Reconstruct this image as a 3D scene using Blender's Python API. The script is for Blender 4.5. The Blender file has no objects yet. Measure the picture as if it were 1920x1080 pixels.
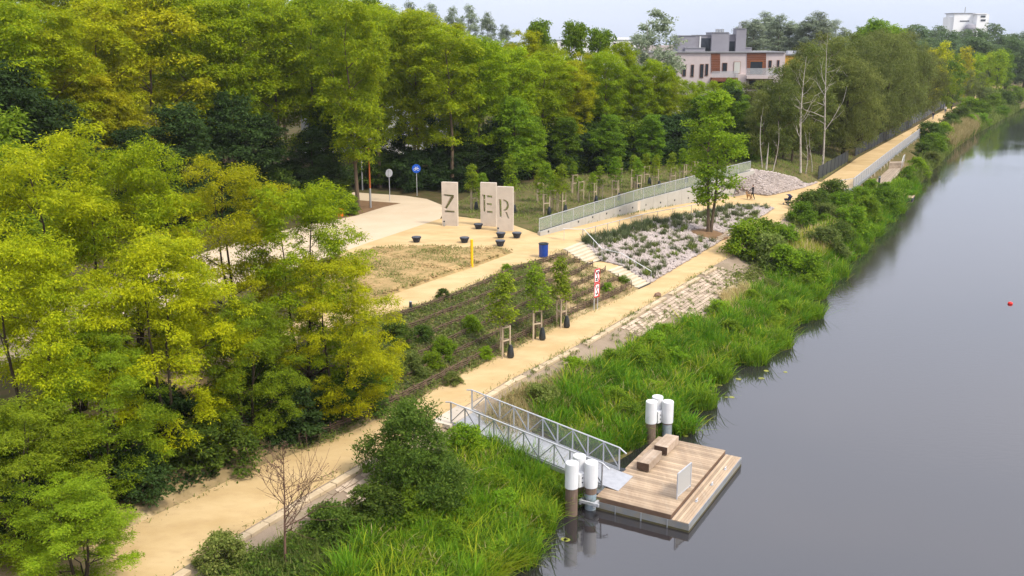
import bpy, bmesh, math, random
import numpy as np
from mathutils import Vector, Matrix
from mathutils.geometry import delaunay_2d_cdt

# ------------------------------------------------------------------ camera, sky, sun, exposure
S = bpy.context.scene
COL = S.collection
CAMH = 20.0
FPX = 1800.0                       # focal length in photo pixels (1920 wide)
KY = FPX / 1300.0                   # depth of the place against a first survey
PITCH = math.atan((540 - 75) / FPX)
cam = bpy.data.cameras.new('camera')
cam.sensor_width = 36.0
cam.lens = 36.0 * FPX / 1920.0
cam.clip_start = 0.5
cam.clip_end = 6000
camo = bpy.data.objects.new('camera', cam)
COL.objects.link(camo)
camo.location = (0, 0, CAMH)
camo.rotation_euler = (math.pi / 2 - PITCH, 0, 0)
S.camera = camo

SUN_AZ, SUN_EL = math.radians(125), math.radians(52)
W = bpy.data.worlds.new('World')
S.world = W
W.use_nodes = True
wn = W.node_tree
wn.nodes.clear()
w_out = wn.nodes.new('ShaderNodeOutputWorld')
w_bg = wn.nodes.new('ShaderNodeBackground')
w_sky = wn.nodes.new('ShaderNodeTexSky')
w_sky.sky_type = 'NISHITA'
w_sky.sun_disc = False
w_sky.sun_elevation = SUN_EL
w_sky.sun_rotation = SUN_AZ
w_sky.air_density = 1.0
w_sky.dust_density = 2.0
w_sky.ozone_density = 1.0
w_tc = wn.nodes.new('ShaderNodeTexCoord')
w_map = wn.nodes.new('ShaderNodeMapping')
w_map.inputs['Scale'].default_value = (1.0, 1.0, 3.0)
w_no = wn.nodes.new('ShaderNodeTexNoise')
w_no.inputs['Scale'].default_value = 1.6
w_no.inputs['Detail'].default_value = 6
w_rmp = wn.nodes.new('ShaderNodeValToRGB')          # thin overcast: soft clouds in front of the blue
w_rmp.color_ramp.elements[0].position = 0.3
w_rmp.color_ramp.elements[0].color = (5.0, 5.4, 6.3, 1)
w_rmp.color_ramp.elements[1].position = 0.72
w_rmp.color_ramp.elements[1].color = (6.5, 6.5, 7.0, 1)
w_mix = wn.nodes.new('ShaderNodeMix')
w_mix.data_type = 'RGBA'
w_mix.inputs[0].default_value = 0.82
wn.links.new(w_tc.outputs['Generated'], w_map.inputs[0])
wn.links.new(w_map.outputs[0], w_no.inputs['Vector'])
wn.links.new(w_no.outputs['Fac'], w_rmp.inputs[0])
wn.links.new(w_sky.outputs[0], w_mix.inputs[6])
wn.links.new(w_rmp.outputs[0], w_mix.inputs[7])
# an overcast sky is brighter overhead than at the horizon
w_sep = wn.nodes.new('ShaderNodeSeparateXYZ')
w_el = wn.nodes.new('ShaderNodeMapRange')
w_el.inputs[1].default_value = 0.0
w_el.inputs[2].default_value = 1.0
w_el.inputs[3].default_value = 1.0
w_el.inputs[4].default_value = 2.2
w_mul = wn.nodes.new('ShaderNodeVectorMath')
w_mul.operation = 'SCALE'
wn.links.new(w_tc.outputs['Generated'], w_sep.inputs[0])
w_ab = wn.nodes.new('ShaderNodeMath'); w_ab.operation = 'MAXIMUM'; w_ab.inputs[1].default_value = 0.0
w_pw = wn.nodes.new('ShaderNodeMath'); w_pw.operation = 'POWER'; w_pw.inputs[1].default_value = 0.7
wn.links.new(w_sep.outputs['Z'], w_ab.inputs[0])
wn.links.new(w_ab.outputs[0], w_pw.inputs[0])
wn.links.new(w_pw.outputs[0], w_el.inputs[0])
w_tint = wn.nodes.new('ShaderNodeMix')
w_tint.data_type = 'RGBA'
w_tint.blend_type = 'MULTIPLY'
w_tint.inputs[0].default_value = 1.0
w_tr = wn.nodes.new('ShaderNodeValToRGB')
w_tr.color_ramp.elements[0].position = 0.0
w_tr.color_ramp.elements[0].color = (0.97, 1.03, 1.13, 1)
w_tr.color_ramp.elements[1].position = 0.45
w_tr.color_ramp.elements[1].color = (1.03, 1.0, 0.98, 1)
wn.links.new(w_sep.outputs['Z'], w_tr.inputs[0])
wn.links.new(w_mix.outputs[2], w_tint.inputs[6])
wn.links.new(w_tr.outputs[0], w_tint.inputs[7])
wn.links.new(w_tint.outputs[2], w_mul.inputs[0])
wn.links.new(w_el.outputs[0], w_mul.inputs['Scale'])
wn.links.new(w_mul.outputs[0], w_bg.inputs[0])
w_bg.inputs[1].default_value = 0.1
wn.links.new(w_bg.outputs[0], w_out.inputs[0])

sl = bpy.data.lights.new('sun', 'SUN')
sl.energy = 2.8
sl.angle = math.radians(12)
sl.color = (1.0, 0.93, 0.80)
so = bpy.data.objects.new('sun', sl)
COL.objects.link(so)
sd = Vector((math.sin(SUN_AZ) * math.cos(SUN_EL), math.cos(SUN_AZ) * math.cos(SUN_EL), math.sin(SUN_EL)))
so.rotation_euler = sd.to_track_quat('Z', 'Y').to_euler()
so.location = (60, 20, 80)

S.view_settings.view_transform = 'Standard'
S.view_settings.look = 'None'
S.view_settings.gamma = 1
S.view_settings.exposure = 0.5
S.render.engine = 'CYCLES'

# ------------------------------------------------------------------ helpers
rng = np.random.default_rng(7)
random.seed(7)

def at(px, py, z=0.0):
    """a point of the place at height z, from a measured photo position"""
    dx = (px - 960) / FPX
    dy = -(py - 540) / FPX
    d1 = math.cos(PITCH) + dy * math.sin(PITCH)
    d2 = -math.sin(PITCH) + dy * math.cos(PITCH)
    t = (z - CAMH) / d2
    return Vector((dx * t, d1 * t, z))

def top_z(pos, py):
    """height that shows at photo row py for something standing at pos"""
    dy = -(py - 540) / FPX
    d1 = math.cos(PITCH) + dy * math.sin(PITCH)
    d2 = -math.sin(PITCH) + dy * math.cos(PITCH)
    return CAMH + pos[1] / d1 * d2

def tag(o, label=None, cat=None, group=None, kind=None):
    if label: o['label'] = label
    if cat: o['category'] = cat
    if group: o['group'] = group
    if kind: o['kind'] = kind
    return o

def thing(name, label, cat, loc=(0, 0, 0), rz=0.0, group=None, scale=1.0):
    o = bpy.data.objects.new(name, None)
    o.empty_display_size = 0.2
    COL.objects.link(o)
    o.location = loc
    o.rotation_euler = (0, 0, rz)
    o.scale = (scale, scale, scale)
    return tag(o, label, cat, group)

def link(name, me, parent=None, loc=None):
    o = bpy.data.objects.new(name, me)
    COL.objects.link(o)
    if parent is not None:
        o.parent = parent
    if loc is not None:
        o.location = loc
    return o

def npmesh(name, verts, faces, mat, smooth=False):
    """verts (n,3); faces (m,k) array or list of such arrays"""
    me = bpy.data.meshes.new(name)
    if not isinstance(faces, list):
        faces = [faces]
    faces = [f for f in faces if len(f)]
    me.vertices.add(len(verts))
    me.vertices.foreach_set('co', np.asarray(verts, dtype=np.float32).ravel())
    nl = sum(f.size for f in faces)
    npoly = sum(len(f) for f in faces)
    me.loops.add(nl)
    me.polygons.add(npoly)
    me.loops.foreach_set('vertex_index', np.concatenate([f.ravel() for f in faces]).astype(np.int32))
    tot = np.concatenate([np.full(len(f), f.shape[1]) for f in faces])
    st = np.concatenate([[0], np.cumsum(tot)[:-1]])
    me.polygons.foreach_set('loop_start', st.astype(np.int32))
    if smooth:
        me.polygons.foreach_set('use_smooth', np.ones(npoly, dtype=bool))
    me.update(calc_edges=True)
    if mat: me.materials.append(mat)
    return me

class MB:
    """collects simple shapes into one mesh"""
    def __init__(self):
        self.v = []
        self.f = []
    def add(self, vs, fs):
        b = len(self.v)
        self.v += [tuple(p) for p in vs]
        self.f += [tuple(i + b for i in f) for f in fs]
        return self
    def box(self, c, s, rz=0.0, m=None):
        hx, hy, hz = s[0] / 2, s[1] / 2, s[2] / 2
        M = Matrix.Translation(c) @ Matrix.Rotation(rz, 4, 'Z')
        if m is not None: M = m
        vs = [M @ Vector((x, y, z)) for x in (-hx, hx) for y in (-hy, hy) for z in (-hz, hz)]
        return self.add(vs, [(0, 1, 3, 2), (4, 6, 7, 5), (0, 4, 5, 1), (2, 3, 7, 6), (0, 2, 6, 4), (1, 5, 7, 3)])
    def bbox(self, c, s, rz=0.0, b=0.01):
        """box with chamfered top edges"""
        hx, hy, hz = s[0] / 2, s[1] / 2, s[2] / 2
        M = Matrix.Translation(c) @ Matrix.Rotation(rz, 4, 'Z')
        rows = [(hx, hy, -hz), (hx, hy, hz - b), (hx - b, hy - b, hz)]
        vs = []
        for x, y, z in rows:
            vs += [M @ Vector(q) for q in ((-x, -y, z), (x, -y, z), (x, y, z), (-x, y, z))]
        fs = [(3, 2, 1, 0), (8, 9, 10, 11)]
        for r in (0, 4):
            for i in range(4):
                j = (i + 1) % 4
                fs.append((r + i, r + j, r + 4 + j, r + 4 + i))
        return self.add(vs, fs)
    def beam(self, p0, p1, w, h):
        p0, p1 = Vector(p0), Vector(p1)
        d = (p1 - p0)
        L = d.length
        d.normalize()
        up = Vector((0, 0, 1)) if abs(d.z) < 0.95 else Vector((0, 1, 0))
        s = d.cross(up).normalized()
        u = s.cross(d).normalized()
        vs = []
        for p in (p0, p1):
            for a, b in ((-1, -1), (1, -1), (1, 1), (-1, 1)):
                vs.append(p + s * (a * w / 2) + u * (b * h / 2))
        return self.add(vs, [(3, 2, 1, 0), (4, 5, 6, 7), (0, 1, 5, 4), (1, 2, 6, 5), (2, 3, 7, 6), (3, 0, 4, 7)])
    def tube(self, pts, radii, n=6, cap=True):
        pts = [Vector(p) for p in pts]
        if not hasattr(radii, '__len__'):
            radii = [radii] * len(pts)
        base = len(self.v)
        for i, p in enumerate(pts):
            d = (pts[min(i + 1, len(pts) - 1)] - pts[max(i - 1, 0)])
            if d.length < 1e-9: d = Vector((0, 0, 1))
            d.normalize()
            up = Vector((0, 0, 1)) if abs(d.z) < 0.9 else Vector((1, 0, 0))
            a = d.cross(up).normalized()
            b = a.cross(d).normalized()
            for k in range(n):
                t = 2 * math.pi * k / n
                self.v.append(tuple(p + (a * math.cos(t) + b * math.sin(t)) * radii[i]))
        for i in range(len(pts) - 1):
            for k in range(n):
                k2 = (k + 1) % n
                self.f.append((base + i * n + k, base + i * n + k2, base + (i + 1) * n + k2, base + (i + 1) * n + k))
        if cap:
            self.f.append(tuple(base + k for k in reversed(range(n))))
            self.f.append(tuple(base + (len(pts) - 1) * n + k for k in range(n)))
        return self
    def lathe(self, prof, c=(0, 0, 0), n=16):
        """prof: list of (r, z)"""
        base = len(self.v)
        for r, z in prof:
            for k in range(n):
                t = 2 * math.pi * k / n
                self.v.append((c[0] + r * math.cos(t), c[1] + r * math.sin(t), c[2] + z))
        for i in range(len(prof) - 1):
            for k in range(n):
                k2 = (k + 1) % n
                self.f.append((base + i * n + k, base + i * n + k2, base + (i + 1) * n + k2, base + (i + 1) * n + k))
        self.f.append(tuple(base + k for k in reversed(range(n))))
        self.f.append(tuple(base + (len(prof) - 1) * n + k for k in range(n)))
        return self
    def mesh(self, name, mat, smooth=False):
        me = bpy.data.meshes.new(name)
        me.from_pydata(self.v, [], self.f)
        if smooth:
            me.polygons.foreach_set('use_smooth', [True] * len(me.polygons))
        me.update()
        if mat: me.materials.append(mat)
        return me
    def build(self, name, mat, parent=None, smooth=False, loc=None):
        return link(name, self.mesh(name, mat, smooth), parent, loc)

def in_poly(x, y, poly):
    x = np.asarray(x); y = np.asarray(y)
    r = np.zeros(x.shape, dtype=bool)
    n = len(poly)
    for i in range(n):
        x0, y0 = poly[i][0], poly[i][1]
        x1, y1 = poly[(i + 1) % n][0], poly[(i + 1) % n][1]
        if y0 == y1: continue
        c = ((y0 > y) != (y1 > y)) & (x < (x1 - x0) * (y - y0) / (y1 - y0) + x0)
        r ^= c
    return r

# ------------------------------------------------------------------ materials
MATS = {}
def mk(name, c1, c2=None, scale=1.0, rough=0.8, bump=0.0, bscale=20.0, spec=0.3, metal=0.0, c3=None, s3=6.0, f3=0.5,
       stretch=None, local=False, dist=0.02, detail=5.0, island=0.0):
    m = bpy.data.materials.new(name)
    m.use_nodes = True
    nt = m.node_tree
    b = nt.nodes['Principled BSDF']
    b.inputs['Roughness'].default_value = rough
    b.inputs['Metallic'].default_value = metal
    b.inputs['Specular IOR Level'].default_value = spec
    b.inputs['Base Color'].default_value = (*c1, 1)
    if local:
        src = nt.nodes.new('ShaderNodeTexCoord').outputs['Object']
    else:
        src = nt.nodes.new('ShaderNodeNewGeometry').outputs['Position']
    if stretch:
        mp = nt.nodes.new('ShaderNodeMapping')
        mp.inputs['Rotation'].default_value = (0, 0, stretch[3] if len(stretch) > 3 else 0)
        mp.inputs['Scale'].default_value = stretch[:3]
        nt.links.new(src, mp.inputs[0])
        src = mp.outputs[0]
    def noise(s, det=detail):
        n = nt.nodes.new('ShaderNodeTexNoise')
        n.inputs['Scale'].default_value = s
        n.inputs['Detail'].default_value = det
        n.inputs['Roughness'].default_value = 0.6
        nt.links.new(src, n.inputs['Vector'])
        return n.outputs['Fac']
    def ramp(fac, a, bb):
        r = nt.nodes.new('ShaderNodeMapRange')
        r.inputs[1].default_value = a
        r.inputs[2].default_value = bb
        nt.links.new(fac, r.inputs[0])
        return r.outputs[0]
    def mix(fac, a, bb):
        x = nt.nodes.new('ShaderNodeMix')
        x.data_type = 'RGBA'
        if isinstance(fac, float): x.inputs[0].default_value = fac
        else: nt.links.new(fac, x.inputs[0])
        for sock, val in ((6, a), (7, bb)):
            if isinstance(val, tuple): x.inputs[sock].default_value = (*val, 1)
            else: nt.links.new(val, x.inputs[sock])
        return x.outputs[2]
    col = None
    if c2:
        col = mix(ramp(noise(scale), 0.36, 0.64), c1, c2)
    if c3:
        n3 = ramp(noise(s3), 0.5 , 0.72)
        mu = nt.nodes.new('ShaderNodeMath'); mu.operation = 'MULTIPLY'; mu.inputs[1].default_value = f3
        nt.links.new(n3, mu.inputs[0])
        col = mix(mu.outputs[0], col if col else c1, c3)
    if island:
        g = nt.nodes.new('ShaderNodeObjectInfo')
        hs = nt.nodes.new('ShaderNodeHueSaturation')
        rr = nt.nodes.new('ShaderNodeMapRange')
        rr.inputs[3].default_value = 1 - island
        rr.inputs[4].default_value = 1 + island
        nt.links.new(g.outputs['Random'], rr.inputs[0])
        nt.links.new(rr.outputs[0], hs.inputs['Value'])
        if col: nt.links.new(col, hs.inputs['Color'])
        else: hs.inputs['Color'].default_value = (*c1, 1)
        col = hs.outputs[0]
    if col: nt.links.new(col, b.inputs['Base Color'])
    if bump:
        bp = nt.nodes.new('ShaderNodeBump')
        bp.inputs['Strength'].default_value = bump
        bp.inputs['Distance'].default_value = dist
        nt.links.new(noise(bscale, 6), bp.inputs['Height'])
        nt.links.new(bp.outputs[0], b.inputs['Normal'])
    MATS[name] = m
    return m

def leaf(name, c1, c2, c3, trans=0.45, scale=0.7, rough=0.6, spec=0.08):
    """foliage: colour differs leaf by leaf, spray by spray and tree by tree"""
    m = bpy.data.materials.new(name)
    m.use_nodes = True
    nt = m.node_tree
    b = nt.nodes['Principled BSDF']
    b.inputs['Roughness'].default_value = rough
    b.inputs['Specular IOR Level'].default_value = spec
    out = nt.nodes['Material Output']
    g = nt.nodes.new('ShaderNodeNewGeometry')
    n = nt.nodes.new('ShaderNodeTexNoise')
    n.inputs['Scale'].default_value = scale
    n.inputs['Detail'].default_value = 3
    nt.links.new(g.outputs['Position'], n.inputs['Vector'])
    mr = nt.nodes.new('ShaderNodeMapRange')
    mr.inputs[1].default_value = 0.33
    mr.inputs[2].default_value = 0.67
    nt.links.new(n.outputs['Fac'], mr.inputs[0])
    x = nt.nodes.new('ShaderNodeMix'); x.data_type = 'RGBA'
    x.inputs[6].default_value = (*c1, 1); x.inputs[7].default_value = (*c2, 1)
    nt.links.new(mr.outputs[0], x.inputs[0])
    x2 = nt.nodes.new('ShaderNodeMix'); x2.data_type = 'RGBA'
    pw = nt.nodes.new('ShaderNodeMath'); pw.operation = 'POWER'; pw.inputs[1].default_value = 2.2
    nt.links.new(g.outputs['Random Per Island'], pw.inputs[0])
    nt.links.new(pw.outputs[0], x2.inputs[0])
    nt.links.new(x.outputs[2], x2.inputs[6]); x2.inputs[7].default_value = (*c3, 1)
    oi = nt.nodes.new('ShaderNodeObjectInfo')
    hs = nt.nodes.new('ShaderNodeHueSaturation')
    r1 = nt.nodes.new('ShaderNodeMapRange'); r1.inputs[3].default_value = 0.497; r1.inputs[4].default_value = 0.517
    r2 = nt.nodes.new('ShaderNodeMapRange'); r2.inputs[3].default_value = 0.82; r2.inputs[4].default_value = 1.18
    nt.links.new(oi.outputs['Random'], r1.inputs[0])
    fr = nt.nodes.new('ShaderNodeMath'); fr.operation = 'MULTIPLY'; fr.inputs[1].default_value = 7.31
    fr2 = nt.nodes.new('ShaderNodeMath'); fr2.operation = 'FRACT'
    nt.links.new(oi.outputs['Random'], fr.inputs[0]); nt.links.new(fr.outputs[0], fr2.inputs[0])
    nt.links.new(fr2.outputs[0], r2.inputs[0])
    nt.links.new(r1.outputs[0], hs.inputs['Hue']); nt.links.new(r2.outputs[0], hs.inputs['Value'])
    nt.links.new(x2.outputs[2], hs.inputs['Color'])
    nt.links.new(hs.outputs[0], b.inputs['Base Color'])
    tr = nt.nodes.new('ShaderNodeBsdfTranslucent')
    nt.links.new(hs.outputs[0], tr.inputs[0])
    ms = nt.nodes.new('ShaderNodeMixShader')
    ms.inputs[0].default_value = trans
    nt.links.new(b.outputs[0], ms.inputs[1]); nt.links.new(tr.outputs[0], ms.inputs[2])
    nt.links.new(ms.outputs[0], out.inputs[0])
    MATS[name] = m
    return m

UANG = math.atan2(0.785 * KY, 0.62)
mk('sand', (0.545, 0.40, 0.215), (0.455, 0.32, 0.155), 0.5, 0.95, 0.3, 30, 0.1, c3=(0.40, 0.275, 0.14), s3=1.3, f3=0.5, stretch=(0.6, 1.1, 1, -UANG))
mk('asphalt_pale', (0.55, 0.44, 0.31), (0.49, 0.385, 0.265), 0.25, 0.9, 0.1, 40, 0.2, c3=(0.57, 0.48, 0.36), s3=1.0, f3=0.5)
mk('forest_floor', (0.06, 0.055, 0.02), (0.10, 0.07, 0.035), 0.4, 1, 0.6, 5, 0.1, c3=(0.04, 0.065, 0.012), s3=1.5, f3=0.8)
mk('lawn', (0.10, 0.095, 0.035), (0.15, 0.12, 0.055), 0.5, 1, 0.6, 6, 0.1, c3=(0.06, 0.085, 0.016), s3=0.9, f3=0.85)
mk('bank_soil', (0.13, 0.10, 0.045), (0.075, 0.08, 0.025), 0.7, 1, 0.6, 6, 0.1, c3=(0.24, 0.17, 0.09), s3=1.1, f3=0.7)
mk('dry_patch', (0.42, 0.285, 0.135), (0.27, 0.195, 0.085), 0.6, 1, 1.0, 4, 0.1, c3=(0.11, 0.12, 0.03), s3=2.2, f3=0.85, dist=0.08)
mk('terrace_soil', (0.32, 0.23, 0.12), (0.17, 0.135, 0.06), 0.5, 1, 0.8, 5, 0.1, c3=(0.58, 0.44, 0.26), s3=0.8, f3=0.7)
mk('gravel_base', (0.36, 0.31, 0.27), (0.27, 0.23, 0.20), 3, 1, 1.0, 9, 0.2, dist=0.05)
mk('mulch', (0.15, 0.09, 0.05), (0.21, 0.13, 0.07), 2, 1, 0.8, 12, 0.1)
mk('stone_pale', (0.43, 0.365, 0.335), (0.33, 0.28, 0.26), 1.5, 0.9, 0.3, 12, 0.3, c3=(0.52, 0.45, 0.41), s3=4)
mk('slab', (0.46, 0.37, 0.28), (0.34, 0.265, 0.195), 0.8, 0.9, 0.4, 14, 0.2, c3=(0.20, 0.16, 0.11), s3=0.3, f3=0.7, island=0.18)
mk('slab_bed', (0.24, 0.185, 0.135), (0.30, 0.235, 0.175), 0.6, 1, 0.6, 8, 0.1, c3=(0.13, 0.115, 0.05), s3=1.2, f3=0.6)
mk('kerb_stone', (0.54, 0.43, 0.29), (0.44, 0.34, 0.22), 1.2, 0.9, 0.3, 14, 0.2, island=0.1)
mk('concrete', (0.60, 0.52, 0.43), (0.53, 0.455, 0.375), 0.8, 0.85, 0.2, 10, 0.3, c3=(0.45, 0.39, 0.32), s3=2.2, f3=0.5)
mk('concrete_wall', (0.44, 0.42, 0.38), (0.38, 0.36, 0.32), 0.5, 0.85, 0.2, 8, 0.3, c3=(0.33, 0.31, 0.27), s3=1.5, f3=0.4)
mk('step_stone', (0.55, 0.48, 0.36), (0.48, 0.41, 0.30), 1.5, 0.85, 0.2, 15, 0.3)
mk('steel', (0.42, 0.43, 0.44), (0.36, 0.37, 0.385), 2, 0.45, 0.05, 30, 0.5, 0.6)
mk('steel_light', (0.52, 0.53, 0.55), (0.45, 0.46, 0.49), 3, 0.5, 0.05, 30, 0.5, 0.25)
mk('steel_dark', (0.03, 0.034, 0.04), None, 1, 0.5)
mk('grating', (0.40, 0.41, 0.44), (0.34, 0.35, 0.38), 4, 0.55, 0.25, 60, 0.5, 0.2)
mk('algae', (0.07, 0.065, 0.03), (0.11, 0.09, 0.045), 1.5, 0.9)
mk('hull', (0.30, 0.31, 0.31), (0.22, 0.23, 0.24), 0.9, 0.6, 0.1, 10, 0.4, 0.3, c3=(0.34, 0.27, 0.17), s3=0.8, f3=0.7)
mk('rust_pile', (0.20, 0.135, 0.10), (0.135, 0.092, 0.07), 1.5, 0.8, 0.3, 10, 0.3, c3=(0.30, 0.21, 0.15), s3=2.2, f3=0.6, stretch=(1, 1, 0.35))
mk('blue_pile', (0.24, 0.31, 0.36), (0.30, 0.33, 0.35), 1.2, 0.6, 0.2, 10, 0.4, c3=(0.30, 0.24, 0.19), s3=2, f3=0.6)
mk('white_paint', (0.70, 0.70, 0.71), (0.64, 0.64, 0.645), 1.5, 0.45, 0.0, 10, 0.4)
mk('plank', (0.42, 0.315, 0.215), (0.30, 0.215, 0.145), 0.9, 0.75, 0.25, 22, 0.25, c3=(0.46, 0.37, 0.27), s3=1.8, f3=0.6, stretch=(2.2, 0.35, 1, -0.2), island=0.22)
mk('plank_edge', (0.17, 0.105, 0.07), (0.12, 0.075, 0.05), 1.5, 0.8, 0.2, 22, 0.2)
mk('bench_wood', (0.42, 0.325, 0.245), (0.32, 0.24, 0.175), 1.4, 0.7, 0.25, 22, 0.25, c3=(0.50, 0.42, 0.34), s3=3, f3=0.5, island=0.2)
mk('bench_end', (0.10, 0.06, 0.04), (0.075, 0.045, 0.03), 4, 0.8)
mk('weathered_wood', (0.36, 0.29, 0.22), (0.26, 0.20, 0.15), 2, 0.9, 0.3, 20, 0.2, island=0.15)
mk('stake_wood', (0.52, 0.42, 0.30), (0.40, 0.31, 0.21), 2, 0.9, 0.2, 20, 0.2, island=0.15)
mk('wattle', (0.15, 0.10, 0.068), (0.10, 0.07, 0.05), 4, 0.95, 0.4, 20, 0.1)
mk('bark', (0.16, 0.115, 0.075), (0.10, 0.072, 0.048), 2, 0.95, 0.6, 9, 0.15, local=False, stretch=(1, 1, 0.35))
mk('bark_dark', (0.06, 0.046, 0.03), (0.04, 0.03, 0.02), 2, 0.95, 0.6, 9, 0.15)
mk('bark_birch', (0.50, 0.45, 0.39), (0.40, 0.35, 0.29), 1.2, 0.85, 0.3, 9, 0.2, c3=(0.12, 0.10, 0.085), s3=2.2, f3=0.8)
mk('dead_wood', (0.17, 0.10, 0.07), (0.12, 0.07, 0.05), 3, 0.95, 0.3, 15, 0.1)
mk('rubber_dark', (0.022, 0.026, 0.038), (0.03, 0.034, 0.045), 3, 0.5)
mk('seat_top', (0.10, 0.11, 0.13), (0.075, 0.08, 0.10), 5, 0.5)
mk('bin_blue', (0.012, 0.045, 0.26), (0.018, 0.06, 0.30), 4, 0.4, spec=0.5)
mk('bin_inside', (0.02, 0.02, 0.025), None, 1, 0.9)
mk('bag_black', (0.014, 0.018, 0.022), (0.03, 0.035, 0.04), 4, 0.45, 0.6, 8, 0.5, dist=0.03)
mk('yellow_paint', (0.85, 0.52, 0.01), (0.75, 0.45, 0.01), 3, 0.5)
mk('orange_paint', (0.85, 0.22, 0.01), (0.72, 0.18, 0.01), 3, 0.6)
mk('rust_post', (0.36, 0.10, 0.02), (0.30, 0.08, 0.02), 3, 0.6)
mk('sign_blue', (0.01, 0.10, 0.55), None, 1, 0.45)
mk('sign_white', (0.80, 0.80, 0.80), None, 1, 0.5)
mk('sign_red', (0.55, 0.01, 0.015), None, 1, 0.5)
mk('sign_black', (0.02, 0.02, 0.02), None, 1, 0.6)
mk('sign_back', (0.38, 0.39, 0.41), None, 1, 0.5, metal=0.4)
mk('render_pink', (0.56, 0.475, 0.465), (0.50, 0.43, 0.42), 0.4, 0.9, 0.0)
mk('render_grey', (0.27, 0.26, 0.29), (0.24, 0.23, 0.26), 0.4, 0.9)
mk('render_white', (0.84, 0.84, 0.84), (0.80, 0.80, 0.80), 0.05, 0.9)
mk('wood_clad', (0.20, 0.075, 0.04), (0.15, 0.055, 0.03), 1.5, 0.7, stretch=(1, 1, 6), island=0.15)
mk('render_orange', (0.62, 0.33, 0.06), None, 1, 0.9)
mk('roof_grey', (0.22, 0.22, 0.24), (0.27, 0.27, 0.28), 0.5, 0.9)
mk('frame_brown', (0.24, 0.12, 0.07), None, 1, 0.6)
mk('frame_orange', (0.45, 0.15, 0.03), None, 1, 0.6)
mk('window_dark', (0.03, 0.035, 0.045), None, 1, 0.08, spec=0.6)
mk('blind_pale', (0.50, 0.50, 0.46), None, 1, 0.8)
mk('fence_mesh_dark', (0.022, 0.03, 0.036), None, 1, 0.6)
mk('cloth_black', (0.015, 0.016, 0.02), (0.022, 0.024, 0.03), 8, 0.9)
mk('cloth_navy', (0.012, 0.016, 0.05), (0.02, 0.025, 0.065), 8, 0.9)
mk('cloth_white', (0.62, 0.62, 0.60), None, 1, 0.9)
mk('cloth_blue', (0.05, 0.09, 0.16), None, 1, 0.9)
mk('skin', (0.46, 0.27, 0.19), None, 1, 0.6)
mk('hair_dark', (0.03, 0.02, 0.014), None, 1, 0.8)
mk('shoe_white', (0.6, 0.6, 0.58), None, 1, 0.7)
mk('dog_fur', (0.40, 0.23, 0.10), (0.30, 0.17, 0.075), 5, 0.9)
mk('lily', (0.20, 0.22, 0.03), (0.26, 0.25, 0.05), 3, 0.4, spec=0.5, island=0.25)
mk('buoy_red', (0.75, 0.02, 0.015), None, 1, 0.5)
mk('boulder', (0.24, 0.15, 0.10), (0.17, 0.105, 0.075), 3, 0.9, 0.5, 8, 0.2)
mk('roof_pinkish', (0.42, 0.31, 0.28), (0.35, 0.27, 0.24), 0.2, 0.9)

# glass and fine mesh panels
def mk_panel(name, col, alpha, rough=0.3):
    m = bpy.data.materials.new(name)
    m.use_nodes = True
    nt = m.node_tree
    b = nt.nodes['Principled BSDF']
    b.inputs['Base Color'].default_value = (*col, 1)
    b.inputs['Roughness'].default_value = rough
    t = nt.nodes.new('ShaderNodeBsdfTransparent')
    ms = nt.nodes.new('ShaderNodeMixShader')
    ms.inputs[0].default_value = alpha
    nt.links.new(t.outputs[0], ms.inputs[1])
    nt.links.new(b.outputs[0], ms.inputs[2])
    nt.links.new(ms.outputs[0], nt.nodes['Material Output'].inputs[0])
    MATS[name] = m
    return m
mk_panel('rail_mesh', (0.40, 0.45, 0.40), 0.42, 0.5)
mk_panel('gangway_mesh', (0.40, 0.41, 0.42), 0.22, 0.5)
mk_panel('screen_mesh', (0.46, 0.45, 0.43), 0.85, 0.5)
mk_panel('walk_mesh', (0.42, 0.42, 0.44), 0.75, 0.5)
mk_panel('fence_net', (0.020, 0.028, 0.036), 0.80, 0.7)

leaf('leaf_robinia', (0.40, 0.41, 0.006), (0.21, 0.265, 0.008), (0.52, 0.49, 0.012))
leaf('leaf_robinia_green', (0.29, 0.375, 0.007), (0.135, 0.215, 0.008), (0.42, 0.46, 0.012))
leaf('leaf_gold', (0.44, 0.40, 0.008), (0.22, 0.26, 0.01), (0.54, 0.48, 0.016))
leaf('leaf_maple', (0.16, 0.25, 0.012), (0.075, 0.14, 0.011), (0.24, 0.33, 0.02))
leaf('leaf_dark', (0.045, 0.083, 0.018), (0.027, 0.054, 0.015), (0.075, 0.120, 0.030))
leaf('leaf_fresh', (0.2, 0.32, 0.012), (0.1, 0.19, 0.012), (0.3, 0.4, 0.02))
leaf('leaf_sapling', (0.24, 0.32, 0.014), (0.13, 0.20, 0.012), (0.34, 0.40, 0.025))
leaf('leaf_willow', (0.175, 0.205, 0.04), (0.09, 0.115, 0.025), (0.25, 0.26, 0.07))
leaf('leaf_birch', (0.16, 0.19, 0.035), (0.09, 0.12, 0.025), (0.24, 0.25, 0.06))
leaf('leaf_poplar', (0.28, 0.33, 0.21), (0.17, 0.22, 0.13), (0.40, 0.44, 0.30))
leaf('leaf_far', (0.12, 0.18, 0.06), (0.075, 0.125, 0.045), (0.17, 0.23, 0.09))
leaf('leaf_bush', (0.095, 0.155, 0.018), (0.045, 0.085, 0.013), (0.16, 0.22, 0.03))
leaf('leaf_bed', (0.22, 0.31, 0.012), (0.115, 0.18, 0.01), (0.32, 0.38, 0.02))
leaf('leaf_bank', (0.19, 0.32, 0.014), (0.09, 0.17, 0.011), (0.32, 0.42, 0.02))
leaf('leaf_greygreen', (0.15, 0.175, 0.07), (0.095, 0.115, 0.045), (0.25, 0.25, 0.13))
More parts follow.
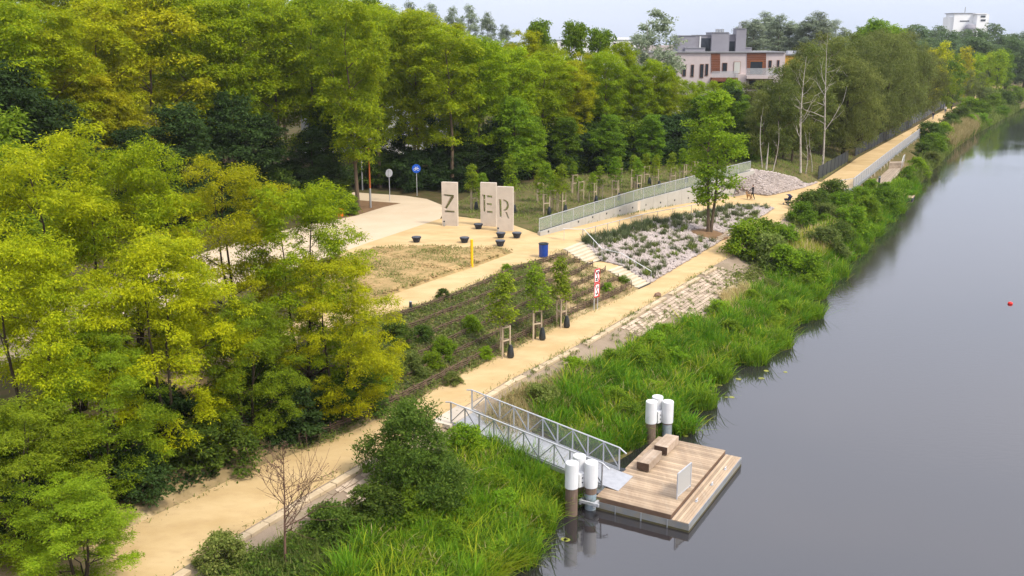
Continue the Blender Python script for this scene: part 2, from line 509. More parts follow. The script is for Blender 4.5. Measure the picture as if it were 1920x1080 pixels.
leaf('leaf_dull', (0.175, 0.225, 0.04), (0.10, 0.14, 0.025), (0.28, 0.30, 0.08))
leaf('leaf_dry', (0.240, 0.168, 0.072), (0.156, 0.120, 0.042), (0.336, 0.252, 0.120), 0.2)
leaf('blade_green', (0.13, 0.30, 0.012), (0.05, 0.135, 0.010), (0.25, 0.38, 0.02), 0.4, 0.7)
leaf('blade_yellow', (0.3, 0.38, 0.016), (0.17, 0.26, 0.014), (0.46, 0.44, 0.03), 0.4, 0.9)
leaf('blade_dry', (0.48, 0.37, 0.17), (0.33, 0.26, 0.10), (0.60, 0.48, 0.25), 0.3, 0.5)
leaf('blade_dark', (0.11, 0.14, 0.06), (0.07, 0.095, 0.04), (0.18, 0.20, 0.10), 0.3, 0.8)
# ------------------------------------------------------------------ the lie of the land
U2 = Vector((0.62, 0.785 * KY, 0)).normalized()      # along the canal
N2 = Vector((0.785 * KY, -0.62, 0)).normalized()     # towards the water

def wl(pts):
    return [at(*p) for p in pts]
def ext(line, a, b):
    d0 = (line[0] - line[1]); d0.z = 0; d0.normalize()
    d1 = (line[-1] - line[-2]); d1.z = 0; d1.normalize()
    return [line[0] + d0 * a] + line + [line[-1] + d1 * b]

WLN = ext(wl([(900, 1140, 0), (965, 1050, 0), (1000, 995, 0), (1045, 955, 0), (1080, 915, 0), (1140, 875, 0), (1200, 838, 0), (1270, 800, 0),
              (1285, 770, 0), (1290, 735, 0), (1370, 685, 0), (1430, 662, 0), (1445, 640, 0), (1500, 602, 0), (1515, 560, 0),
              (1553, 530, 0), (1565, 500, 0), (1597, 475, 0), (1648, 422, 0), (1688, 382, 0), (1718, 350, 0), (1755, 312, 0),
              (1790, 277, 0), (1830, 250, 0), (1870, 228, 0), (1912, 205, 0)]), 30, 900)
RR = ext(wl([(120, 1210, 2), (350, 1060, 2), (520, 958, 2), (700, 855, 2), (840, 780, 2), (950, 715, 2), (1080, 648, 2),
             (1230, 562, 2), (1340, 497, 2.1), (1375, 478, 2.2), (1430, 440, 2.45), (1480, 402, 2.7), (1503, 378, 2.8), (1548, 360, 2.8),
             (1598, 352, 2.8), (1664, 298, 2.8), (1724, 252, 2.8), (1775, 222, 2.6), (1800, 208, 2.5), (1830, 190, 2.5), (1860, 172, 2.5)]), 20, 900)
LL = ext(wl([(20, 1105, 2), (150, 1035, 2), (250, 985, 2), (483, 875, 2), (617, 828, 2), (747, 768, 2), (870, 700, 2), (1000, 635, 2),
             (1060, 605, 2), (1160, 560, 2), (1196, 542, 2), (1218, 532, 2), (1335, 462, 2.25), (1405, 420, 2.5), (1452, 391, 2.7)]), 20, 0.01)[:-1]
L2 = ext(wl([(1375, 370, 2.85), (1440, 367, 2.8), (1490, 356, 2.8), (1539, 341, 2.8), (1595, 305, 2.8), (1609, 295, 2.8), (1680, 257, 2.8),
             (1715, 238, 2.7), (1745, 220, 2.6), (1770, 206, 2.5), (1797, 198, 2.5), (1820, 185, 2.5), (1850, 168, 2.5)]), 0.01, 900)[1:]
RAMPR = wl([(1092, 452, 4), (1139, 439, 3.75), (1203, 421, 3.45), (1261, 409, 3.2), (1296, 402, 3.05), (1360, 388, 2.85), (1400, 384, 2.8), (1452, 391, 2.7)])
WALLB = wl([(1013, 443, 4), (1100, 420, 3.75), (1200, 396, 3.4), (1300, 379, 3.1), (1375, 369, 2.85), (1412, 365, 2.8)])
WALLT = [4.35, 4.38, 4.48, 4.78, 5.3, 5.6]
UU = ext(wl([(-200, 930, 4), (100, 820, 4), (400, 700, 4), (600, 628, 4), (680, 600, 4), (770, 577, 4), (860, 545, 4), (960, 500, 4), (1030, 480, 4), (1055, 467, 4)]), 20, 0.01)[:-1]
STAIR_L = wl([(1055, 467, 4), (1104, 497, 3.05), (1138, 507, 3.05), (1196, 542, 2)])
STAIR_R = wl([(1092, 452, 4), (1126, 489, 3.05), (1162, 498, 3.05), (1218, 532, 2)])
PATCH = wl([(696, 468, 4), (767, 463, 4), (852, 465, 4), (930, 468, 4), (963, 473, 4), (894, 499, 4), (817, 524, 4), (725, 556, 4), (640, 585, 4), (600, 560, 4), (620, 500, 4)])
PLAZA = wl([(690, 455, 4), (760, 432, 4), (825, 410, 4), (860, 406, 4), (900, 411, 4), (960, 421, 4), (1013, 440, 4), (1013, 443, 4), (1092, 452, 4), (1055, 467, 4),
            (1030, 480, 4), (960, 500, 4), (860, 545, 4), (770, 577, 4), (680, 600, 4), (600, 628, 4), (400, 700, 4), (100, 820, 4), (-200, 930, 4),
            (-200, 860, 4), (100, 760, 4), (400, 655, 4), (560, 600, 4), (600, 560, 4), (620, 500, 4), (640, 473, 4)])
ROAD = wl([(690, 455, 4), (760, 432, 4), (825, 410, 4), (834, 396, 4), (830, 385, 4), (800, 373, 4), (760, 367, 4), (655, 360, 4), (560, 357, 4), (560, 371, 4), (655, 374, 4), (752, 381, 4),
           (720, 388, 4), (665, 405, 4), (560, 425, 4), (420, 460, 4), (250, 520, 4), (0, 600, 4), (-300, 700, 4), (-300, 800, 4), (0, 690, 4), (200, 610, 4), (420, 540, 4), (560, 500, 4), (640, 473, 4)])
MULCH = wl([(655, 374, 4), (752, 381, 4), (720, 388, 4), (665, 405, 4), (600, 416, 4), (600, 372, 4)])
RAMP = WALLB[:5] + RAMPR[::-1][1:]
ROCK_TOP = wl([(1412, 319, 5.5), (1450, 325, 4.9), (1490, 334, 3.9), (1530, 343.5, 2.95)])
ROCK = [WALLB[4], L2[1], L2[2], at(1530, 344.5, 2.85)] + ROCK_TOP[::-1]
BED = RAMPR + LL[::-1][1:4] + STAIR_R[::-1][:-1]
li_stair = len(LL) - 5                                      # index of (1196,542)
TERR = UU + STAIR_L[1:] + LL[:li_stair][::-1]
iL_end = len(LL) - 1
iR_jn = 14
LOWER = LL + [RAMPR[-2]] + [at(1375, 384, 2.85), WALLB[4]] + L2[1:] + RR[::-1]
JUNC = [WALLB[4], L2[1], RAMPR[-1], RAMPR[-2], RAMPR[-3]]

def dens(line, step, closed=False):
    out = []
    n = len(line)
    for i in range(n if closed else n - 1):
        a, b = line[i], line[(i + 1) % n]
        L = (b - a).length
        far = max(1.0, min(a.length, b.length) / 60.0)
        k = max(1, int(L / (step * far)))
        for j in range(k):
            out.append(a.lerp(b, j / k))
    if not closed: out.append(line[-1])
    return out

# control points of the surface
ctrl = []
for ln in (WLN, RR, LL, L2, RAMPR, UU, STAIR_L, STAIR_R, ROCK_TOP):
    ctrl += dens(ln, 1.2)
for ln in (PATCH, PLAZA, ROAD):
    ctrl += dens(ln, 2.0, True)
for i, p in enumerate(WALLB[:5]):
    ctrl.append(p)
wall_n = Vector((-(WALLB[-1] - WALLB[0]).y, (WALLB[-1] - WALLB[0]).x, 0)).normalized()
ctrl += dens(WALLB[:5], 1.2)
wb = [WALLB[i] + wall_n * 0.34 for i in range(6)]
for i, p in enumerate(wb): p.z = WALLT[i] - 0.12
ctrl += dens(wb, 1.2)
ctrl += [p + N2 * 2.2 + Vector((0, 0, -0.9)) for p in dens(WLN, 2.0)]
ctrl += [p + N2 * 50 + Vector((0, 0, -1.5)) for p in WLN[::3] + [WLN[-1]]]
ctrl += [p + N2 * 53 + Vector((0, 0, 3.0)) for p in WLN[::3] + [WLN[-1]]]
ctrl += [p + N2 * 8 + Vector((0, 0, -1.5)) for p in WLN[::2] + [WLN[-1]]]
# lower shelf beside the raised walkway
SHELF = [p + N2 * .55 for p in dens(RR[15:18], 1.2)]
for p in SHELF: p.z = .9
ctrl += SHELF + [p + N2 * 3.2 + Vector((0, 0, -.15)) for p in SHELF]
# ground behind the wall and the forest
for px, py, z in [(1060, 408, 4.1), (1150, 380, 4.3), (1250, 352, 4.7), (1350, 326, 5.3), (1420, 310, 5.4), (1500, 318, 4.4), (1545, 322, 3.3), (1600, 290, 3.0), (900, 385, 4.0),
                  (1000, 365, 4.1), (1100, 345, 4.4), (1250, 325, 4.8), (1450, 295, 5.0), (1550, 280, 4.0), (1640, 262, 3.2), (1690, 235, 3.0)]:
    ctrl.append(at(px, py, z))
for x, y, z in [(-60, 0, 4), (-160, -40, 4), (-60, 120, 4.2), (0, 130, 4.5), (40, 140, 4.8), (60, 150, 4.5), (-120, 200, 4), (0, 260, 4), (90, 240, 4), (-200, 100, 4), (-40, 60, 4), (-70, 60, 4),
                (-40, 30, 4), (-600, 600, 4), (0, 800, 4), (-600, -60, 4), (-20, -60, 4), (-600, 1300, 4), (600, 1400, 4), (1200, 1400, 3), (1200, 900, 3), (300, -60, 3), (900, -60, 3), (1200, -60, 3), (250, 700, 4)]:
    ctrl.append(Vector((x, y * KY, z)))

def cdt(pts, edges=()):
    vs = [Vector((p[0], p[1])) for p in pts]
    ov, oe, of, orig, _, _ = delaunay_2d_cdt(vs, list(edges), [], 0, 1e-4)
    return ov, of, orig

tv, tf, torig = cdt(ctrl)
from mathutils.bvhtree import BVHTree
tin_v = [Vector((v.x, v.y, ctrl[torig[i][0]][2] if torig[i] else 0.0)) for i, v in enumerate(tv)]
TIN = BVHTree.FromPolygons(tin_v, [tuple(f) for f in tf])
DOWN = Vector((0, 0, -1))
def hz(x, y):
    h = TIN.ray_cast(Vector((x, y, 200)), DOWN)
    return h[0].z if h[0] else 3.0
def gp(px, py):
    """the ground point seen at a photo position"""
    o = Vector((0, 0, CAMH))
    d = (at(px, py, 0.0) - o) if py > 80 else (at(px, 80, 0) - o)
    h = TIN.ray_cast(o, d.normalized())
    return h[0].copy() if h[0] else at(px, py, 3.0)
def gpoly(pts):
    return [gp(*p) for p in pts]

REV_IN = [p.copy() for p in RR]
REV_OUT = [p + N2 * 3.6 for p in RR[:13]]
REV = [p for p in RR[:13]] + REV_OUT[::-1]
EDGE_OUT = [p + N2 * 0.55 for p in RR[:13]]

regions = [  # first hit wins
    ('dry_patch', PATCH, 'dry_patch', 'structure'),
    ('mulch_island', MULCH, 'mulch', 'structure'),
    ('roadway', ROAD, 'asphalt_pale', 'structure'),
    ('ramp_path', RAMP, 'sand', 'structure'),
    ('plaza', PLAZA, 'sand', 'structure'),
    ('stair_ground', STAIR_L + STAIR_R[::-1], 'sand', 'structure'),
    ('stone_bed', BED, 'gravel_base', 'structure'),
    ('rubble_slope', ROCK, 'gravel_base', 'structure'),
    ('towpath', LOWER, 'sand', 'structure'),
    ('terrace_slope', TERR, 'terrace_soil', 'structure'),
    ('revetment', REV, 'slab_bed', 'structure'),
]
LAWN = gpoly([(835, 385), (860, 406), (960, 421), (1013, 440), (1100, 418), (1300, 370), (1412, 320), (1530, 343), (1539, 340), (1600, 296), (1500, 270), (1300, 300), (1080, 330), (900, 362)])
BANK = [p for p in RR[1:-1]] + [p + N2 * 4 for p in WLN[::-1]]

gpts, gedges = [], []
def add_loop(line, closed=True, step=0.9):
    d = dens(line, step, closed)
    b = len(gpts)
    gpts.extend(d)
    n = len(d)
    for i in range(n if closed else n - 1):
        gedges.append((b + i, b + (i + 1) % n))
for _, poly, _, _ in regions:
    add_loop(poly)
add_loop(LAWN, True, 2.0)
add_loop(WLN, False)
# a jittered grid, finer near the camera
for (x0, x1, y0, y1, st) in [(-36, 48, 18, 116, 1.0), (-60, 130, 116, 262, 4.0), (-160, 400, -40, 830, 25.0)]:
    for gx in np.arange(x0, x1, st):
        for gy in np.arange(y0, y1, st):
            if st > 1.5 and -36 < gx < 48 and 18 < gy < 116: continue
            if st > 5 and -60 < gx < 130 and 18 < gy < 262: continue
            gpts.append(Vector((gx + random.uniform(-.3, .3) * st, gy + random.uniform(-.3, .3) * st, 0)))
for p in ctrl:
    if p.length > 190 or (p.y > 105 and p.x > 25): gpts.append(p)

gv, gf, gorig = cdt(gpts, gedges)
gx = np.array([v.x for v in gv]); gy = np.array([v.y for v in gv])
gz = np.array([hz(v.x, v.y) for v in gv])
F = np.array([tuple(f) for f in gf], dtype=np.int32)
cx = gx[F].mean(1); cy = gy[F].mean(1)
lab = np.full(len(F), -1)
for ri, (nm, poly, mt, kd) in reversed(list(enumerate(regions))):
    lab[in_poly(cx, cy, poly)] = ri
in_lawn = in_poly(cx, cy, LAWN) & (lab < 0)
in_bank = in_poly(cx, cy, BANK) & (lab < 0)
lab[in_lawn] = 100
lab[in_bank] = 101
def vnoise(x, y, s, seed):
    return (np.sin(x * s * 1.7 + seed) * np.cos(y * s * 1.3 + seed * 2.1) + np.sin((x + y) * s * 2.9 + seed * 0.7) * 0.5
            + np.sin((x - 1.3 * y) * s * 5.3 + seed * 1.9) * 0.3) / 1.8
rel = np.zeros(len(gx))
soft = np.zeros(len(gx), dtype=bool); hard = np.zeros(len(gx), dtype=bool)
for l, amp in ((0, 0.10), (-1, 0.12), (100, 0.08), (101, 0.10), (9, 0.10)):
    ids = np.unique(F[lab == l]); soft[ids] = True
    rel[ids] = amp
hardf = ~np.isin(lab, (0, -1, 100, 101, 9))
hard[np.unique(F[hardf])] = True
rel[hard] = 0
gz = gz + rel * vnoise(gx, gy, 0.9, 1.3)
patch_c = sum(PATCH, Vector()) / len(PATCH)
inpatch = in_poly(gx, gy, PATCH) & ~hard
gz[inpatch] += 0.22
def region_mesh(name, sel, mat):
    ff = F[sel]
    ids, inv = np.unique(ff, return_inverse=True)
    V = np.stack([gx[ids], gy[ids], gz[ids]], 1)
    return npmesh(name, V, inv.reshape(ff.shape), MATS[mat], smooth=True)
RO = {}
for ri, (nm, poly, mt, kd) in enumerate(regions):
    if (lab == ri).any():
        RO[nm] = tag(link(nm, region_mesh(nm, lab == ri, mt)), kind=kd)
tag(link('ground', region_mesh('ground', lab == -1, 'forest_floor')), kind='structure')
tag(link('young_tree_lawn', region_mesh('lawn', lab == 100, 'lawn')), kind='structure')
tag(link('bank', region_mesh('bank', lab == 101, 'bank_soil')), kind='structure')

# water
wm = bpy.data.materials.new('water')
wm.use_nodes = True
nt = wm.node_tree
b = nt.nodes['Principled BSDF']
b.inputs['Base Color'].default_value = (0.022, 0.020, 0.022, 1)
b.inputs['Roughness'].default_value = 0.04
b.inputs['IOR'].default_value = 2.1
b.inputs['Specular IOR Level'].default_value = 0.5
g = nt.nodes.new('ShaderNodeNewGeometry')
mp = nt.nodes.new('ShaderNodeMapping')
mp.inputs['Rotation'].default_value = (0, 0, 0.5)
mp.inputs['Scale'].default_value = (0.7, 1.6, 1)
n1 = nt.nodes.new('ShaderNodeTexNoise'); n1.inputs['Scale'].default_value = 2.4; n1.inputs['Detail'].default_value = 5
n2 = nt.nodes.new('ShaderNodeTexNoise'); n2.inputs['Scale'].default_value = 0.05; n2.inputs['Detail'].default_value = 2
mr = nt.nodes.new('ShaderNodeMapRange'); mr.inputs[1].default_value = 0.42; mr.inputs[2].default_value = 0.62; mr.inputs[3].default_value = 0.05; mr.inputs[4].default_value = 0.32
bp = nt.nodes.new('ShaderNodeBump'); bp.inputs['Distance'].default_value = 0.02
nt.links.new(g.outputs['Position'], mp.inputs[0]); nt.links.new(mp.outputs[0], n1.inputs['Vector'])
nt.links.new(g.outputs['Position'], n2.inputs['Vector']); nt.links.new(n2.outputs['Fac'], mr.inputs[0])
nt.links.new(mr.outputs[0], bp.inputs['Strength']); nt.links.new(n1.outputs['Fac'], bp.inputs['Height'])
nt.links.new(bp.outputs[0], b.inputs['Normal'])
MATS['water'] = wm
wpoly = [p - N2 * 3.0 for p in (WLN[0], WLN[len(WLN) // 2], WLN[-1])]
mb = MB()
wv = [(p.x, p.y, 0.0) for p in WLN]
wv2 = [((p - N2 * 2.0).x, (p - N2 * 2.0).y, 0.0) for p in WLN]
wv3 = [((p + N2 * 51.5).x, (p + N2 * 51.5).y, 0.0) for p in WLN]
n = len(wv)
mb.v = wv2 + wv3
mb.f = [(i, n + i, n + i + 1, i + 1) for i in range(n - 1)]
tag(mb.build('water', wm), kind='structure')
# ------------------------------------------------------------------ stairs, wall, rails
def frame_of(a, b):
    d = b - a
    return math.atan2(d.y, d.x)

def quad_prism(mb, c4, z0, z1):
    vs = [(p[0], p[1], z0) for p in c4] + [(p[0], p[1], z1) for p in c4]
    mb.add(vs, [(3, 2, 1, 0), (4, 5, 6, 7), (0, 1, 5, 4), (1, 2, 6, 5), (2, 3, 7, 6), (3, 0, 4, 7)])

st = thing('stairs', 'pale stone garden stairs of two flights between terraces and stone bed', 'stairs', STAIR_L[0])
o0 = STAIR_L[0]
for fl, (i0, n) in enumerate(((0, 7), (2, 8))):
    La, Lb, Ra, Rb = STAIR_L[i0], STAIR_L[i0 + 1], STAIR_R[i0], STAIR_R[i0 + 1]
    h = (La.z - Lb.z) / n
    for i in range(n):
        t0, t1 = i / n, (i + 1) / n + 0.012
        c = [La.lerp(Lb, t0) - o0, La.lerp(Lb, t1) - o0, Ra.lerp(Rb, t1) - o0, Ra.lerp(Rb, t0) - o0]
        ztop = La.z - i * h - o0.z + 0.004
        quad_prism(mb2 := MB(), c, ztop - h - 0.12, ztop)
        mb2.build('step', MATS['step_stone'], st)
# steel edge plates at the foot of each flight
for i0 in (1, 3):
    m_ = MB(); a, b_ = STAIR_L[i0] - o0, STAIR_R[i0] - o0
    a = a + Vector((0.05, -0.06, 0.05)); b_ = b_ + Vector((0.05, -0.06, 0.05))
    m_.beam(a, b_, 0.03, 0.1); m_.build('edge_plate', MATS['steel_dark'], st)
# stair handrail on the bed side
hr = thing('stair_handrail', 'thin white handrail with steel posts beside the stone stairs', 'handrail', STAIR_R[0])
pts = [STAIR_R[0] + Vector((-1.6, 0.3, 0.98)), STAIR_R[0] + Vector((0.1, 0, 0.98)), STAIR_R[1] + Vector((.1, 0, 0.98)), STAIR_R[2] + Vector((.1, 0, 0.98)), STAIR_R[3] + Vector((.1, 0, 0.98))]
MB().tube([p - STAIR_R[0] for p in pts], 0.028, 8).build('rail', MATS['white_paint'], hr)
for k, p in enumerate([STAIR_R[0] + Vector((-1.5, 0.28, 0)), STAIR_R[0], STAIR_R[0].lerp(STAIR_R[1], .55), STAIR_R[1], STAIR_R[2], STAIR_R[2].lerp(STAIR_R[3], .5), STAIR_R[3]]):
    q = p - STAIR_R[0] + Vector((.1 if k else 0, 0, 0))
    MB().tube([q + Vector((0, 0, -0.1)), q + Vector((0, 0, 0.97))], 0.018, 6).build('post', MATS['steel_light'], hr)

# ramp handrail
rh = thing('ramp_handrail', 'slim steel handrail on thin posts between sloping path and stone bed', 'handrail', RAMPR[0])
rp = [p for p in RAMPR[:6]]
acc = []
for i in range(len(rp) - 1):
    k = max(1, int((rp[i + 1] - rp[i]).length / 2.0))
    acc += [rp[i].lerp(rp[i + 1], j / k) for j in range(k)]
acc.append(rp[-1])
MB().tube([p - RAMPR[0] + Vector((0, 0, 0.95)) for p in acc], 0.028, 6).build('rail', MATS['steel_light'], rh)
pm = MB().tube([(0, 0, -.15), (0, 0, .95)], 0.026, 6).mesh('post', MATS['steel'])
for p in acc:
    link('post', pm, rh, p - RAMPR[0])

# retaining wall in cast panels
wa = thing('retaining_wall', 'long grey concrete retaining wall rising along the sloping path', 'wall', WALLB[0])
wo = WALLB[0]
def wall_pt(s):
    """s in 0..5 along the wall: base point and top height"""
    i = min(4, int(s)); t = s - i
    return WALLB[i].lerp(WALLB[i + 1], t), WALLT[i] * (1 - t) + WALLT[i + 1] * t
cum = [0]
for i in range(5): cum.append(cum[-1] + (WALLB[i + 1] - WALLB[i]).length)
def wall_at(d):
    d = max(0, min(cum[-1] - 1e-4, d))
    i = max(k for k in range(5) if cum[k] <= d)
    return wall_pt(i + (d - cum[i]) / (cum[i + 1] - cum[i]))
npan = int(cum[-1] / 2.5)
for k in range(npan):
    d0, d1 = cum[-1] * k / npan + 0.012, cum[-1] * (k + 1) / npan - 0.012
    (p0, t0), (p1, t1) = wall_at(d0), wall_at(d1)
    m_ = MB()
    nrm = wall_n * 0.3
    vs = [p0 - wo, p1 - wo, p1 + nrm - wo, p0 + nrm - wo]
    lo = [(v.x, v.y, min(p0.z, p1.z) - wo.z - 0.5) for v in vs]
    hi = [(vs[0].x, vs[0].y, t0 - wo.z), (vs[1].x, vs[1].y, t1 - wo.z), (vs[2].x, vs[2].y, t1 - wo.z), (vs[3].x, vs[3].y, t0 - wo.z)]
    m_.add(lo + hi, [(3, 2, 1, 0), (4, 5, 6, 7), (0, 1, 5, 4), (1, 2, 6, 5), (2, 3, 7, 6), (3, 0, 4, 7)])
    pan = m_.build('panel', MATS['concrete_wall'], wa)
    if t0 - p0.z > 0.55 or k % 2 == 0:
        pm_, tm_ = wall_at((d0 + d1) / 2)
        zz = min(pm_.z + 0.55, tm_ - 0.16) - wo.z
        c = pm_ - wo - wall_n * 0.006
        MB().box((c.x, c.y, zz), (0.16, 0.05, 0.16), frame_of(WALLB[0], WALLB[-1])).build('wall_light', MATS['steel_dark'], wa)
# joint backing a little behind the panel face
m_ = MB()
bk = [wall_at(cum[-1] * k / 20) for k in range(21)]
for k in range(20):
    (p0, t0), (p1, t1) = bk[k], bk[k + 1]
    a, b_ = p0 + wall_n * 0.03 - wo, p1 + wall_n * 0.03 - wo
    c, d = p0 + wall_n * 0.27 - wo, p1 + wall_n * 0.27 - wo
    m_.add([(a.x, a.y, a.z - .5), (b_.x, b_.y, b_.z - .5), (b_.x, b_.y, t1 - wo.z - .03), (a.x, a.y, t0 - wo.z - .03), (c.x, c.y, t0 - wo.z - .03), (d.x, d.y, t1 - wo.z - .03)],
           [(0, 1, 2, 3), (3, 2, 5, 4)])
m_.build('joint_filler', MATS['concrete'], wa)
# guard rail on the wall
gr = thing('guard_rail', 'pale metal guard rail with mesh infill panels on concrete retaining wall', 'railing', (wo.x, wo.y, WALLT[0]))
go = Vector((wo.x, wo.y, WALLT[0]))
RH = 1.12
Lr = cum[-1] - 0.6
nr = int(Lr / 1.9)
for k in range(nr + 1):
    p, t = wall_at(Lr * k / nr + 0.05)
    c = p + wall_n * 0.15 - go
    c.z = t - WALLT[0]
    MB().beam(c + Vector((0, 0, 0.0)), c + Vector((0, 0, RH)), 0.045, 0.045).build('post', MATS['steel_light'], gr)
    if k < nr:
        p2, t2 = wall_at(Lr * (k + 1) / nr + 0.05)
        c2 = p2 + wall_n * 0.15 - go
        c2.z = t2 - WALLT[0]
        dd = (c2 - c).normalized() * 0.04
        m_ = MB()
        m_.add([c + dd + Vector((0, 0, .08)), c2 - dd + Vector((0, 0, .08)), c2 - dd + Vector((0, 0, RH - .05)), c + dd + Vector((0, 0, RH - .05))], [(0, 1, 2, 3)])
        m_.build('mesh_panel', MATS['rail_mesh'], gr)
        MB().beam(c + Vector((0, 0, RH)), c2 + Vector((0, 0, RH)), 0.06, 0.05).build('top_rail', MATS['steel_light'], gr)
        MB().beam(c + Vector((0, 0, .06)), c2 + Vector((0, 0, .06)), 0.03, 0.04).build('bottom_rail', MATS['steel_dark'], gr)

# ------------------------------------------------------------------ letter slabs
def slab_holes(w, h, th, holes):
    pts = [Vector((0, 0)), Vector((w, 0)), Vector((w, h)), Vector((0, h))]
    ed = [(0, 1), (1, 2), (2, 3), (3, 0)]
    loops = [[0, 1, 2, 3]]
    for ho in holes:
        b = len(pts)
        pts += [Vector(q) for q in ho]
        n = len(ho)
        ed += [(b + i, b + (i + 1) % n) for i in range(n)]
        loops.append([b + i for i in range(n)])
    ov, oe, of, orig, _, _ = delaunay_2d_cdt(pts, ed, [], 1, 1e-6)
    keep = []
    for f in of:
        c = sum((ov[i] for i in f), Vector((0, 0))) / len(f)
        if any(in_poly(np.array([c.x]), np.array([c.y]), ho)[0] for ho in holes): continue
        keep.append(tuple(f))
    mb = MB()
    nv = len(ov)
    vs = [(v.x - w / 2, -th / 2, v.y) for v in ov] + [(v.x - w / 2, th / 2, v.y) for v in ov]
    fs = keep[:] + [tuple(i + nv for i in reversed(f)) for f in keep]
    b = len(vs)
    for lp in loops:
        n = len(lp)
        for i in range(n):
            p, q = pts[lp[i]], pts[lp[(i + 1) % n]]
            k = len(vs)
            vs += [(p.x - w / 2, -th / 2, p.y), (q.x - w / 2, -th / 2, q.y), (q.x - w / 2, th / 2, q.y), (p.x - w / 2, th / 2, p.y)]
            fs.append((k, k + 1, k + 2, k + 3))
    mb.v, mb.f = vs, fs
    return mb

def rect(x0, y0, x1, y1): return [(x0, y0), (x1, y0), (x1, y1), (x0, y1)]
SW, SH = 1.42, 3.9
def lc(px, py, x0, x1, yt, yb):
    return ((px - x0) / (x1 - x0) * SW, (yb - py) / (yb - yt) * SH)
zl = lambda x, y: lc(x, y, 75, 333, 115, 825)
el = lambda x, y: lc(x, y, 735, 973, 120, 830)
rl = lambda x, y: lc(x, y, 1003, 1260, 200, 920)
ZH = [[zl(115, 310), zl(272, 322), zl(272, 350), zl(240, 350), zl(240, 345), zl(115, 330)][::-1]]
ZH = [[zl(108, 306), zl(108, 338), zl(222, 350), zl(112, 545), zl(146, 560), zl(280, 356), zl(280, 316)],
      [zl(122, 570), zl(122, 606), zl(288, 608), zl(288, 572)]]
EH = [[el(764, 312), el(764, 334), el(776, 336), el(780, 592), el(810, 594), el(810, 316)],
      [el(830, 320), el(838, 358), el(916, 362), el(916, 325)],
      [el(830, 446), el(838, 482), el(910, 486), el(910, 450)],
      [el(830, 572), el(838, 608), el(920, 612), el(920, 576)]]
arc_o = [(1102 + 96 * math.cos(a), 492 - 96 * math.sin(a)) for a in np.linspace(1.5, -1.5, 17)]
arc_i = [(1104 + 56 * math.cos(a), 496 - 66 * math.sin(a)) for a in np.linspace(-1.5, 1.5, 17)]
RH_ = [[rl(1032, 396), rl(1046, 684), rl(1080, 686), rl(1076, 400)],
       [rl(*q) for q in arc_o] + [rl(*q) for q in arc_i],
       [rl(1138, 600), rl(1176, 702), rl(1206, 704), rl(1164, 596)]]
for L_, holes, (xa, xb, yb), txt in (('Z', ZH, (831, 858, 422), 'tall concrete slab with the letter Z cut through it'),
                              ('E', EH, (903, 930, 423), 'tall concrete slab with the letter E cut through it'),
                              ('R', RH_, (934, 961, 433), 'tall concrete slab with the letter R cut through it')):
    a, b_ = at(xa, yb, 4), at(xb, yb + 1.5, 4)
    c = (a + b_) / 2
    o = slab_holes(SW, SH, 0.36, holes).build('letter_slab', MATS['concrete'])
    o.location = (c.x, c.y, 3.98)
    o.rotation_euler = (0, 0, frame_of(a, b_) + 0.05)
    tag(o, txt, 'sign')

# low dark tub seats
def seat(px, py, lab_):
    p = gp(px, py)
    t = thing('tub_seat', lab_, 'seat', p, random.uniform(0, 3), 'dark tub seats on the plaza')
    MB().lathe([(0.24, 0), (0.25, 0.05), (0.37, 0.36), (0.40, 0.37), (0.40, 0.44), (0.385, 0.45)], n=20).build('tub', MATS['rubber_dark'], t, smooth=False)
    MB().lathe([(0.37, 0.452), (0.36, 0.468), (0.0 + 0.02, 0.472)], n=20).build('seat_top', MATS['seat_top'], t)
seat(781, 454, 'round dark tub seat nearest the dry grass patch and the roadway')
seat(871, 455, 'round dark tub seat just behind the yellow post')
seat(897, 429, 'round dark tub seat in front of the Z and E slabs')
seat(938, 461, 'round dark tub seat closest to the blue bin')
seat(939, 446, 'round dark tub seat at the foot of the R slab')
seat(969, 446, 'round dark tub seat beside the R slab towards the wall')

# small stubs by the slabs
for px, py, lb in ((833, 424, 'small grey light stub at the foot of the Z slab'), (934, 437, 'small grey light stub at the foot of the R slab')):
    p = gp(px, py)
    t = thing('light_stub', lb, 'light', p)
    MB().lathe([(0.07, 0), (0.07, 0.36), (0.06, 0.38)], n=10).build('body', MATS['steel'], t)
    MB().box((0, 0, 0.43), (0.15, 0.13, 0.1)).build('lamp_head', MATS['steel_dark'], t)
p = gp(770, 580)
t = thing('bollard', 'short dark grey bollard at the edge of the upper path', 'bollard', p)
MB().lathe([(0.11, 0), (0.10, 0.05), (0.085, 0.45), (0.06, 0.47)], n=12).build('body', MATS['steel_dark'], t)
MB().lathe([(0.09, 0.472), (0.09, 0.50), (0.05, 0.53)], n=12).build('cap', MATS['steel'], t)
# yellow marker post
p = gp(885, 501)
t = thing('marker_post', 'tall yellow marker post at the edge of the dry patch', 'post', p)
MB().tube([(0, 0, -.1), (0, 0, 2.0)], 0.1, 12).build('pole', MATS['yellow_paint'], t)
MB().lathe([(0.102, 2.002), (0.102, 2.05), (0.03, 2.075)], n=12).build('cap', MATS['yellow_paint'], t)
# blue bin
p = gp(1019, 482)
t = thing('litter_bin', 'round blue litter bin at the top of the terraced slope', 'bin', p)
MB().lathe([(0.33, 0.05), (0.34, 0.08), (0.36, 1.0), (0.34, 1.0), (0.33, 0.5), (0.02, 0.48)], n=24).build('body', MATS['bin_blue'], t)
MB().lathe([(0.28, 0), (0.28, 0.049)], n=18).build('foot', MATS['steel_dark'], t)
MB().lathe([(0.375, 1.002), (0.385, 1.03), (0.385, 1.08), (0.30, 1.09), (0.28, 1.01)], n=24).build('rim', MATS['steel_dark'], t)
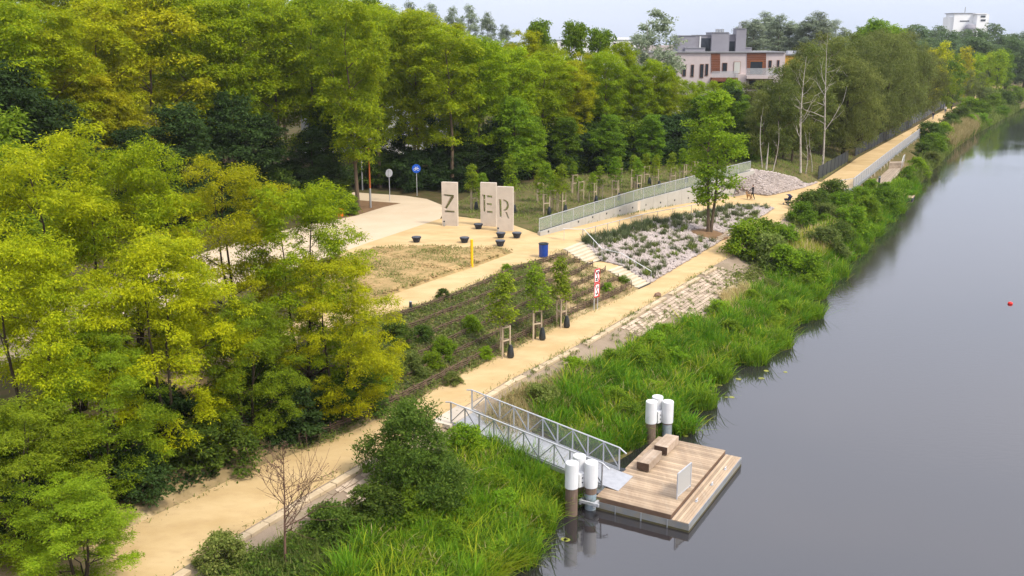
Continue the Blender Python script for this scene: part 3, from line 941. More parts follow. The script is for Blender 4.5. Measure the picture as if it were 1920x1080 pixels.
# boulder on the path
bm = bmesh.new()
bmesh.ops.create_icosphere(bm, subdivisions=3, radius=1)
for v in bm.verts:
    k = 1 + 0.12 * math.sin(3 * v.co.x + 1) * math.cos(2.5 * v.co.y) + 0.06 * math.sin(7 * v.co.z + 4 * v.co.x)
    v.co = Vector((v.co.x * 0.28 * k, v.co.y * 0.22 * k, max(-0.12, v.co.z * 0.2 * k) + 0.10))
me = bpy.data.meshes.new('boulder'); bm.to_mesh(me); bm.free(); me.materials.append(MATS['boulder'])
o = link('boulder', me, loc=gp(1233, 556)); tag(o, 'single reddish brown boulder lying on the towpath below the stairs', 'rock')

# lamp, traffic signs
p = gp(695, 389)
t = thing('street_lamp', 'rust orange street lamp pole with flat grey head beside the roadway', 'street lamp', p)
hl = top_z(p, 260) - p.z
MB().tube([(0, 0, -.1), (0, 0, 1.9)], [0.11, 0.10], 10).build('base_sleeve', MATS['steel'], t)
MB().tube([(0, 0, 1.9), (0, 0, hl - .3)], [0.095, 0.06], 10).build('pole', MATS['rust_post'], t)
MB().lathe([(0.06, hl - .3), (0.11, hl - .12), (0.11, hl - .08)], n=12).build('neck', MATS['steel'], t)
MB().lathe([(0.36, hl - .078), (0.38, hl - .02), (0.2, hl)], n=18).build('lamp_head', MATS['steel_light'], t)
p = gp(680, 357)
t = thing('street_lamp', 'plain grey lamp pole standing at the forest edge behind the roadway', 'street lamp', p)
MB().tube([(0, 0, -.1), (0, 0, 5.6)], [0.09, 0.05], 8).build('pole', MATS['steel'], t)
MB().lathe([(0.2, 5.58), (0.22, 5.64), (0.1, 5.68)], n=12).build('lamp_head', MATS['steel'], t)
p = gp(731, 377)
t = thing('road_sign', 'round road sign showing its grey back on a thin steel pole', 'sign', p)
hs = top_z(p, 317) - p.z
MB().tube([(0, 0, -.1), (0, 0, hs)], 0.035, 8).build('pole', MATS['steel_light'], t)
def disc(r, th, c, rz, n=24):
    m = MB()
    m.lathe([(r, -th / 2), (r, th / 2)], n=n)
    M = Matrix.Translation(c) @ Matrix.Rotation(rz, 4, 'Z') @ Matrix.Rotation(math.pi / 2, 4, 'X')
    m.v = [tuple(M @ Vector(v)) for v in m.v]
    return m
disc(0.42, 0.02, (0.0, 0.05, hs - 0.42), 0.7).build('disc', MATS['sign_back'], t)
for dz in (-0.2, 0.2):
    MB().box((0, 0.02, hs - 0.42 + dz), (0.3, 0.05, 0.04), 0.7).build('clamp', MATS['steel'], t)
p = gp(782, 367)
t = thing('bicycle_sign', 'round blue bicycle road sign on a thin steel pole', 'sign', p)
hs = top_z(p, 308) - p.z
MB().tube([(0, 0, -.1), (0, 0, hs - 0.1)], 0.035, 8).build('pole', MATS['steel_light'], t)
dk = disc(0.46, 0.02, (0, -0.06, hs - 0.45), 0.0).build('disc', MATS['sign_blue'], t)
m_ = MB()
zc, yc = hs - 0.45, -0.078
def ring(cx_, cz_, r, w):
    pts = [(cx_ + r * math.cos(a), yc, cz_ + r * math.sin(a)) for a in np.linspace(0, 2 * math.pi, 15)]
    for q0, q1 in zip(pts[:-1], pts[1:]): m_.beam(q0, q1, 0.012, w)
ring(-0.17, zc - 0.08, 0.115, 0.035); ring(0.17, zc - 0.08, 0.115, 0.035)
for q0, q1 in (((-.17, zc - .08), (-.09, zc + .1)), ((-.09, zc + .1), (.1, zc + .1)), ((.1, zc + .1), (.17, zc - .08)), ((-.09, zc + .1), (0, zc - .08)), ((0, zc - .08), (.1, zc + .1)),
               ((.1, zc + .1), (.08, zc + .2)), ((.08, zc + .2), (.17, zc + .2)), ((-.14, zc + .16), (-.04, zc + .16)), ((-.09, zc + .1), (-.1, zc + .16)), ((-.17, zc - .08), (0, zc - .08))):
    m_.beam((q0[0], yc, q0[1]), (q1[0], yc, q1[1]), 0.012, 0.03)
m_.build('bicycle_mark', MATS['sign_white'], t)

# orange box and blue-topped crate half hidden by the trees
p = gp(634, 405)
t = thing('utility_box', 'bright orange utility box half hidden by leaves at the roadway edge', 'box', p, 0.3)
MB().bbox((0, 0, 0.32), (0.9, 0.6, 0.64), 0, 0.03).build('body', MATS['orange_paint'], t)
MB().bbox((0, 0, 0.68), (0.96, 0.66, 0.07), 0, 0.02).build('lid', MATS['orange_paint'], t)

# canal notice board: two red and white plates on two posts
pa, pb = gp(1114, 583), gp(1122, 579)
c = (pa + pb) / 2
zt = top_z(c, 504)
qa, qb = at(1114, 505, zt), at(1126, 501.5, zt)
ang = frame_of(qa, qb)
t = thing('canal_notice', 'pair of stacked red framed no mooring plates on two steel posts', 'sign', c, ang)
hh = zt - c.z
for s in (-1, 1):
    MB().tube([(s * 0.2, 0.05, -.1), (s * 0.2, 0.05, hh - .05)], 0.03, 8).build('post', MATS['steel_light'], t)
PW = 0.62
PH = 0.98
for k in range(2):
    z1 = hh - k * (PH + 0.04); z0 = z1 - PH
    pl = MB().box((0, 0, (z0 + z1) / 2), (PW, 0.02, PH)).build('plate', MATS['sign_white'], t)
    m_ = MB()
    for (x0, za, x1, zb) in ((-PW / 2, z0 + .04, PW / 2, z0 + .04), (-PW / 2, z1 - .04, PW / 2, z1 - .04)):
        m_.box(((x0 + x1) / 2, -0.014, za), (PW, 0.012, 0.08))
    for x in (-PW / 2 + .03, PW / 2 - .03):
        m_.box((x, -0.014, (z0 + z1) / 2), (0.06, 0.011, PH - 0.16))
    m_.build('red_frame', MATS['sign_red'], pl)
    MB().beam((-PW / 2 + .09, -0.020, z1 - .09), (PW / 2 - .09, -0.020, z0 + .09), 0.01, 0.06).build('red_slash', MATS['sign_red'], pl)
    m_ = MB()
    zc = (z0 + z1) / 2
    if k == 0:     # bollard with a rope bend above it
        for q0, q1 in (((-.08, zc + .16), (.02, zc + .28)), ((.02, zc + .28), (.18, zc + .26)), ((.18, zc + .26), (.24, zc + .12)), ((.24, zc + .12), (.16, zc + .08)), ((-.02, zc + .12), (.08, zc + .2))):
            m_.beam((q0[0], -0.014, q0[1]), (q1[0], -0.014, q1[1]), 0.008, 0.07)
        m_.box((-0.06, -0.014, zc - .17), (0.2, 0.008, 0.06)); m_.box((-0.06, -0.014, zc - .24), (0.1, 0.008, 0.09)); m_.box((-0.06, -0.014, zc - .32), (0.26, 0.008, 0.06))
    else:          # anchor like hook
        for q0, q1 in (((.06, zc + .3), (.06, zc + .12)), ((.06, zc + .3), (.16, zc + .26)), ((.06, zc + .12), (.2, zc + .16)), ((-.14, zc - .2), (-.02, zc - .3)), ((-.02, zc - .3), (.1, zc - .2)), ((-.02, zc - .3), (-.02, zc - .16))):
            m_.beam((q0[0], -0.014, q0[1]), (q1[0], -0.014, q1[1]), 0.008, 0.06)
    m_.build('black_mark', MATS['sign_black'], pl)

# ------------------------------------------------------------------ pontoon, piles, gangway
ZD = 0.62
A, B, C_, D_ = at(1121, 933, ZD), at(1228, 819, ZD), at(1367, 843, ZD), at(1254, 962, ZD)
e2 = ((B - A) + (C_ - D_)).normalized()
e1 = Vector((e2.y, -e2.x, 0))
Lp = ((B - A).length + (C_ - D_).length) / 2
Wp = ((D_ - A).dot(e1) + (C_ - B).dot(e1)) / 2
pc = (A + B + C_ + D_) / 4
prz = math.atan2(e2.y, e2.x)            # local x along the long side, local -y towards open water
Fd = at(1283, 975, 0.42)
Wl = (Fd - pc).dot(e1) - Wp / 2         # width of the lower landing step
Wl = max(0.8, min(1.6, Wl))
print('PONTOON', Lp, Wp, Wl, pc)
pt = thing('pontoon', 'floating pontoon with brown timber deck and lower landing step', 'pontoon', (pc.x, pc.y, 0), prz)
Wt = Wp + Wl
MB().box((0, -(Wl) / 2, 0.13), (Lp + 0.02, Wt + 0.02, 0.5)).build('hull', MATS['hull'], pt)
MB().box((0, -Wl / 2, 0.02), (Lp + 0.03, Wt + 0.03, 0.14)).build('algae_band', MATS['algae'], pt)
for s in (-1, 1):
    MB().box((s * (Lp / 2 + 0.02), -Wl / 2, 0.12), (0.03, 0.06, 0.5)).build('hull_seam', MATS['steel'], pt)
    for yy in (-Wt * .28, Wt * .28):
        MB().box((s * (Lp / 2 + 0.02), -Wl / 2 + yy, 0.12), (0.03, 0.04, 0.5)).build('hull_seam', MATS['steel'], pt)
npl = 38
pw = Lp / npl
pm = {}
for v in range(3):
    pm[v] = MB().bbox((0, 0, 0), (pw - 0.012, Wp, 0.035), 0, 0.004).mesh('plank', MATS['plank'])
for k in range(npl):
    link('deck_plank', pm[k % 3], pt, ((k + 0.5) * pw - Lp / 2, 0, ZD - 0.018 + random.uniform(-.002, .002)))
# dark skirt boards under the deck edge
MB().box((-Lp / 2 + 0.02, 0, 0.49), (0.04, Wp - 0.02, 0.21)).build('skirt_board', MATS['plank_edge'], pt)
MB().box((Lp / 2 - 0.02, 0, 0.49), (0.04, Wp - 0.02, 0.21)).build('skirt_board', MATS['plank_edge'], pt)
MB().box((0, -Wp / 2 + 0.02, 0.49), (Lp - 0.1, 0.04, 0.21)).build('skirt_board', MATS['plank_edge'], pt)
MB().box((0, Wp / 2 - 0.02, 0.49), (Lp - 0.1, 0.04, 0.21)).build('skirt_board', MATS['plank_edge'], pt)
nb = 6
bw = (Wl - 0.04) / nb
lb = MB().bbox((0, 0, 0), (Lp, bw - 0.01, 0.035), 0, 0.004).mesh('landing_board', MATS['plank'])
for k in range(nb):
    link('landing_board', lb, pt, (0, -Wp / 2 - 0.03 - (k + .5) * bw, 0.40))
MB().box((0, -Wp / 2 - Wl + 0.0, 0.36), (Lp + 0.06, 0.03, 0.1)).build('edge_rail', MATS['steel'], pt)
def tolocal(p):
    d = p - Vector((pc.x, pc.y, 0))
    return Vector((d.dot(e2), -d.dot(e1), p.z))
for px, py in ((1306, 940), (1335, 909), (1360, 880)):
    q = tolocal(at(px, py, 0.42))
    m_ = MB()
    m_.box((q.x, q.y, 0.428), (0.2, 0.09, 0.02))
    m_.tube([(q.x, q.y, .43), (q.x, q.y, .5)], 0.03, 8)
    m_.tube([(q.x - .13, q.y, .53), (q.x - .05, q.y, .51), (q.x + .05, q.y, .51), (q.x + .13, q.y, .53)], [0.018, 0.025, 0.025, 0.018], 8)
    m_.build('mooring_cleat', MATS['steel_light'], pt)
# hatch ring and kick plate beside the gangway
q = tolocal(at(1163, 880, ZD))
MB().box((q.x, q.y - .05, ZD + 0.004), (0.35, 0.35, 0.01)).build('hatch', MATS['steel_dark'], pt)
# mesh screen
qa, qb = tolocal(at(1269, 936, ZD)), tolocal(at(1294, 914, ZD))
ct = (qa + qb) / 2
sc_p = pt.matrix_basis
wpos = Vector((pc.x, pc.y, 0)) + e2 * ct.x - e1 * ct.y
sl_ = (qb - qa).length
t = thing('deck_screen', 'pale framed mesh screen standing upright on the pontoon deck', 'screen', (wpos.x, wpos.y, ZD), prz + math.atan2((qb - qa).y, (qb - qa).x))
hs = top_z(wpos, 878) - ZD
for s in (-1, 1):
    MB().beam((s * sl_ / 2, 0, 0), (s * sl_ / 2, 0, hs), 0.05, 0.05).build('post', MATS['steel_light'], t)
MB().beam((-sl_ / 2, 0, hs), (sl_ / 2, 0, hs), 0.05, 0.05).build('top_rail', MATS['steel_light'], t)
MB().beam((-sl_ / 2, 0, .12), (sl_ / 2, 0, .12), 0.05, 0.05).build('bottom_rail', MATS['steel_light'], t)
MB().box((0, 0, hs / 2 + .06), (sl_ - .04, 0.012, hs - .14)).build('mesh_panel', MATS['screen_mesh'], t)
# benches of stacked timbers
def bench(c4, base, lb_):
    zt_ = ZD + 0.46
    q = [tolocal(at(px, py, zt_)) for px, py in c4]
    cc = sum(q, Vector()) / 4
    Lb = ((q[1] - q[0]).length + (q[2] - q[3]).length) / 2
    Wb = ((q[3] - q[0]).length + (q[2] - q[1]).length) / 2
    an = math.atan2((q[1] - q[0]).y, (q[1] - q[0]).x)
    wp_ = Vector((pc.x, pc.y, 0)) + e2 * cc.x - e1 * cc.y
    t = thing('bench', lb_, 'bench', (wp_.x, wp_.y, ZD), prz)
    Wb = min(Wb, 0.9)
    print('BENCH', Lb, Wb)
    nb_ = 4
    for k in range(nb_):
        y = -Wb / 2 + (k + .5) * Wb / nb_
        MB().bbox((0, y, 0.27), (Lb, Wb / nb_ - 0.003, 0.38), 0, 0.008).build('beam', MATS['bench_wood'], t)
        for s in (-1, 1):
            MB().box((s * (Lb / 2 + .002), y, 0.265), (0.008, Wb / nb_ - 0.002, 0.36)).build('end_grain', MATS['bench_end'], t)
    for s in (-1, 1):
        MB().box((s * Lb * .35, 0, 0.04), (0.1, Wb * .8, 0.08)).build('foot', MATS['steel_dark'], t)
bench([(1191, 865), (1221, 842), (1243, 846), (1216, 869)], None, 'timber block bench on the pontoon beside the gangway end')
bench([(1226, 834), (1250, 813), (1274, 818), (1250, 839)], None, 'timber block bench on the pontoon in front of the white capped piles')

def dolphin(specs, back, lb_, bracket):
    base = specs[0][0]
    t = thing('mooring_piles', lb_, 'mooring piles', (base.x, base.y, 0))
    allp = specs + [back]
    for k, (p, ztop, kind) in enumerate(allp):
        d = Vector((p.x - base.x, p.y - base.y, 0))
        r = 0.27
        if kind == 'blue':
            pl = MB().lathe([(r - .02, -1.5), (r - .02, 0.75)], d, 20).build('pile', MATS['blue_pile'], t)
            MB().lathe([(r - .015, 0.75), (r - .015, ztop - 1.15)], d, 20).build('pile_band', MATS['rust_pile'], pl)
        else:
            pl = MB().lathe([(r, -1.5), (r, ztop - 1.15)], d, 20).build('pile', MATS['rust_pile'], t)
        MB().lathe([(r + .02, ztop - 1.16), (r + .025, ztop - 1.14), (r + .025, ztop - .03), (r + .005, ztop)], d, 24).build('cap', MATS['white_paint'], pl)
    # joining plates
    c = [Vector((p.x - base.x, p.y - base.y, 0)) for p, _, _ in allp]
    zt_ = min(z for _, z, _ in allp)
    cc_ = (c[0] + c[1]) / 2 * .55 + c[2] * .45
    an_ = math.atan2((c[1] - c[0]).y, (c[1] - c[0]).x)
    jp = MB().box((cc_.x, cc_.y, zt_ - .85), (.34, .3, .62), an_).build('joining_plate', MATS['white_paint'], t)
    for dz_ in (-.1, .12):
        f_ = cc_ + Vector((math.sin(an_), -math.cos(an_), 0)) * .155
        MB().box((f_.x, f_.y, zt_ - .85 + dz_), (.05, .03, .05), an_).build('bolt', MATS['steel_dark'], jp)
    m_ = MB()
    mid = (c[0] + c[1]) / 2
    if bracket:
        cc = c[1]
        for s in (-1, 1):
            m_.beam(cc + e1 * (s * .34) - e2 * .4 + Vector((0, 0, .42)), cc + e1 * (s * .34) + e2 * .75 + Vector((0, 0, .42)), .1, .1)
            m_.beam(cc + e2 * (s * .34) - e1 * .4 + Vector((0, 0, .42)), cc + e2 * (s * .34) + e1 * .55 + Vector((0, 0, .42)), .09, .13)
            m_.beam(cc + e1 * (s * .34) - e2 * .4 + Vector((0, 0, .30)), cc + e1 * (s * .34) + e2 * .75 + Vector((0, 0, .30)), .1, .03)
        m_.build('guide_frame', MATS['steel_light'], t)
p1, p2 = at(1071, 964, 0), at(1107, 953, 0)
zt1 = top_z(p1, 867)
pb_ = (p1 + p2) / 2 + Vector((-0.05, 0.75, 0))
dolphin([(p1, zt1, 'rust'), (p2, top_z(p2, 866), 'blue')], (pb_, top_z(pb_, 854), 'rust'), 'three rusty mooring piles with white caps beside the gangway end', True)
p1, p2 = at(1219, 829, 0), at(1250, 819, 0)
pb_ = (p1 + p2) / 2 + Vector((0, 0.8, 0))
dolphin([(p1, top_z(p1, 752), 'rust'), (p2, top_z(p2, 752), 'blue')], (pb_, top_z(pb_, 743), 'rust'), 'three rusty mooring piles with white caps behind the benches', False)

# gangway
a0, a1 = at(848, 798, 2.05), at(883, 768, 2.05)
b0, b1 = at(1128, 909, 0.72), at(1161, 884, 0.72)
ga, gb = (a0 + a1) / 2, (b0 + b1) / 2
gd = gb - ga
gl = math.hypot(gd.x, gd.y)
grz = math.atan2(gd.y, gd.x)
gw = ((a1 - a0).length + (b1 - b0).length) / 2
dz = gd.z
print('GANGWAY', gl, gw, dz)
gw = min(gw, 1.9)
t = thing('gangway', 'silver steel truss gangway with mesh sides leading down to pontoon', 'gangway', ga, grz)
gz_ = lambda x: dz * x / gl
def gpnt(x, y, z): return Vector((x, y, gz_(x) + z))
nseg = 6
for k in range(nseg):
    x0, x1 = gl * k / nseg + .006, gl * (k + 1) / nseg - .006
    m_ = MB()
    m_.add([gpnt(x0, -gw / 2 + .05, 0), gpnt(x1, -gw / 2 + .05, 0), gpnt(x1, gw / 2 - .05, 0), gpnt(x0, gw / 2 - .05, 0),
            gpnt(x0, -gw / 2 + .05, -.04), gpnt(x1, -gw / 2 + .05, -.04), gpnt(x1, gw / 2 - .05, -.04), gpnt(x0, gw / 2 - .05, -.04)],
           [(0, 1, 2, 3), (7, 6, 5, 4), (0, 4, 5, 1), (1, 5, 6, 2), (2, 6, 7, 3), (3, 7, 4, 0)])
    m_.build('grating', MATS['grating'], t)
for s in (-1, 1):
    y = s * gw / 2
    MB().beam(gpnt(0, y, -.06), gpnt(gl, y, -.06), 0.08, 0.2).build('side_beam', MATS['steel'], t)
    MB().tube([gpnt(-.3, y, 1.02), gpnt(0, y, 1.12), gpnt(gl, y, 1.12), gpnt(gl + .35, y, 0.95)], 0.035, 8).build('handrail', MATS['steel_light'], t)
    MB().beam(gpnt(0, y, .10), gpnt(gl, y, .10), 0.045, 0.05).build('lower_chord', MATS['steel'], t)
    for k in range(11):
        x = gl * k / 10
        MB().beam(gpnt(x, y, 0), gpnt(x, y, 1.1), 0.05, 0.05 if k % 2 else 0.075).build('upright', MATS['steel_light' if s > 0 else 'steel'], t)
    for k in range(10):
        x0, x1 = gl * k / 10, gl * (k + 1) / 10
        za, zb = (0.12, 1.08) if k % 2 else (1.08, .12)
        if k % 2 == 0: za, zb = .12, 1.08
        else: za, zb = 1.08, .12
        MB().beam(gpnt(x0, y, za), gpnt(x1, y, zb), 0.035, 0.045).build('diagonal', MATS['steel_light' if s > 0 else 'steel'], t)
        m_ = MB()
        m_.add([gpnt(x0 + .03, y - .02 * s, .12), gpnt(x1 - .03, y - .02 * s, .12), gpnt(x1 - .03, y - .02 * s, 1.07), gpnt(x0 + .03, y - .02 * s, 1.07)], [(0, 1, 2, 3)])
        m_.build('mesh_panel', MATS['gangway_mesh'], t)
m_ = MB()
m_.add([gpnt(gl - .02, -gw / 2 + .1, .02), (gl + .75, -gw / 2 + .1, ZD - ga.z + .02), (gl + .75, gw / 2 - .1, ZD - ga.z + .02), gpnt(gl - .02, gw / 2 - .1, .02),
        gpnt(gl - .02, -gw / 2 + .1, -.01), (gl + .75, -gw / 2 + .1, ZD - ga.z + .004), (gl + .75, gw / 2 - .1, ZD - ga.z + .004), gpnt(gl - .02, gw / 2 - .1, -.01)],
       [(0, 1, 2, 3), (7, 6, 5, 4), (0, 4, 5, 1), (1, 5, 6, 2), (2, 6, 7, 3), (3, 7, 4, 0)])
m_.build('end_flap', MATS['grating'], t)
MB().box((-0.45, 0, -0.06), (1.1, gw + .5, 0.2)).build('abutment', MATS['concrete'], t)

# lily pads and a red buoy
k = 0
for cx_, cy_, n_, sx, sy in ((1345, 728, 13, 38, 22), (1440, 700, 3, 40, 14), (1062, 1012, 2, 10, 14), (985, 1055, 3, 16, 12), (1270, 812, 4, 25, 8)):
    for i in range(n_):
        p = at(cx_ + random.gauss(0, 1) * sx * .6, cy_ + random.gauss(0, 1) * sy * .6, 0.012)
        r = random.uniform(0.10, 0.2)
        n = 11
        pts = [(0, 0, 0)] + [(r * (1 + .06 * math.sin(3 * a)) * math.cos(a), r * math.sin(a), 0) for a in np.linspace(0.15, 2 * math.pi - .15, n)]
        m_ = MB(); m_.add(pts + [(x, y, z - .008) for x, y, z in pts], [(0, j, j + 1) for j in range(1, n)] + [(j, j + n + 1, j + n + 2, j + 1) for j in range(1, n)])
        o = m_.build('lily_pad', MATS['lily'], loc=p); o.rotation_euler = (0, 0, random.uniform(0, 6))
        lbl = {1345: 'floating round lily pad among the cluster just beyond the bank reeds', 1440: 'floating round lily pad scattered out from the reed edge over open water',
               1062: 'floating yellowish lily pad beside the rusty piles', 985: 'floating lily pad at the tip of the near reeds', 1270: 'floating lily pad next to the white capped piles behind the benches'}[cx_]
        tag(o, lbl, 'lily pad', 'lily pads ' + str({1345: 'beyond the reeds', 1440: 'in open water', 1062: 'by the piles', 985: 'at the near reeds', 1270: 'by the far piles'}[cx_]))
o = MB().lathe([(0.02, -.08), (0.15, -.04), (0.19, .05), (0.15, .14), (0.03, .18)], n=14).build('buoy', MATS['buoy_red'], smooth=True)
o.location = at(1894, 570, 0); tag(o, 'small red buoy floating alone on the open water', 'buoy')

# ------------------------------------------------------------------ raised walkway, terrace, small dock
wk = thing('raised_walkway', 'raised timber and steel walkway carrying the path above the bank', 'walkway', RR[14])
wo2 = RR[14].copy()
WKL = [RR[14], RR[15], RR[16], RR[17]]
m_ = MB()
for i in range(3):
    a, b_ = WKL[i] - wo2, WKL[i + 1] - wo2
    m_.beam(a + N2 * .12 + Vector((0, 0, -.16)), b_ + N2 * .12 + Vector((0, 0, -.16)), 0.16, 0.34)
m_.build('edge_beam', MATS['steel'], wk)
for i in (1, 2):
    a, b_ = WKL[i] - wo2, WKL[i + 1] - wo2
    k = int((b_ - a).length / 3.0)
    for j in range(k):
        q = a.lerp(b_, (j + .5) / k) + N2 * 0.15
        MB().beam(q + Vector((0, 0, -.36)), q + Vector((0, 0, -1.9)), 0.16, 0.16).build('support_post', MATS['concrete'], wk)
rl_ = thing('walkway_railing', 'grey steel railing with dense uprights along the raised walkway', 'railing', wo2)
tot = 0
for i in range(3):
    a, b_ = WKL[i] - wo2 + N2 * .1, WKL[i + 1] - wo2 + N2 * .1
    L = (b_ - a).length
    k = max(1, int(L / 2.0))
    for j in range(k):
        q0, q1 = a.lerp(b_, j / k), a.lerp(b_, (j + 1) / k)
        MB().beam(q0, q0 + Vector((0, 0, 1.15)), 0.06, 0.06).build('post', MATS['steel'], rl_)
        m_ = MB()
        m_.add([q0 + Vector((0, 0, .06)), q1 + Vector((0, 0, .06)), q1 + Vector((0, 0, 1.1)), q0 + Vector((0, 0, 1.1))], [(0, 1, 2, 3)])
        m_.build('infill_panel', MATS['walk_mesh' if i else 'gangway_mesh'], rl_)
        MB().beam(q0 + Vector((0, 0, 1.15)), q1 + Vector((0, 0, 1.15)), 0.07, 0.05).build('top_rail', MATS['steel_light'], rl_)
# lower terrace
c4 = [at(1628, 348, 1.45), at(1664, 316, 1.45), at(1690, 315, 1.45), at(1655, 353, 1.45)]
te = thing('lower_terrace', 'small weathered timber terrace with steps beside the raised walkway', 'terrace', c4[0])
nb_ = 12
for k in range(nb_):
    t0, t1 = (k + .02) / nb_, (k + .98) / nb_
    c = [c4[0].lerp(c4[3], t0), c4[0].lerp(c4[3], t1), c4[1].lerp(c4[2], t1), c4[1].lerp(c4[2], t0)]
    m_ = MB(); quad_prism(m_, [q - c4[0] for q in c][::-1], -.06, 0); m_.build('board', MATS['weathered_wood'], te)
m_ = MB(); quad_prism(m_, [(q - c4[0]) * .97 for q in c4][::-1], -.5, -.062); m_.build('sub_frame', MATS['concrete'], te)
d_ = (c4[1] - c4[0]).normalized()
for k in range(4):
    q = [c4[1] + d_ * (k * .35) , c4[1] + d_ * (k * .35 + .36), c4[2] + d_ * (k * .35 + .36), c4[2] + d_ * (k * .35)]
    m_ = MB(); quad_prism(m_, [v - c4[0] for v in q][::-1], -.1, (k + 1) * .17); m_.build('step', MATS['weathered_wood'], te)
q = [c4[1] + d_ * 1.42, c4[1] + d_ * 3.4, c4[2] + d_ * 3.4, c4[2] + d_ * 1.42]
m_ = MB(); quad_prism(m_, [v - c4[0] for v in q][::-1], -.1, .67); m_.build('landing', MATS['weathered_wood'], te)
m_ = MB()
r0 = c4[2] - c4[0]
m_.tube([r0 + Vector((0, 0, 1.0)), r0 + d_ * 1.4 + Vector((0, 0, 1.65)), r0 + d_ * 3.3 + Vector((0, 0, 1.65))], .035, 8)
for k, hh_ in ((0, 0), (.7, .33), (1.4, .67), (2.3, .67), (3.3, .67)):
    m_.tube([r0 + d_ * k + Vector((0, 0, hh_)), r0 + d_ * k + Vector((0, 0, hh_ + 1.0))], .025, 6)
m_.build('rail', MATS['white_paint'], te)
for px, py, ph, lb_ in ((1647, 356, 1.9, 'dark square lamp post standing on the lower timber terrace'), (1613, 350, 1.6, 'thin dark post at the bend of the walkway railing')):
    p = at(px, py, 1.4)
    t = thing('lamp_post', lb_, 'lamp post', p)
    w_ = 0.2 if px > 1630 else 0.09
    MB().box((0, 0, ph / 2 - .1), (w_, w_, ph)).build('body', MATS['steel_dark'], t)
    MB().box((0, -.0, ph - .25), (w_ + .012, w_ + .012, 0.12)).build('light_band', MATS['steel_light'], t)
# dock
c4 = [at(1678, 364, .3), at(1717, 364, .3), at(1712, 371, .3), at(1687, 371, .3)]
dk_ = thing('small_dock', 'tiny pale timber dock floating at the reed edge below the walkway', 'dock', (c4[3].x, c4[3].y, 0))
o_ = Vector((c4[3].x, c4[3].y, 0))
for k in range(8):
    t0, t1 = (k + .02) / 8, (k + .98) / 8
    c = [c4[3].lerp(c4[2], t0), c4[3].lerp(c4[2], t1), c4[0].lerp(c4[1], t1), c4[0].lerp(c4[1], t0)]
    m_ = MB(); quad_prism(m_, [q - o_ for q in c], .25, .3); m_.build('board', MATS['plank'], dk_)
m_ = MB(); quad_prism(m_, [(q - o_) * .98 for q in c4[::-1]], -.1, .248); m_.build('float', MATS['steel_dark'], dk_)

# dark chain link fence with posts beside the path
def net_fence(name, line, hgt, step, lb_, postmat, netmat, solid=True):
    t = thing(name, lb_, 'fence', line[0])
    for i in range(len(line) - 1):
        a, b_ = line[i], line[i + 1]
        k = max(1, int((b_ - a).length / step))
        for j in range(k):
            q0, q1 = a.lerp(b_, j / k), a.lerp(b_, (j + 1) / k)
            for q in (q0, q1): q.z = hz(q.x, q.y)
            q0 = q0 - line[0]; q1 = q1 - line[0]
            MB().tube([q0 - Vector((0, 0, .1)), q0 + Vector((0, 0, hgt + .05))], 0.05, 6).build('post', MATS[postmat], t)
            if netmat:
                m_ = MB(); m_.add([q0 + Vector((0, 0, .05)), q1 + Vector((0, 0, .05)), q1 + Vector((0, 0, hgt)), q0 + Vector((0, 0, hgt))], [(0, 1, 2, 3)])
                m_.build('net_panel', MATS[netmat], t)
    return t
f1 = [L2[3] + Vector((-.3, .25, 0)), L2[4] + Vector((-.3, .25, 0)), ]
net_fence('mesh_fence', f1, 1.7, 2.6, 'dark green mesh fence between the birches and the sandy path', 'steel_dark', 'fence_net')
f2 = [L2[5] + Vector((-.4, .3, 0)), L2[6] + Vector((-.4, .3, 0)), L2[7] + Vector((-.4, .3, 0))]
net_fence('mesh_fence', f2, 1.7, 2.6, 'dark mesh fence under the willows beside the raised walkway', 'steel_dark', 'fence_net')
f3 = [L2[7] + Vector((-.6, 1, 0)), L2[8] + Vector((-.6, 1, 0)), L2[9] + Vector((-.8, 1, 0)), L2[10] + Vector((-.8, 1, 0))]
net_fence('post_fence', f3, 2.0, 3.0, 'row of pale fence posts beside the far end of the path', 'steel_light', 'fence_net')
# ------------------------------------------------------------------ people, dog, stroller
def skin_mesh(name, nodes, edges, root, mats, pick, sub=2):
    """nodes: list of (co, (rx, ry)); one continuous surface; pick(face centre, nearest edge) -> material index"""
    me = bpy.data.meshes.new(name)
    me.from_pydata([n[0] for n in nodes], edges, [])
    o = bpy.data.objects.new(name, me)
    COL.objects.link(o)
    md = o.modifiers.new('skin', 'SKIN')
    md.use_smooth_shade = True
    sk = me.skin_vertices[0].data
    for i, nd in enumerate(nodes):
        sk[i].radius = nd[1]
        sk[i].use_root = (i == root)
    ss = o.modifiers.new('sub', 'SUBSURF'); ss.levels = sub; ss.render_levels = sub
    dg = bpy.context.evaluated_depsgraph_get()
    m2 = bpy.data.meshes.new_from_object(o.evaluated_get(dg))
    bpy.data.objects.remove(o)
    m2.materials.clear()
    for m in mats: m2.materials.append(MATS[m])
    P = [Vector(n[0]) for n in nodes]
    for f in m2.polygons:
        c = f.center
        best, bi = 1e9, 0
        for ei, (a, b_) in enumerate(edges):
            d = P[b_] - P[a]
            t_ = max(0, min(1, (c - P[a]).dot(d) / max(1e-9, d.length_squared)))
            ds = (c - P[a] - d * t_).length - 0.0
            if ds < best: best, bi = ds, ei
        f.material_index = pick(c, bi)
        f.use_smooth = True
    return m2

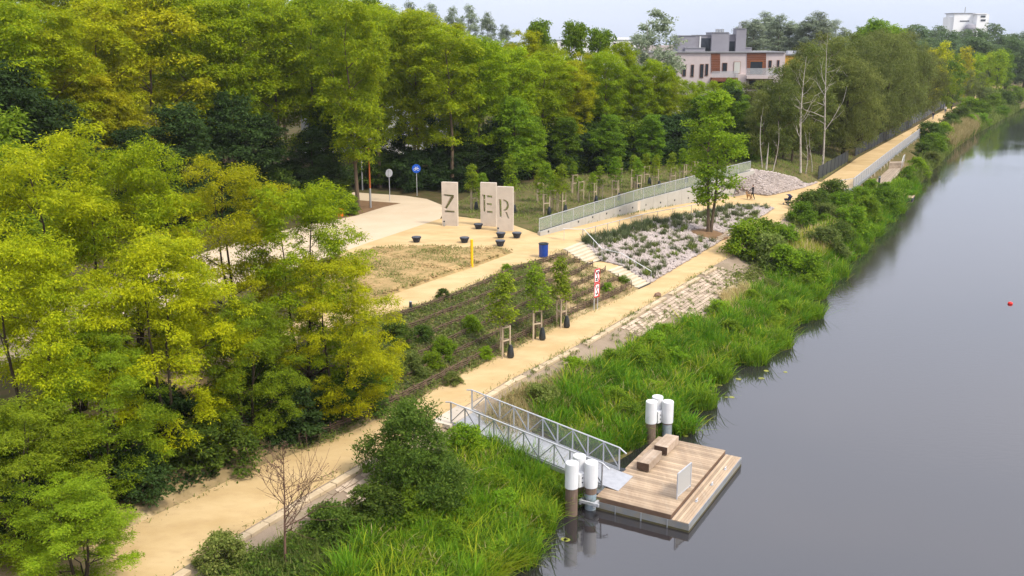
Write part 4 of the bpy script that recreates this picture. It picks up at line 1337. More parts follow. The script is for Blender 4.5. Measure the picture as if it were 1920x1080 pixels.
def person(loc, rz, lb_, stride=0.25, top='cloth_black', legs='cloth_black', arm_fwd=0.2, cat='person', h=1.75):
    s = h / 1.75
    N, E_, tg = [], [], []
    def nd(co, r, par=None, tg_=0):
        N.append((tuple(c * s for c in co), (r[0] * s, r[1] * s) if hasattr(r, '__len__') else (r * s, r * s)))
        if par is not None:
            E_.append((par, len(N) - 1)); tg.append(tg_)
        return len(N) - 1
    pel = nd((0, 0, .96), (.15, .11))
    sp = nd((0, .01, 1.14), (.135, .10), pel, 1)
    ch = nd((0, .01, 1.34), (.17, .11), sp, 1)
    nk = nd((0, .02, 1.49), (.055, .055), ch, 3)
    h1 = nd((0, .045, 1.575), (.07, .08), nk, 3)
    h2 = nd((0, .035, 1.66), (.078, .092), h1, 4)
    h3 = nd((0, .025, 1.72), (.05, .06), h2, 4)
    for sd_ in (-1, 1):
        f = stride * sd_
        hip = nd((sd_ * .09, 0, .90), (.09, .095), pel, 2)
        kn = nd((sd_ * .095, f * .55 + .04, .50), (.062, .066), hip, 2)
        an = nd((sd_ * .095, f * 1.0 - .02, .09), (.04, .045), kn, 2)
        hl = nd((sd_ * .095, f * 1.0 + .05, .045), (.042, .036), an, 5)
        nd((sd_ * .10, f * 1.0 + .17, .032), (.038, .026), hl, 5)
        sh = nd((sd_ * .19, .0, 1.41), (.062, .062), ch, 1)
        ef = -f * .5 + arm_fwd * .5
        el_ = nd((sd_ * .235, ef, 1.14), (.044, .046), sh, 1)
        wr = nd((sd_ * .225, ef + arm_fwd * .8 + .06, .93), (.029, .032), el_, 1)
        pm_ = nd((sd_ * .22, ef + arm_fwd * .9 + .10, .86), (.036, .02), wr, 3)
        for q, (dx, ln) in enumerate(((-.026, .07), (-.009, .085), (.009, .08), (.026, .06))):
            k1 = nd((sd_ * .22 + dx * .6, ef + arm_fwd * .9 + .12 + ln * .3, .81), (.010, .010), pm_, 3)
            nd((sd_ * .22 + dx * .8, ef + arm_fwd * .9 + .115 + ln * .4, .81 - ln * .45), (.0085, .0085), k1, 3)
        nd((sd_ * .22 - sd_ * .05, ef + arm_fwd * .9 + .13, .84), (.010, .010), pm_, 3)
    mats = [top, legs, 'skin', 'hair_dark', 'shoe_white']
    def pick(c, e):
        k = tg[e]
        if k == 1: return 0
        if k == 2: return 1
        if k == 5: return 4
        if k == 4 or (k == 3 and c.z > 1.5 * s):
            return 3 if (c.y < .03 * s and c.z > 1.54 * s) or c.z > 1.70 * s else 2
        return 2
    me = skin_mesh('person', N, E_, 0, mats, pick)
    o = link('person', me, loc=loc)
    o.rotation_euler = (0, 0, rz)
    return tag(o, lb_, cat)

pp = gp(1411, 374.5)
person(pp, 1.2, 'person in dark clothes walking a tan dog below the rubble slope', 0.22, arm_fwd=.25)
# dog
dp = gp(1404, 374.5)
N = [((0, -.30, .50), (.10, .11)), ((0, -.05, .50), (.105, .12)), ((0, .22, .52), (.12, .15)), ((0, .36, .64), (.075, .085)), ((0, .46, .76), (.075, .08)), ((0, .60, .74), (.04, .04)),
     ((0, -.42, .54), (.03, .03)), ((0, -.58, .42), (.018, .018))]
E_ = [(0, 1), (1, 2), (2, 3), (3, 4), (4, 5), (0, 6), (6, 7)]
for sd_ in (-1, 1):
    b0_ = len(N)
    N += [((sd_ * .08, .24, .38), (.05, .06)), ((sd_ * .08, .22 + sd_ * .05, .20), (.03, .03)), ((sd_ * .08, .24 + sd_ * .09, .03), (.028, .03))]
    E_ += [(2, b0_), (b0_, b0_ + 1), (b0_ + 1, b0_ + 2)]
    b0_ = len(N)
    N += [((sd_ * .08, -.26, .38), (.06, .075)), ((sd_ * .08, -.38 - sd_ * .04, .20), (.03, .03)), ((sd_ * .08, -.33 - sd_ * .06, .03), (.028, .03))]
    E_ += [(0, b0_), (b0_, b0_ + 1), (b0_ + 1, b0_ + 2)]
    b0_ = len(N)
    N += [((sd_ * .055, .43, .85), (.022, .012))]
    E_ += [(4, b0_)]
o = link('dog', skin_mesh('dog', N, E_, 1, ['dog_fur'], lambda c, e: 0), loc=dp)
o.rotation_euler = (0, 0, 0.5)
tag(o, 'tan short haired dog walking on a lead beside the person', 'dog')
lead = MB().tube([pp + Vector((-.15, -.1, .85)), (pp + dp) / 2 + Vector((0, -.05, .68)), dp + Vector((-.1, .35, .7))], 0.012, 5).build('dog_lead', MATS['cloth_black'])
tag(lead, 'thin dark lead between the person and the tan dog', 'lead')

# stroller
sp_ = gp(1477, 384)
t = thing('stroller', 'dark navy baby stroller standing alone on the sandy path', 'stroller', sp_, 0.5)
for sx in (-.26, .26):
    for sy, r in ((-.32, .14), (.38, .10)):
        wv_ = MB().lathe([(r, -.03), (r, .03)], n=16)
        M = Matrix.Translation((sx, sy, r)) @ Matrix.Rotation(math.pi / 2, 4, 'Y')
        wv_.v = [tuple(M @ Vector(v)) for v in wv_.v]
        w_ = wv_.build('wheel', MATS['rubber_dark'], t)
        hv = MB().lathe([(r * .55, -.034), (r * .55, .034)], n=12); hv.v = [tuple(M @ Vector(v)) for v in hv.v]
        hv.build('rim', MATS['steel_light'], w_)
m_ = MB()
for sx in (-.24, .24):
    m_.tube([(sx, .38, .12), (sx, .05, .5), (sx, -.42, 1.0)], .018, 8)
    m_.tube([(sx, -.32, .15), (sx, .05, .55)], .018, 8)
m_.tube([(-.24, -.42, 1.0), (.24, -.42, 1.0)], .02, 8)
m_.build('frame', MATS['steel_dark'], t)
m_ = MB()
prof = [(-.30, .88), (-.22, .5), (.28, .42), (.42, .62), (.36, .66), (.22, .52), (-.12, .58), (-.2, .9)]
vs = [(-.21, y, z) for y, z in prof] + [(.21, y, z) for y, z in prof]
n = len(prof)
m_.add(vs, [tuple(range(n)), tuple(reversed(range(n, 2 * n)))] + [(i, n + i, n + (i + 1) % n, (i + 1) % n) for i in range(n)])
m_.build('seat', MATS['cloth_navy'], t)
m_ = MB()
arc = [(-.34 + .36 * (1 - math.cos(a)), .78 + .34 * math.sin(a)) for a in np.linspace(0, 2.2, 9)]
vs, fs = [], []
for y, z in arc:
    vs += [(-.24, y, z), (-.18, y, z + .04), (.18, y, z + .04), (.24, y, z)]
for i in range(len(arc) - 1):
    for j in range(3): fs.append((i * 4 + j, i * 4 + j + 1, i * 4 + j + 5, i * 4 + j + 4))
m_.add(vs, fs); m_.build('hood', MATS['cloth_navy'], t)
MB().box((0, -.05, .26), (.38, .5, .16)).build('basket', MATS['cloth_black'], t)

person(gp(1749, 224), 2.6, 'person in dark navy clothes walking on the far path by the fence posts', .2, 'cloth_navy', 'cloth_blue')
person(gp(1772, 212), 2.6, 'person in a white top on the far path beyond the navy walker', .2, 'cloth_white', 'cloth_blue')

# ------------------------------------------------------------------ buildings
def atY(px, py, Y):
    dy = -(py - 540) / FPX
    d1 = math.cos(PITCH) + dy * math.sin(PITCH)
    d2 = -math.sin(PITCH) + dy * math.cos(PITCH)
    k = Y / d1
    return Vector(((px - 960) / FPX * k, Y, CAMH + d2 * k))
def pbox(name, x0, y0, x1, y1, Y, depth, mat, parent, o, zlo=None, proud=0.0):
    a, b_ = atY(x0, y0, Y), atY(x1, y1, Y)
    z0 = b_.z if zlo is None else zlo
    return MB().box(((a.x + b_.x) / 2 - o.x, Y + depth / 2 - proud - o.y, (a.z + z0) / 2 - o.z), (b_.x - a.x, depth, a.z - z0)).build(name, MATS[mat], parent)
YB = 138.0 * KY
ob = Vector((atY(1380, 100, YB).x, YB, 4.5))
bd = thing('apartment_building', 'pink rendered apartment building with grey roof storey and brown timber panels', 'building', ob)
pbox('wall', 1168, 99, 1468, 170, YB, 14, 'render_pink', bd, ob, 4.0)
pbox('wall', 1468.3, 104, 1530, 170, YB + .5, 13, 'render_orange', bd, ob, 4.0)
rf = pbox('roof', 1164, 96.5, 1472, 98.9, YB, 14.6, 'roof_grey', bd, ob, None, .3)
pbox('roof', 1472.3, 101, 1535, 103.8, YB + .5, 13.4, 'roof_grey', bd, ob, None, .3)
pbox('wall', 1380, 139, 1398, 170, YB - .9, .9, 'render_pink', bd, ob, 4.0)
# timber clad fields made of boards
for x0, x1, y0, y1 in ((1333.5, 1350, 100.5, 136), (1400.5, 1436, 99.5, 141)):
    n = int((y1 - y0) / 3.2)
    for k in range(n):
        pbox('cladding_board', x0, y0 + (y1 - y0) * k / n, x1, y0 + (y1 - y0) * (k + .93) / n, YB, .12, 'wood_clad', bd, ob, None, .12)
def window(x0, y0, x1, y1, fr='frame_brown', pane='window_dark', mull=0):
    f = pbox('window', x0, y0, x1, y1, YB, .10, fr, bd, ob, None, .1 if fr != 'frame_orange' else .2)
    w_ = (x1 - x0)
    n = mull + 1
    for k in range(n):
        pbox('pane', x0 + w_ * k / n + .7, y0 + .8, x0 + w_ * (k + 1) / n - .7, y1 - .8, YB, .06, pane, f, ob, None, .125 if fr != 'frame_orange' else .225)
for w_ in ((1295.5, 121, 1300.5, 144), (1312.5, 120, 1318.5, 146), (1322.5, 119.5, 1327.5, 142), (1354.5, 117.5, 1363, 134), (1441, 113, 1446.5, 127), (1457, 112.5, 1461, 126), (1280, 122, 1286, 143),
           (1240, 118, 1247, 140), (1215, 118, 1222, 140), (1190, 118, 1197, 140)):
    window(*w_)
window(1376, 115.5, 1387.5, 138, 'frame_brown', 'blind_pale')
window(1406, 114.5, 1429, 140, 'frame_orange', 'window_dark', 2)
window(1336, 153, 1360, 168); window(1381.5, 152, 1391, 168, 'frame_brown', 'blind_pale'); window(1404, 150, 1432, 168, 'frame_brown', 'window_dark', 1)
def balcony(x0, x1, ytop, yslab, ybot, slabmat):
    b_ = pbox('balcony', x0, yslab, x1, ybot, YB, 1.7, slabmat, bd, ob, None, 1.7)
    n = int((x1 - x0) / 1.6)
    for k in range(n + 1):
        x = x0 + (x1 - x0) * k / n
        pbox('baluster', x - .12, ytop, x + .12, yslab, YB, .03, 'steel_light', b_, ob, None, 1.66)
    pbox('rail', x0, ytop - .5, x1, ytop, YB, .06, 'steel_light', b_, ob, None, 1.68)
balcony(1332, 1380, 133.5, 145, 152, 'wood_clad')
balcony(1396.5, 1453, 128, 141, 147, 'render_pink')
# roof storey
YP = YB + 3
for x0, y0, x1, dpt, mt, dy_ in ((1273, 67.5, 1305, 6, 'render_grey', 0), (1305.3, 66.5, 1335, 5, 'render_grey', .6), (1335.3, 61.5, 1366, 6, 'render_grey', -.5), (1366.3, 65.5, 1381, 5, 'render_grey', .5),
                             (1381.3, 54, 1397.5, 3, 'render_grey', -.4), (1397.8, 90, 1409, 3, 'render_grey', 0), (1285, 90.5, 1322, 2, 'render_grey', -1.2)):
    s_ = pbox('roof_storey', x0, y0, x1, 99, YP + dy_, dpt, mt, bd, ob, None)
    pbox('coping', x0 - .6, y0 - 1.2, x1 + .6, y0 - .05, YP + dy_, dpt + .2, 'roof_grey', s_, ob, None, .1)
pbox('roof_window', 1315, 71.5, 1334, 96, YP + .6, .06, 'window_dark', bd, ob, None, .04)
pbox('roof_window', 1368, 77.5, 1380, 97, YP + .5, .06, 'window_dark', bd, ob, None, .04)
pbox('downpipe', 1312, 68, 1313.6, 90, YP + .5, .1, 'white_paint', bd, ob)
for x in (1344.5, 1350, 1355.5):
    pbox('vent', x - 2, 54.5, x + 2, 60.3, YP + 1, .5, 'steel', bd, ob)
pbox('vent', 1385.5, 48, 1391, 52.7, YP + .6, .6, 'steel', bd, ob)
for x in (1386.3, 1389.2):
    pbox('flue_pipe', x - .4, 41, x + .4, 47.9, YP + .8, .12, 'steel', bd, ob)
for x in (1483, 1498, 1512): pbox('roof_box', x - 5, 95, x + 4, 100.9, YB + 3, 1.5, 'steel_light', bd, ob)

# pale long block far behind the trees
YF = 260.0 * KY
of_ = Vector((atY(1120, 80, YF).x, YF, 4))
fb = thing('apartment_block', 'long pale flat roofed block far behind the forest tops', 'building', of_)
pbox('wall', 1030, 76, 1195, 120, YF, 12, 'render_white', fb, of_, 4)
pbox('wall', 1195.3, 85, 1280, 120, YF, 12, 'render_pink', fb, of_, 4)
pbox('roof', 1028, 74.5, 1197, 75.9, YF, 12.4, 'roof_grey', fb, of_, None, .2)
pbox('roof_storey', 1075, 70, 1180, 74.4, YF + 3, 6, 'render_white', fb, of_)
for k in range(14):
    x = 1040 + k * 11
    f = pbox('window', x, 80, x + 5, 87, YF, .2, 'frame_brown', fb, of_, None, .1)
    pbox('pane', x + .5, 80.5, x + 4.5, 86.5, YF, .1, 'window_dark', f, of_, None, .12)
for x in (1085, 1120, 1150): pbox('vent', x, 66.5, x + 3, 69.9, YF + 5, 1, 'steel', fb, of_)

# white industrial tower on the skyline
YS = 520.0 * KY
os_ = Vector((atY(1820, 60, YS).x, YS, 4))
si = thing('industrial_tower', 'white industrial tower with dark windows standing above the far trees', 'building', os_)
pbox('tower', 1833, 26.5, 1849, 80, YS, 10, 'render_white', si, os_, 4)
pbox('tower_cap', 1831, 25, 1851, 26.4, YS - .5, 11, 'render_white', si, os_)
pbox('hall', 1790, 25.5, 1829, 80, YS + 6, 14, 'render_white', si, os_, 4)
pbox('hall_roof', 1788, 24.2, 1829.5, 25.4, YS + 5.5, 15, 'roof_grey', si, os_)
pbox('annex', 1780, 32, 1789.7, 80, YS + 8, 10, 'render_white', si, os_, 4)
for y in (29.2, 36.2):
    f = pbox('window', 1839, y, 1847.5, y + 3.6, YS, .4, 'window_dark', si, os_, None, .2)
pbox('window_band', 1800, 38.5, 1817, 40.4, YS + 6, .4, 'window_dark', si, os_, None, .2)
pbox('mast', 1809.6, 13, 1810, 24, YS + 9, .15, 'steel', si, os_)
a, b_ = atY(1812, 44, YS), atY(1832, 58, YS)
MB().lathe([(a.x * 0 + 4.2, 4 - os_.z), (4.2, a.z - os_.z - 3), (3.0, a.z - os_.z - 1), (.3, a.z - os_.z)], (atY(1822, 50, YS).x - os_.x, 2, 0), 24).build('silo', MATS['render_grey'], si)

# low pale house glimpsed behind the forest
YH = 100.0 * KY
oh = Vector((atY(690, 180, YH).x, YH, 4))
ho = thing('low_house', 'low pale house with dark openings glimpsed behind the forest trunks', 'house', oh)
pbox('wall', 560, 150, 830, 230, YH, 9, 'render_white', ho, oh, 3.9)
pbox('roof', 552, 142, 838, 149.8, YH - .5, 10, 'roof_grey', ho, oh)
for x in (585, 640, 690, 745, 795):
    f = pbox('window', x, 168, x + 18, 192, YH, .14, 'frame_brown', ho, oh, None, .1)
    pbox('pane', x + 1.2, 169, x + 16.8, 191, YH, .1, 'window_dark', f, oh, None, .12)

# far landing shed and roofs by the canal bend
YQ = 300.0 * KY
oq = Vector((atY(1880, 180, YQ).x, YQ, 2.5))
sh = thing('canal_shed', 'low grey landing shed at the far canal bend', 'shed', oq)
pbox('wall', 1892, 172, 1935, 184, YQ, 8, 'roof_pinkish', sh, oq, 1.5)
pbox('roof', 1888, 166, 1940, 171.8, YQ - .5, 9, 'roof_grey', sh, oq)
pbox('white_front', 1912, 172.5, 1920, 182, YQ, .2, 'white_paint', sh, oq, None, .12)
oq2 = Vector((atY(1835, 165, YQ + 20).x, YQ + 20, 2.5))
sh2 = thing('canal_shed', 'small pinkish roofed hut half hidden in bushes near the canal bend', 'shed', oq2)
pbox('wall', 1865, 157, 1897, 180, YQ + 20, 6, 'roof_pinkish', sh2, oq2, 1.5)
m_ = MB()
a, b_ = atY(1862, 157, YQ + 20), atY(1900, 157, YQ + 20)
ax, bx_, zz = a.x - oq2.x, b_.x - oq2.x, a.z - oq2.z
m_.add([(ax, -.6, zz), (bx_, -.6, zz), (bx_, 6.6, zz), (ax, 6.6, zz), (ax, 3, zz + 1.8), (bx_, 3, zz + 1.8)], [(0, 1, 5, 4), (2, 3, 4, 5), (0, 4, 3), (1, 2, 5), (3, 2, 1, 0)])
m_.build('roof', MATS['roof_pinkish'], sh2)
# ------------------------------------------------------------------ foliage makers
def unit(v):
    return v / np.maximum(1e-9, np.linalg.norm(v, axis=-1, keepdims=True))

def leaf_faces(P, D, Nn, Lg, Wd):
    """diamond leaves: P base, D direction, Nn normal, lengths, widths -> verts, quads"""
    S_ = unit(np.cross(D, Nn))
    n = len(P)
    V = np.empty((n, 4, 3), dtype=np.float32)
    droop = (Nn * -0.10 * Lg[:, None])
    V[:, 0] = P
    V[:, 1] = P + D * (Lg * .45)[:, None] + S_ * (Wd * .5)[:, None]
    V[:, 2] = P + D * Lg[:, None] + droop
    V[:, 3] = P + D * (Lg * .45)[:, None] - S_ * (Wd * .5)[:, None]
    return V.reshape(-1, 3), np.arange(n * 4).reshape(n, 4)

def clump_leaves(r, centers, radii, flat, per, ll, lw, up=0.8, droop=0.25, shell=0.55):
    """leaf sprays filling flattened clumps, thicker on the outer upper side"""
    K = len(centers)
    cnt = np.maximum(8, (per * (radii / radii.mean()) ** 2).astype(int))
    idx = np.repeat(np.arange(K), cnt)
    n = len(idx)
    m = 15
    sd = unit(r.normal(size=(K, m, 3)))
    sd[:, :, 2] = np.abs(sd[:, :, 2]) * np.where(r.random((K, m)) < .72, 1, -1)
    so_ = sd * r.uniform(.35, 1.12, (K, m))[:, :, None] * radii[:, None, None] * np.array([1, 1, flat])
    sub = r.integers(0, m, n)
    d = sd[idx, sub]
    g_ = r.normal(size=(n, 3)) * np.array([1, 1, .5 if flat < .7 else .8])
    sr = (radii[idx] * r.uniform(.13, .24, (K, m))[idx, sub])
    P = centers[idx] + so_[idx, sub] + g_ * sr[:, None]
    P[:, 2] -= (g_[:, 0] ** 2 + g_[:, 1] ** 2) * sr * .28 * min(1.5, .5 + droop)
    Nn = unit(d * .35 + np.array([0, 0, up]) + r.normal(size=(n, 3)) * .5)
    D = unit(np.stack([g_[:, 0], g_[:, 1], g_[:, 2] * .3 - droop * 1.5], 1) * .8 + r.normal(size=(n, 3)) * .6)
    D = unit(D - Nn * (D * Nn).sum(1, keepdims=True))
    sc = r.uniform(.65, 1.25, n)
    return leaf_faces(P.astype(np.float32), D, Nn, ll * sc, lw * sc)

def make_tree(seed, H, h0, R, prof, nclump, crad, flat, per, ll, lw, leafmat, barkmat, tr=0.16, nlimb=8, droop=.25, shell=.5, lean=0.0, stems=1, up=.8, inner=0.35, name='tree', curve=0.0):
    """returns (trunk mesh, crown mesh) with the base at the origin; prof(t) is the crown radius factor, t from crown base to top"""
    r = np.random.default_rng(seed)
    # clump centres inside the envelope, kept apart
    C = []
    tries = 0
    while len(C) < nclump and tries < nclump * 60:
        tries += 1
        t = r.random()
        z = h0 + (H - h0) * t
        rr = R * prof(t)
        a = r.random() * 2 * math.pi
        lob = 1 + .18 * math.sin(2 * a + seed) + .13 * math.sin(3 * a + seed * 2.3 + t * 4)
        q = rr * lob * (inner + (1 - inner) * math.sqrt(r.random()))
        p = np.array([q * math.cos(a), q * math.sin(a), z])
        md = crad * (.72 if tries < nclump * 25 else .45)
        if all(np.sum((p - c) ** 2 * np.array([1, 1, 1 / (flat * flat) * .5])) > md * md for c in C): C.append(p)
    C = np.array(C)
    top = C[:, 2].argmax()
    lx, ly = lean * math.cos(seed), lean * math.sin(seed)
    C[:, 0] += lx * C[:, 2]; C[:, 1] += ly * C[:, 2]
    rad = crad * r.uniform(.65, 1.25, len(C))
    mb = MB()
    limbs = []
    stem_pts = []
    for s in range(stems):
        sa = 2 * math.pi * s / max(1, stems) + seed
        off = 0.0 if stems == 1 else R * .28
        ht = H * (.93 if s == 0 else r.uniform(.7, .9))
        pts = []
        n = 9
        for i in range(n):
            f = i / (n - 1)
            pts.append(np.array([off * math.cos(sa) * f ** .8 + lx * ht * f + curve * math.sin(f * 3 + seed) + r.normal() * .02 * H * f * .35 + (.12 * math.cos(sa) if stems > 1 else 0),
                                 off * math.sin(sa) * f ** .8 + ly * ht * f + curve * math.cos(f * 2.3 + seed) - curve + r.normal() * .02 * H * f * .35 + (.12 * math.sin(sa) if stems > 1 else 0), ht * f - (.25 if i == 0 else 0)]))
        tk = tr / (1 if stems == 1 else 1.25)
        mb.tube(pts, [tk * (1.25 if i == 0 else 1) * (1 - .88 * i / (n - 1)) for i in range(n)], 8, False)
        stem_pts += [(p, tk * (1 - .88 * i / (n - 1))) for i, p in enumerate(pts) if p[2] > h0 * .55]
    SP = np.array([p for p, _ in stem_pts]); SR = np.array([q for _, q in stem_pts])
    order = np.argsort(-np.linalg.norm(C[:, :2], axis=1) + r.random(len(C)) * R * .5)
    nodes, nr = list(SP), list(SR)
    for k, ci in enumerate(order):
        c = C[ci]
        NP = np.array(nodes)
        dh = np.linalg.norm(NP[:, :2] - c[:2], axis=1)
        dzv = c[2] - NP[:, 2]
        cost = np.sqrt(dh ** 2 + dzv ** 2) + np.where(dzv < .25 * dh, 4 * (0.25 * dh - dzv), 0)
        j = int(cost.argmin())
        p0 = NP[j]
        r0 = min(nr[j] * .62, .06 + .012 * np.linalg.norm(c - p0))
        mid = p0 + (c - p0) * .5 + np.array([0, 0, .10 * np.linalg.norm((c - p0)[:2])]) + r.normal(size=3) * .06 * np.linalg.norm(c - p0)
        mb.tube([p0, p0 * .45 + mid * .55 + r.normal(size=3) * .03, mid, c], [r0, r0 * .8, r0 * .6, max(.006, r0 * .25)], 5, False)
        nodes += [mid, p0 * .2 + mid * .8]; nr += [r0 * .6, r0 * .66]
    trunk = mb.mesh(name + '_trunk', MATS[barkmat], True)
    V, Q = clump_leaves(r, C, rad, flat, per, ll, lw, up, droop, shell)
    crown = npmesh(name + '_crown', V, Q, MATS[leafmat])
    return trunk, crown

TREE_N = 0
def plant(kind, trunk, crown, loc, rz, sc, label, cat, group=None, sz=None, sx=None):
    t = thing(kind, label, cat, loc, rz, group)
    t.scale = (sx or sc, sx or sc, sz or sc)
    if trunk: link('trunk' if cat == 'tree' else 'stem', trunk, t)
    link('crown' if cat == 'tree' else 'foliage', crown, t)
    return t

dome = lambda t: math.sin(math.pi * (0.12 + .80 * t)) ** .7
tall = lambda t: (0.55 + .45 * math.sin(math.pi * t)) * (1 - .55 * max(0, t - .6) / .4)
vase = lambda t: (.45 + .75 * t) if t < .65 else .94 * math.sqrt(max(0.02, 1 - ((t - .65) / .37) ** 2))
cone = lambda t: (1 - .82 * t) * (.75 + .5 * min(1, t * 5))
ball = lambda t: math.sqrt(max(.05, 1 - (2 * t - 1) ** 2 * .92))
colm = lambda t: .6 + .4 * math.sin(math.pi * min(1, t * 1.1)) if t < .8 else .75 * (1 - (t - .8) / .24)
bushy = lambda t: math.sqrt(max(.05, 1 - (t * .96) ** 2))

# big robinias of the foreground slope: many feathery sprays
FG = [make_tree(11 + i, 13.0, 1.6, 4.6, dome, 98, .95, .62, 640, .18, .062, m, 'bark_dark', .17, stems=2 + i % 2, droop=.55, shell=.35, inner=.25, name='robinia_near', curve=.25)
      for i, m in enumerate(('leaf_robinia', 'leaf_robinia_green', 'leaf_robinia', 'leaf_bed'))]  # last one: darker green that paints shade into the lowest robinias' leaves
FGM = [make_tree(31, 12.0, 1.0, 4.4, dome, 105, 1.1, .5, 420, .22, .13, 'leaf_maple', 'bark_dark', .2, droop=.4, shell=.35, name='maple_near')]
# forest robinias
FR = [make_tree(41 + i, 20.0, 5.5 + i % 2, 4.3, vase, 74, 1.3, .55, 470, .30, .115, m, 'bark', .24, droop=.45, shell=.35, inner=.2, name='robinia', curve=.3)
      for i, m in enumerate(('leaf_robinia_green', 'leaf_robinia', 'leaf_robinia_green', 'leaf_gold'))]
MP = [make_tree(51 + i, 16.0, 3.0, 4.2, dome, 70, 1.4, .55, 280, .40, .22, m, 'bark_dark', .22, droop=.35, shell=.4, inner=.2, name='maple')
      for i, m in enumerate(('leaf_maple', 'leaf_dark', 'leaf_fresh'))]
SH = [make_tree(61 + i, 4.0, .2, 2.4, bushy, 38, .8, .6, 260, .28, .14, m, 'bark_dark', .06, stems=3, shell=.4, inner=.2, name='shrub')
      for i, m in enumerate(('leaf_dark', 'leaf_bush', 'leaf_maple', 'leaf_bank', 'leaf_willow'))]
PO = [make_tree(71 + i, 24.0, 5.0, 3.0, colm, 95, 1.0, .9, 150, .40, .2, 'leaf_poplar', 'bark', .25, droop=.3, shell=.4, inner=.2, name='poplar') for i in range(2)]
WI = [make_tree(81 + i, 16.0, 2.5, 5.0, dome, 80, 1.5, .8, 330, .42, .10, 'leaf_willow', 'bark_dark', .4, stems=1 + i, droop=1.3, shell=.35, inner=.25, name='willow', up=.3) for i in range(2)]
BI = [make_tree(91 + i, 17.0, 2.2, 2.9, tall, 68, 1.1, .9, 260, .34, .10, 'leaf_birch', 'bark', .17, droop=1.3, shell=.35, inner=.2, name='birch', up=.3, curve=.2) for i in range(2)]
FA = [make_tree(101 + i, 18.0, 2.0, 4.6, dome, 45, 1.8, .7, 130, .65, .34, m, 'bark_dark', .3, shell=.45, inner=.25, name='far_tree')
      for i, m in enumerate(('leaf_far', 'leaf_maple', 'leaf_robinia_green', 'leaf_gold', 'leaf_willow'))]
SA = [make_tree(111 + i, 4.6, 1.9, .72, cone if i != 1 else tall, 34, .30, .9, 52, .17, .085, m, 'bark', .035, shell=.3, inner=.2, name='sapling') for i, m in enumerate(('leaf_sapling', 'leaf_fresh', 'leaf_sapling'))]
BT = make_tree(121, 13.0, 3.0, 2.4, tall, 62, .85, .6, 230, .24, .14, 'leaf_bed', 'bark', .2, stems=2, shell=.35, inner=.2, name='bed_tree')
BE = make_tree(131, 4.2, .1, 2.3, cone, 60, .62, .9, 520, .16, .05, 'leaf_bush', 'bark_dark', .06, stems=3, droop=-.6, shell=.3, inner=.2, name='evergreen', up=.3)
SB = [make_tree(141 + i, 2.2, .1, 1.6, bushy, 30, .55, .7, 230, .18, .10, m, 'bark_dark', .03, stems=3, shell=.35, inner=.2, name='bank_shrub')
      for i, m in enumerate(('leaf_bank', 'leaf_bush', 'leaf_maple', 'leaf_dull', 'leaf_fresh'))]
YL = make_tree(151, 18.0, 5.0, 3.2, colm, 42, 1.0, .8, 190, .34, .22, 'leaf_poplar', 'bark_birch', .2, stems=2, shell=.35, inner=.2, name='aspen', curve=.3)

def tree_at(kind, proto, px, pyb, pytop, label, group, protoH, rz=None, wide=1.0, loc=None, cat='tree'):
    p = loc if loc is not None else gp(px, pyb)
    h = top_z(p, pytop) - p.z
    s = h / protoH
    tr_, cr_ = proto
    return plant(kind, tr_, cr_, (p.x, p.y, p.z - .05), random.uniform(0, 6.28) if rz is None else rz, s, label, cat, group, sz=s, sx=s * wide)

# foreground clump
G1 = 'tall robinias on the slope between roadway and towpath'
for i, (px, pb, ptop, pr, wd, lb_) in enumerate([
        (165, 770, 235, 0, 1.0, 'tallest yellow green robinia on the slope below the roadway'),
        (440, 690, 290, 0, .95, 'airy yellow green robinia on the slope edge facing the letter slabs'),
        (575, 735, 345, 1, .95, 'greener robinia on the slope edge beside the upper path'),
        (640, 790, 480, 2, 1.0, 'lower robinia beside the woven fences at the end of the tree clump'),
        (330, 850, 440, 2, 1.0, 'robinia low on the slope between the tallest one and the towpath'),
        (262, 730, 268, 1, .9, 'slender green robinia rising close beside the tallest one'),
        (80, 880, 440, 2, 1.0, 'bushy robinia in the thick of the slope below the tallest one'),
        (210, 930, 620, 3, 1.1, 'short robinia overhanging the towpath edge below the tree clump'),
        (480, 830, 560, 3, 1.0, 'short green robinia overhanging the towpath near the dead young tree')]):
    tree_at('robinia_tree', FG[pr], px, pb, ptop, lb_, G1, 13.2, wide=wd)
tree_at('maple_tree', FGM[0], -40, 640, 175, 'bright green maple tree beside the roadway in front of the forest', None, 12.2)
tree_at('robinia_tree', FG[3], 60, 1060, 760, 'low green robinia at the near foot of the slope beside the towpath', None, 13.2, wide=1.3)  # shade at the slope foot is put into the darker leaf colour
tree_at('robinia_tree', FG[3], 150, 1120, 900, 'small green robinia overhanging the near end of the towpath', None, 13.2, wide=1.5)  # same darker leaf colour, standing in for shade
tree_at('maple_tree', FGM[0], -30, 960, 770, 'low fresh maple in the shade of the slope robinias', None, 12.2, wide=1.3)
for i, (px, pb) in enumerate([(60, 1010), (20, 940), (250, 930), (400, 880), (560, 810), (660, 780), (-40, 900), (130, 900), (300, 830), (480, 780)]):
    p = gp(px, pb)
    plant('understorey_shrub', SH[i % 2][0], SH[i % 2][1], p, random.uniform(0, 6), .45 + .2 * random.random(), 'dark shrub under the tall robinias on the slope', 'shrub', 'dark shrubs under the slope robinias')

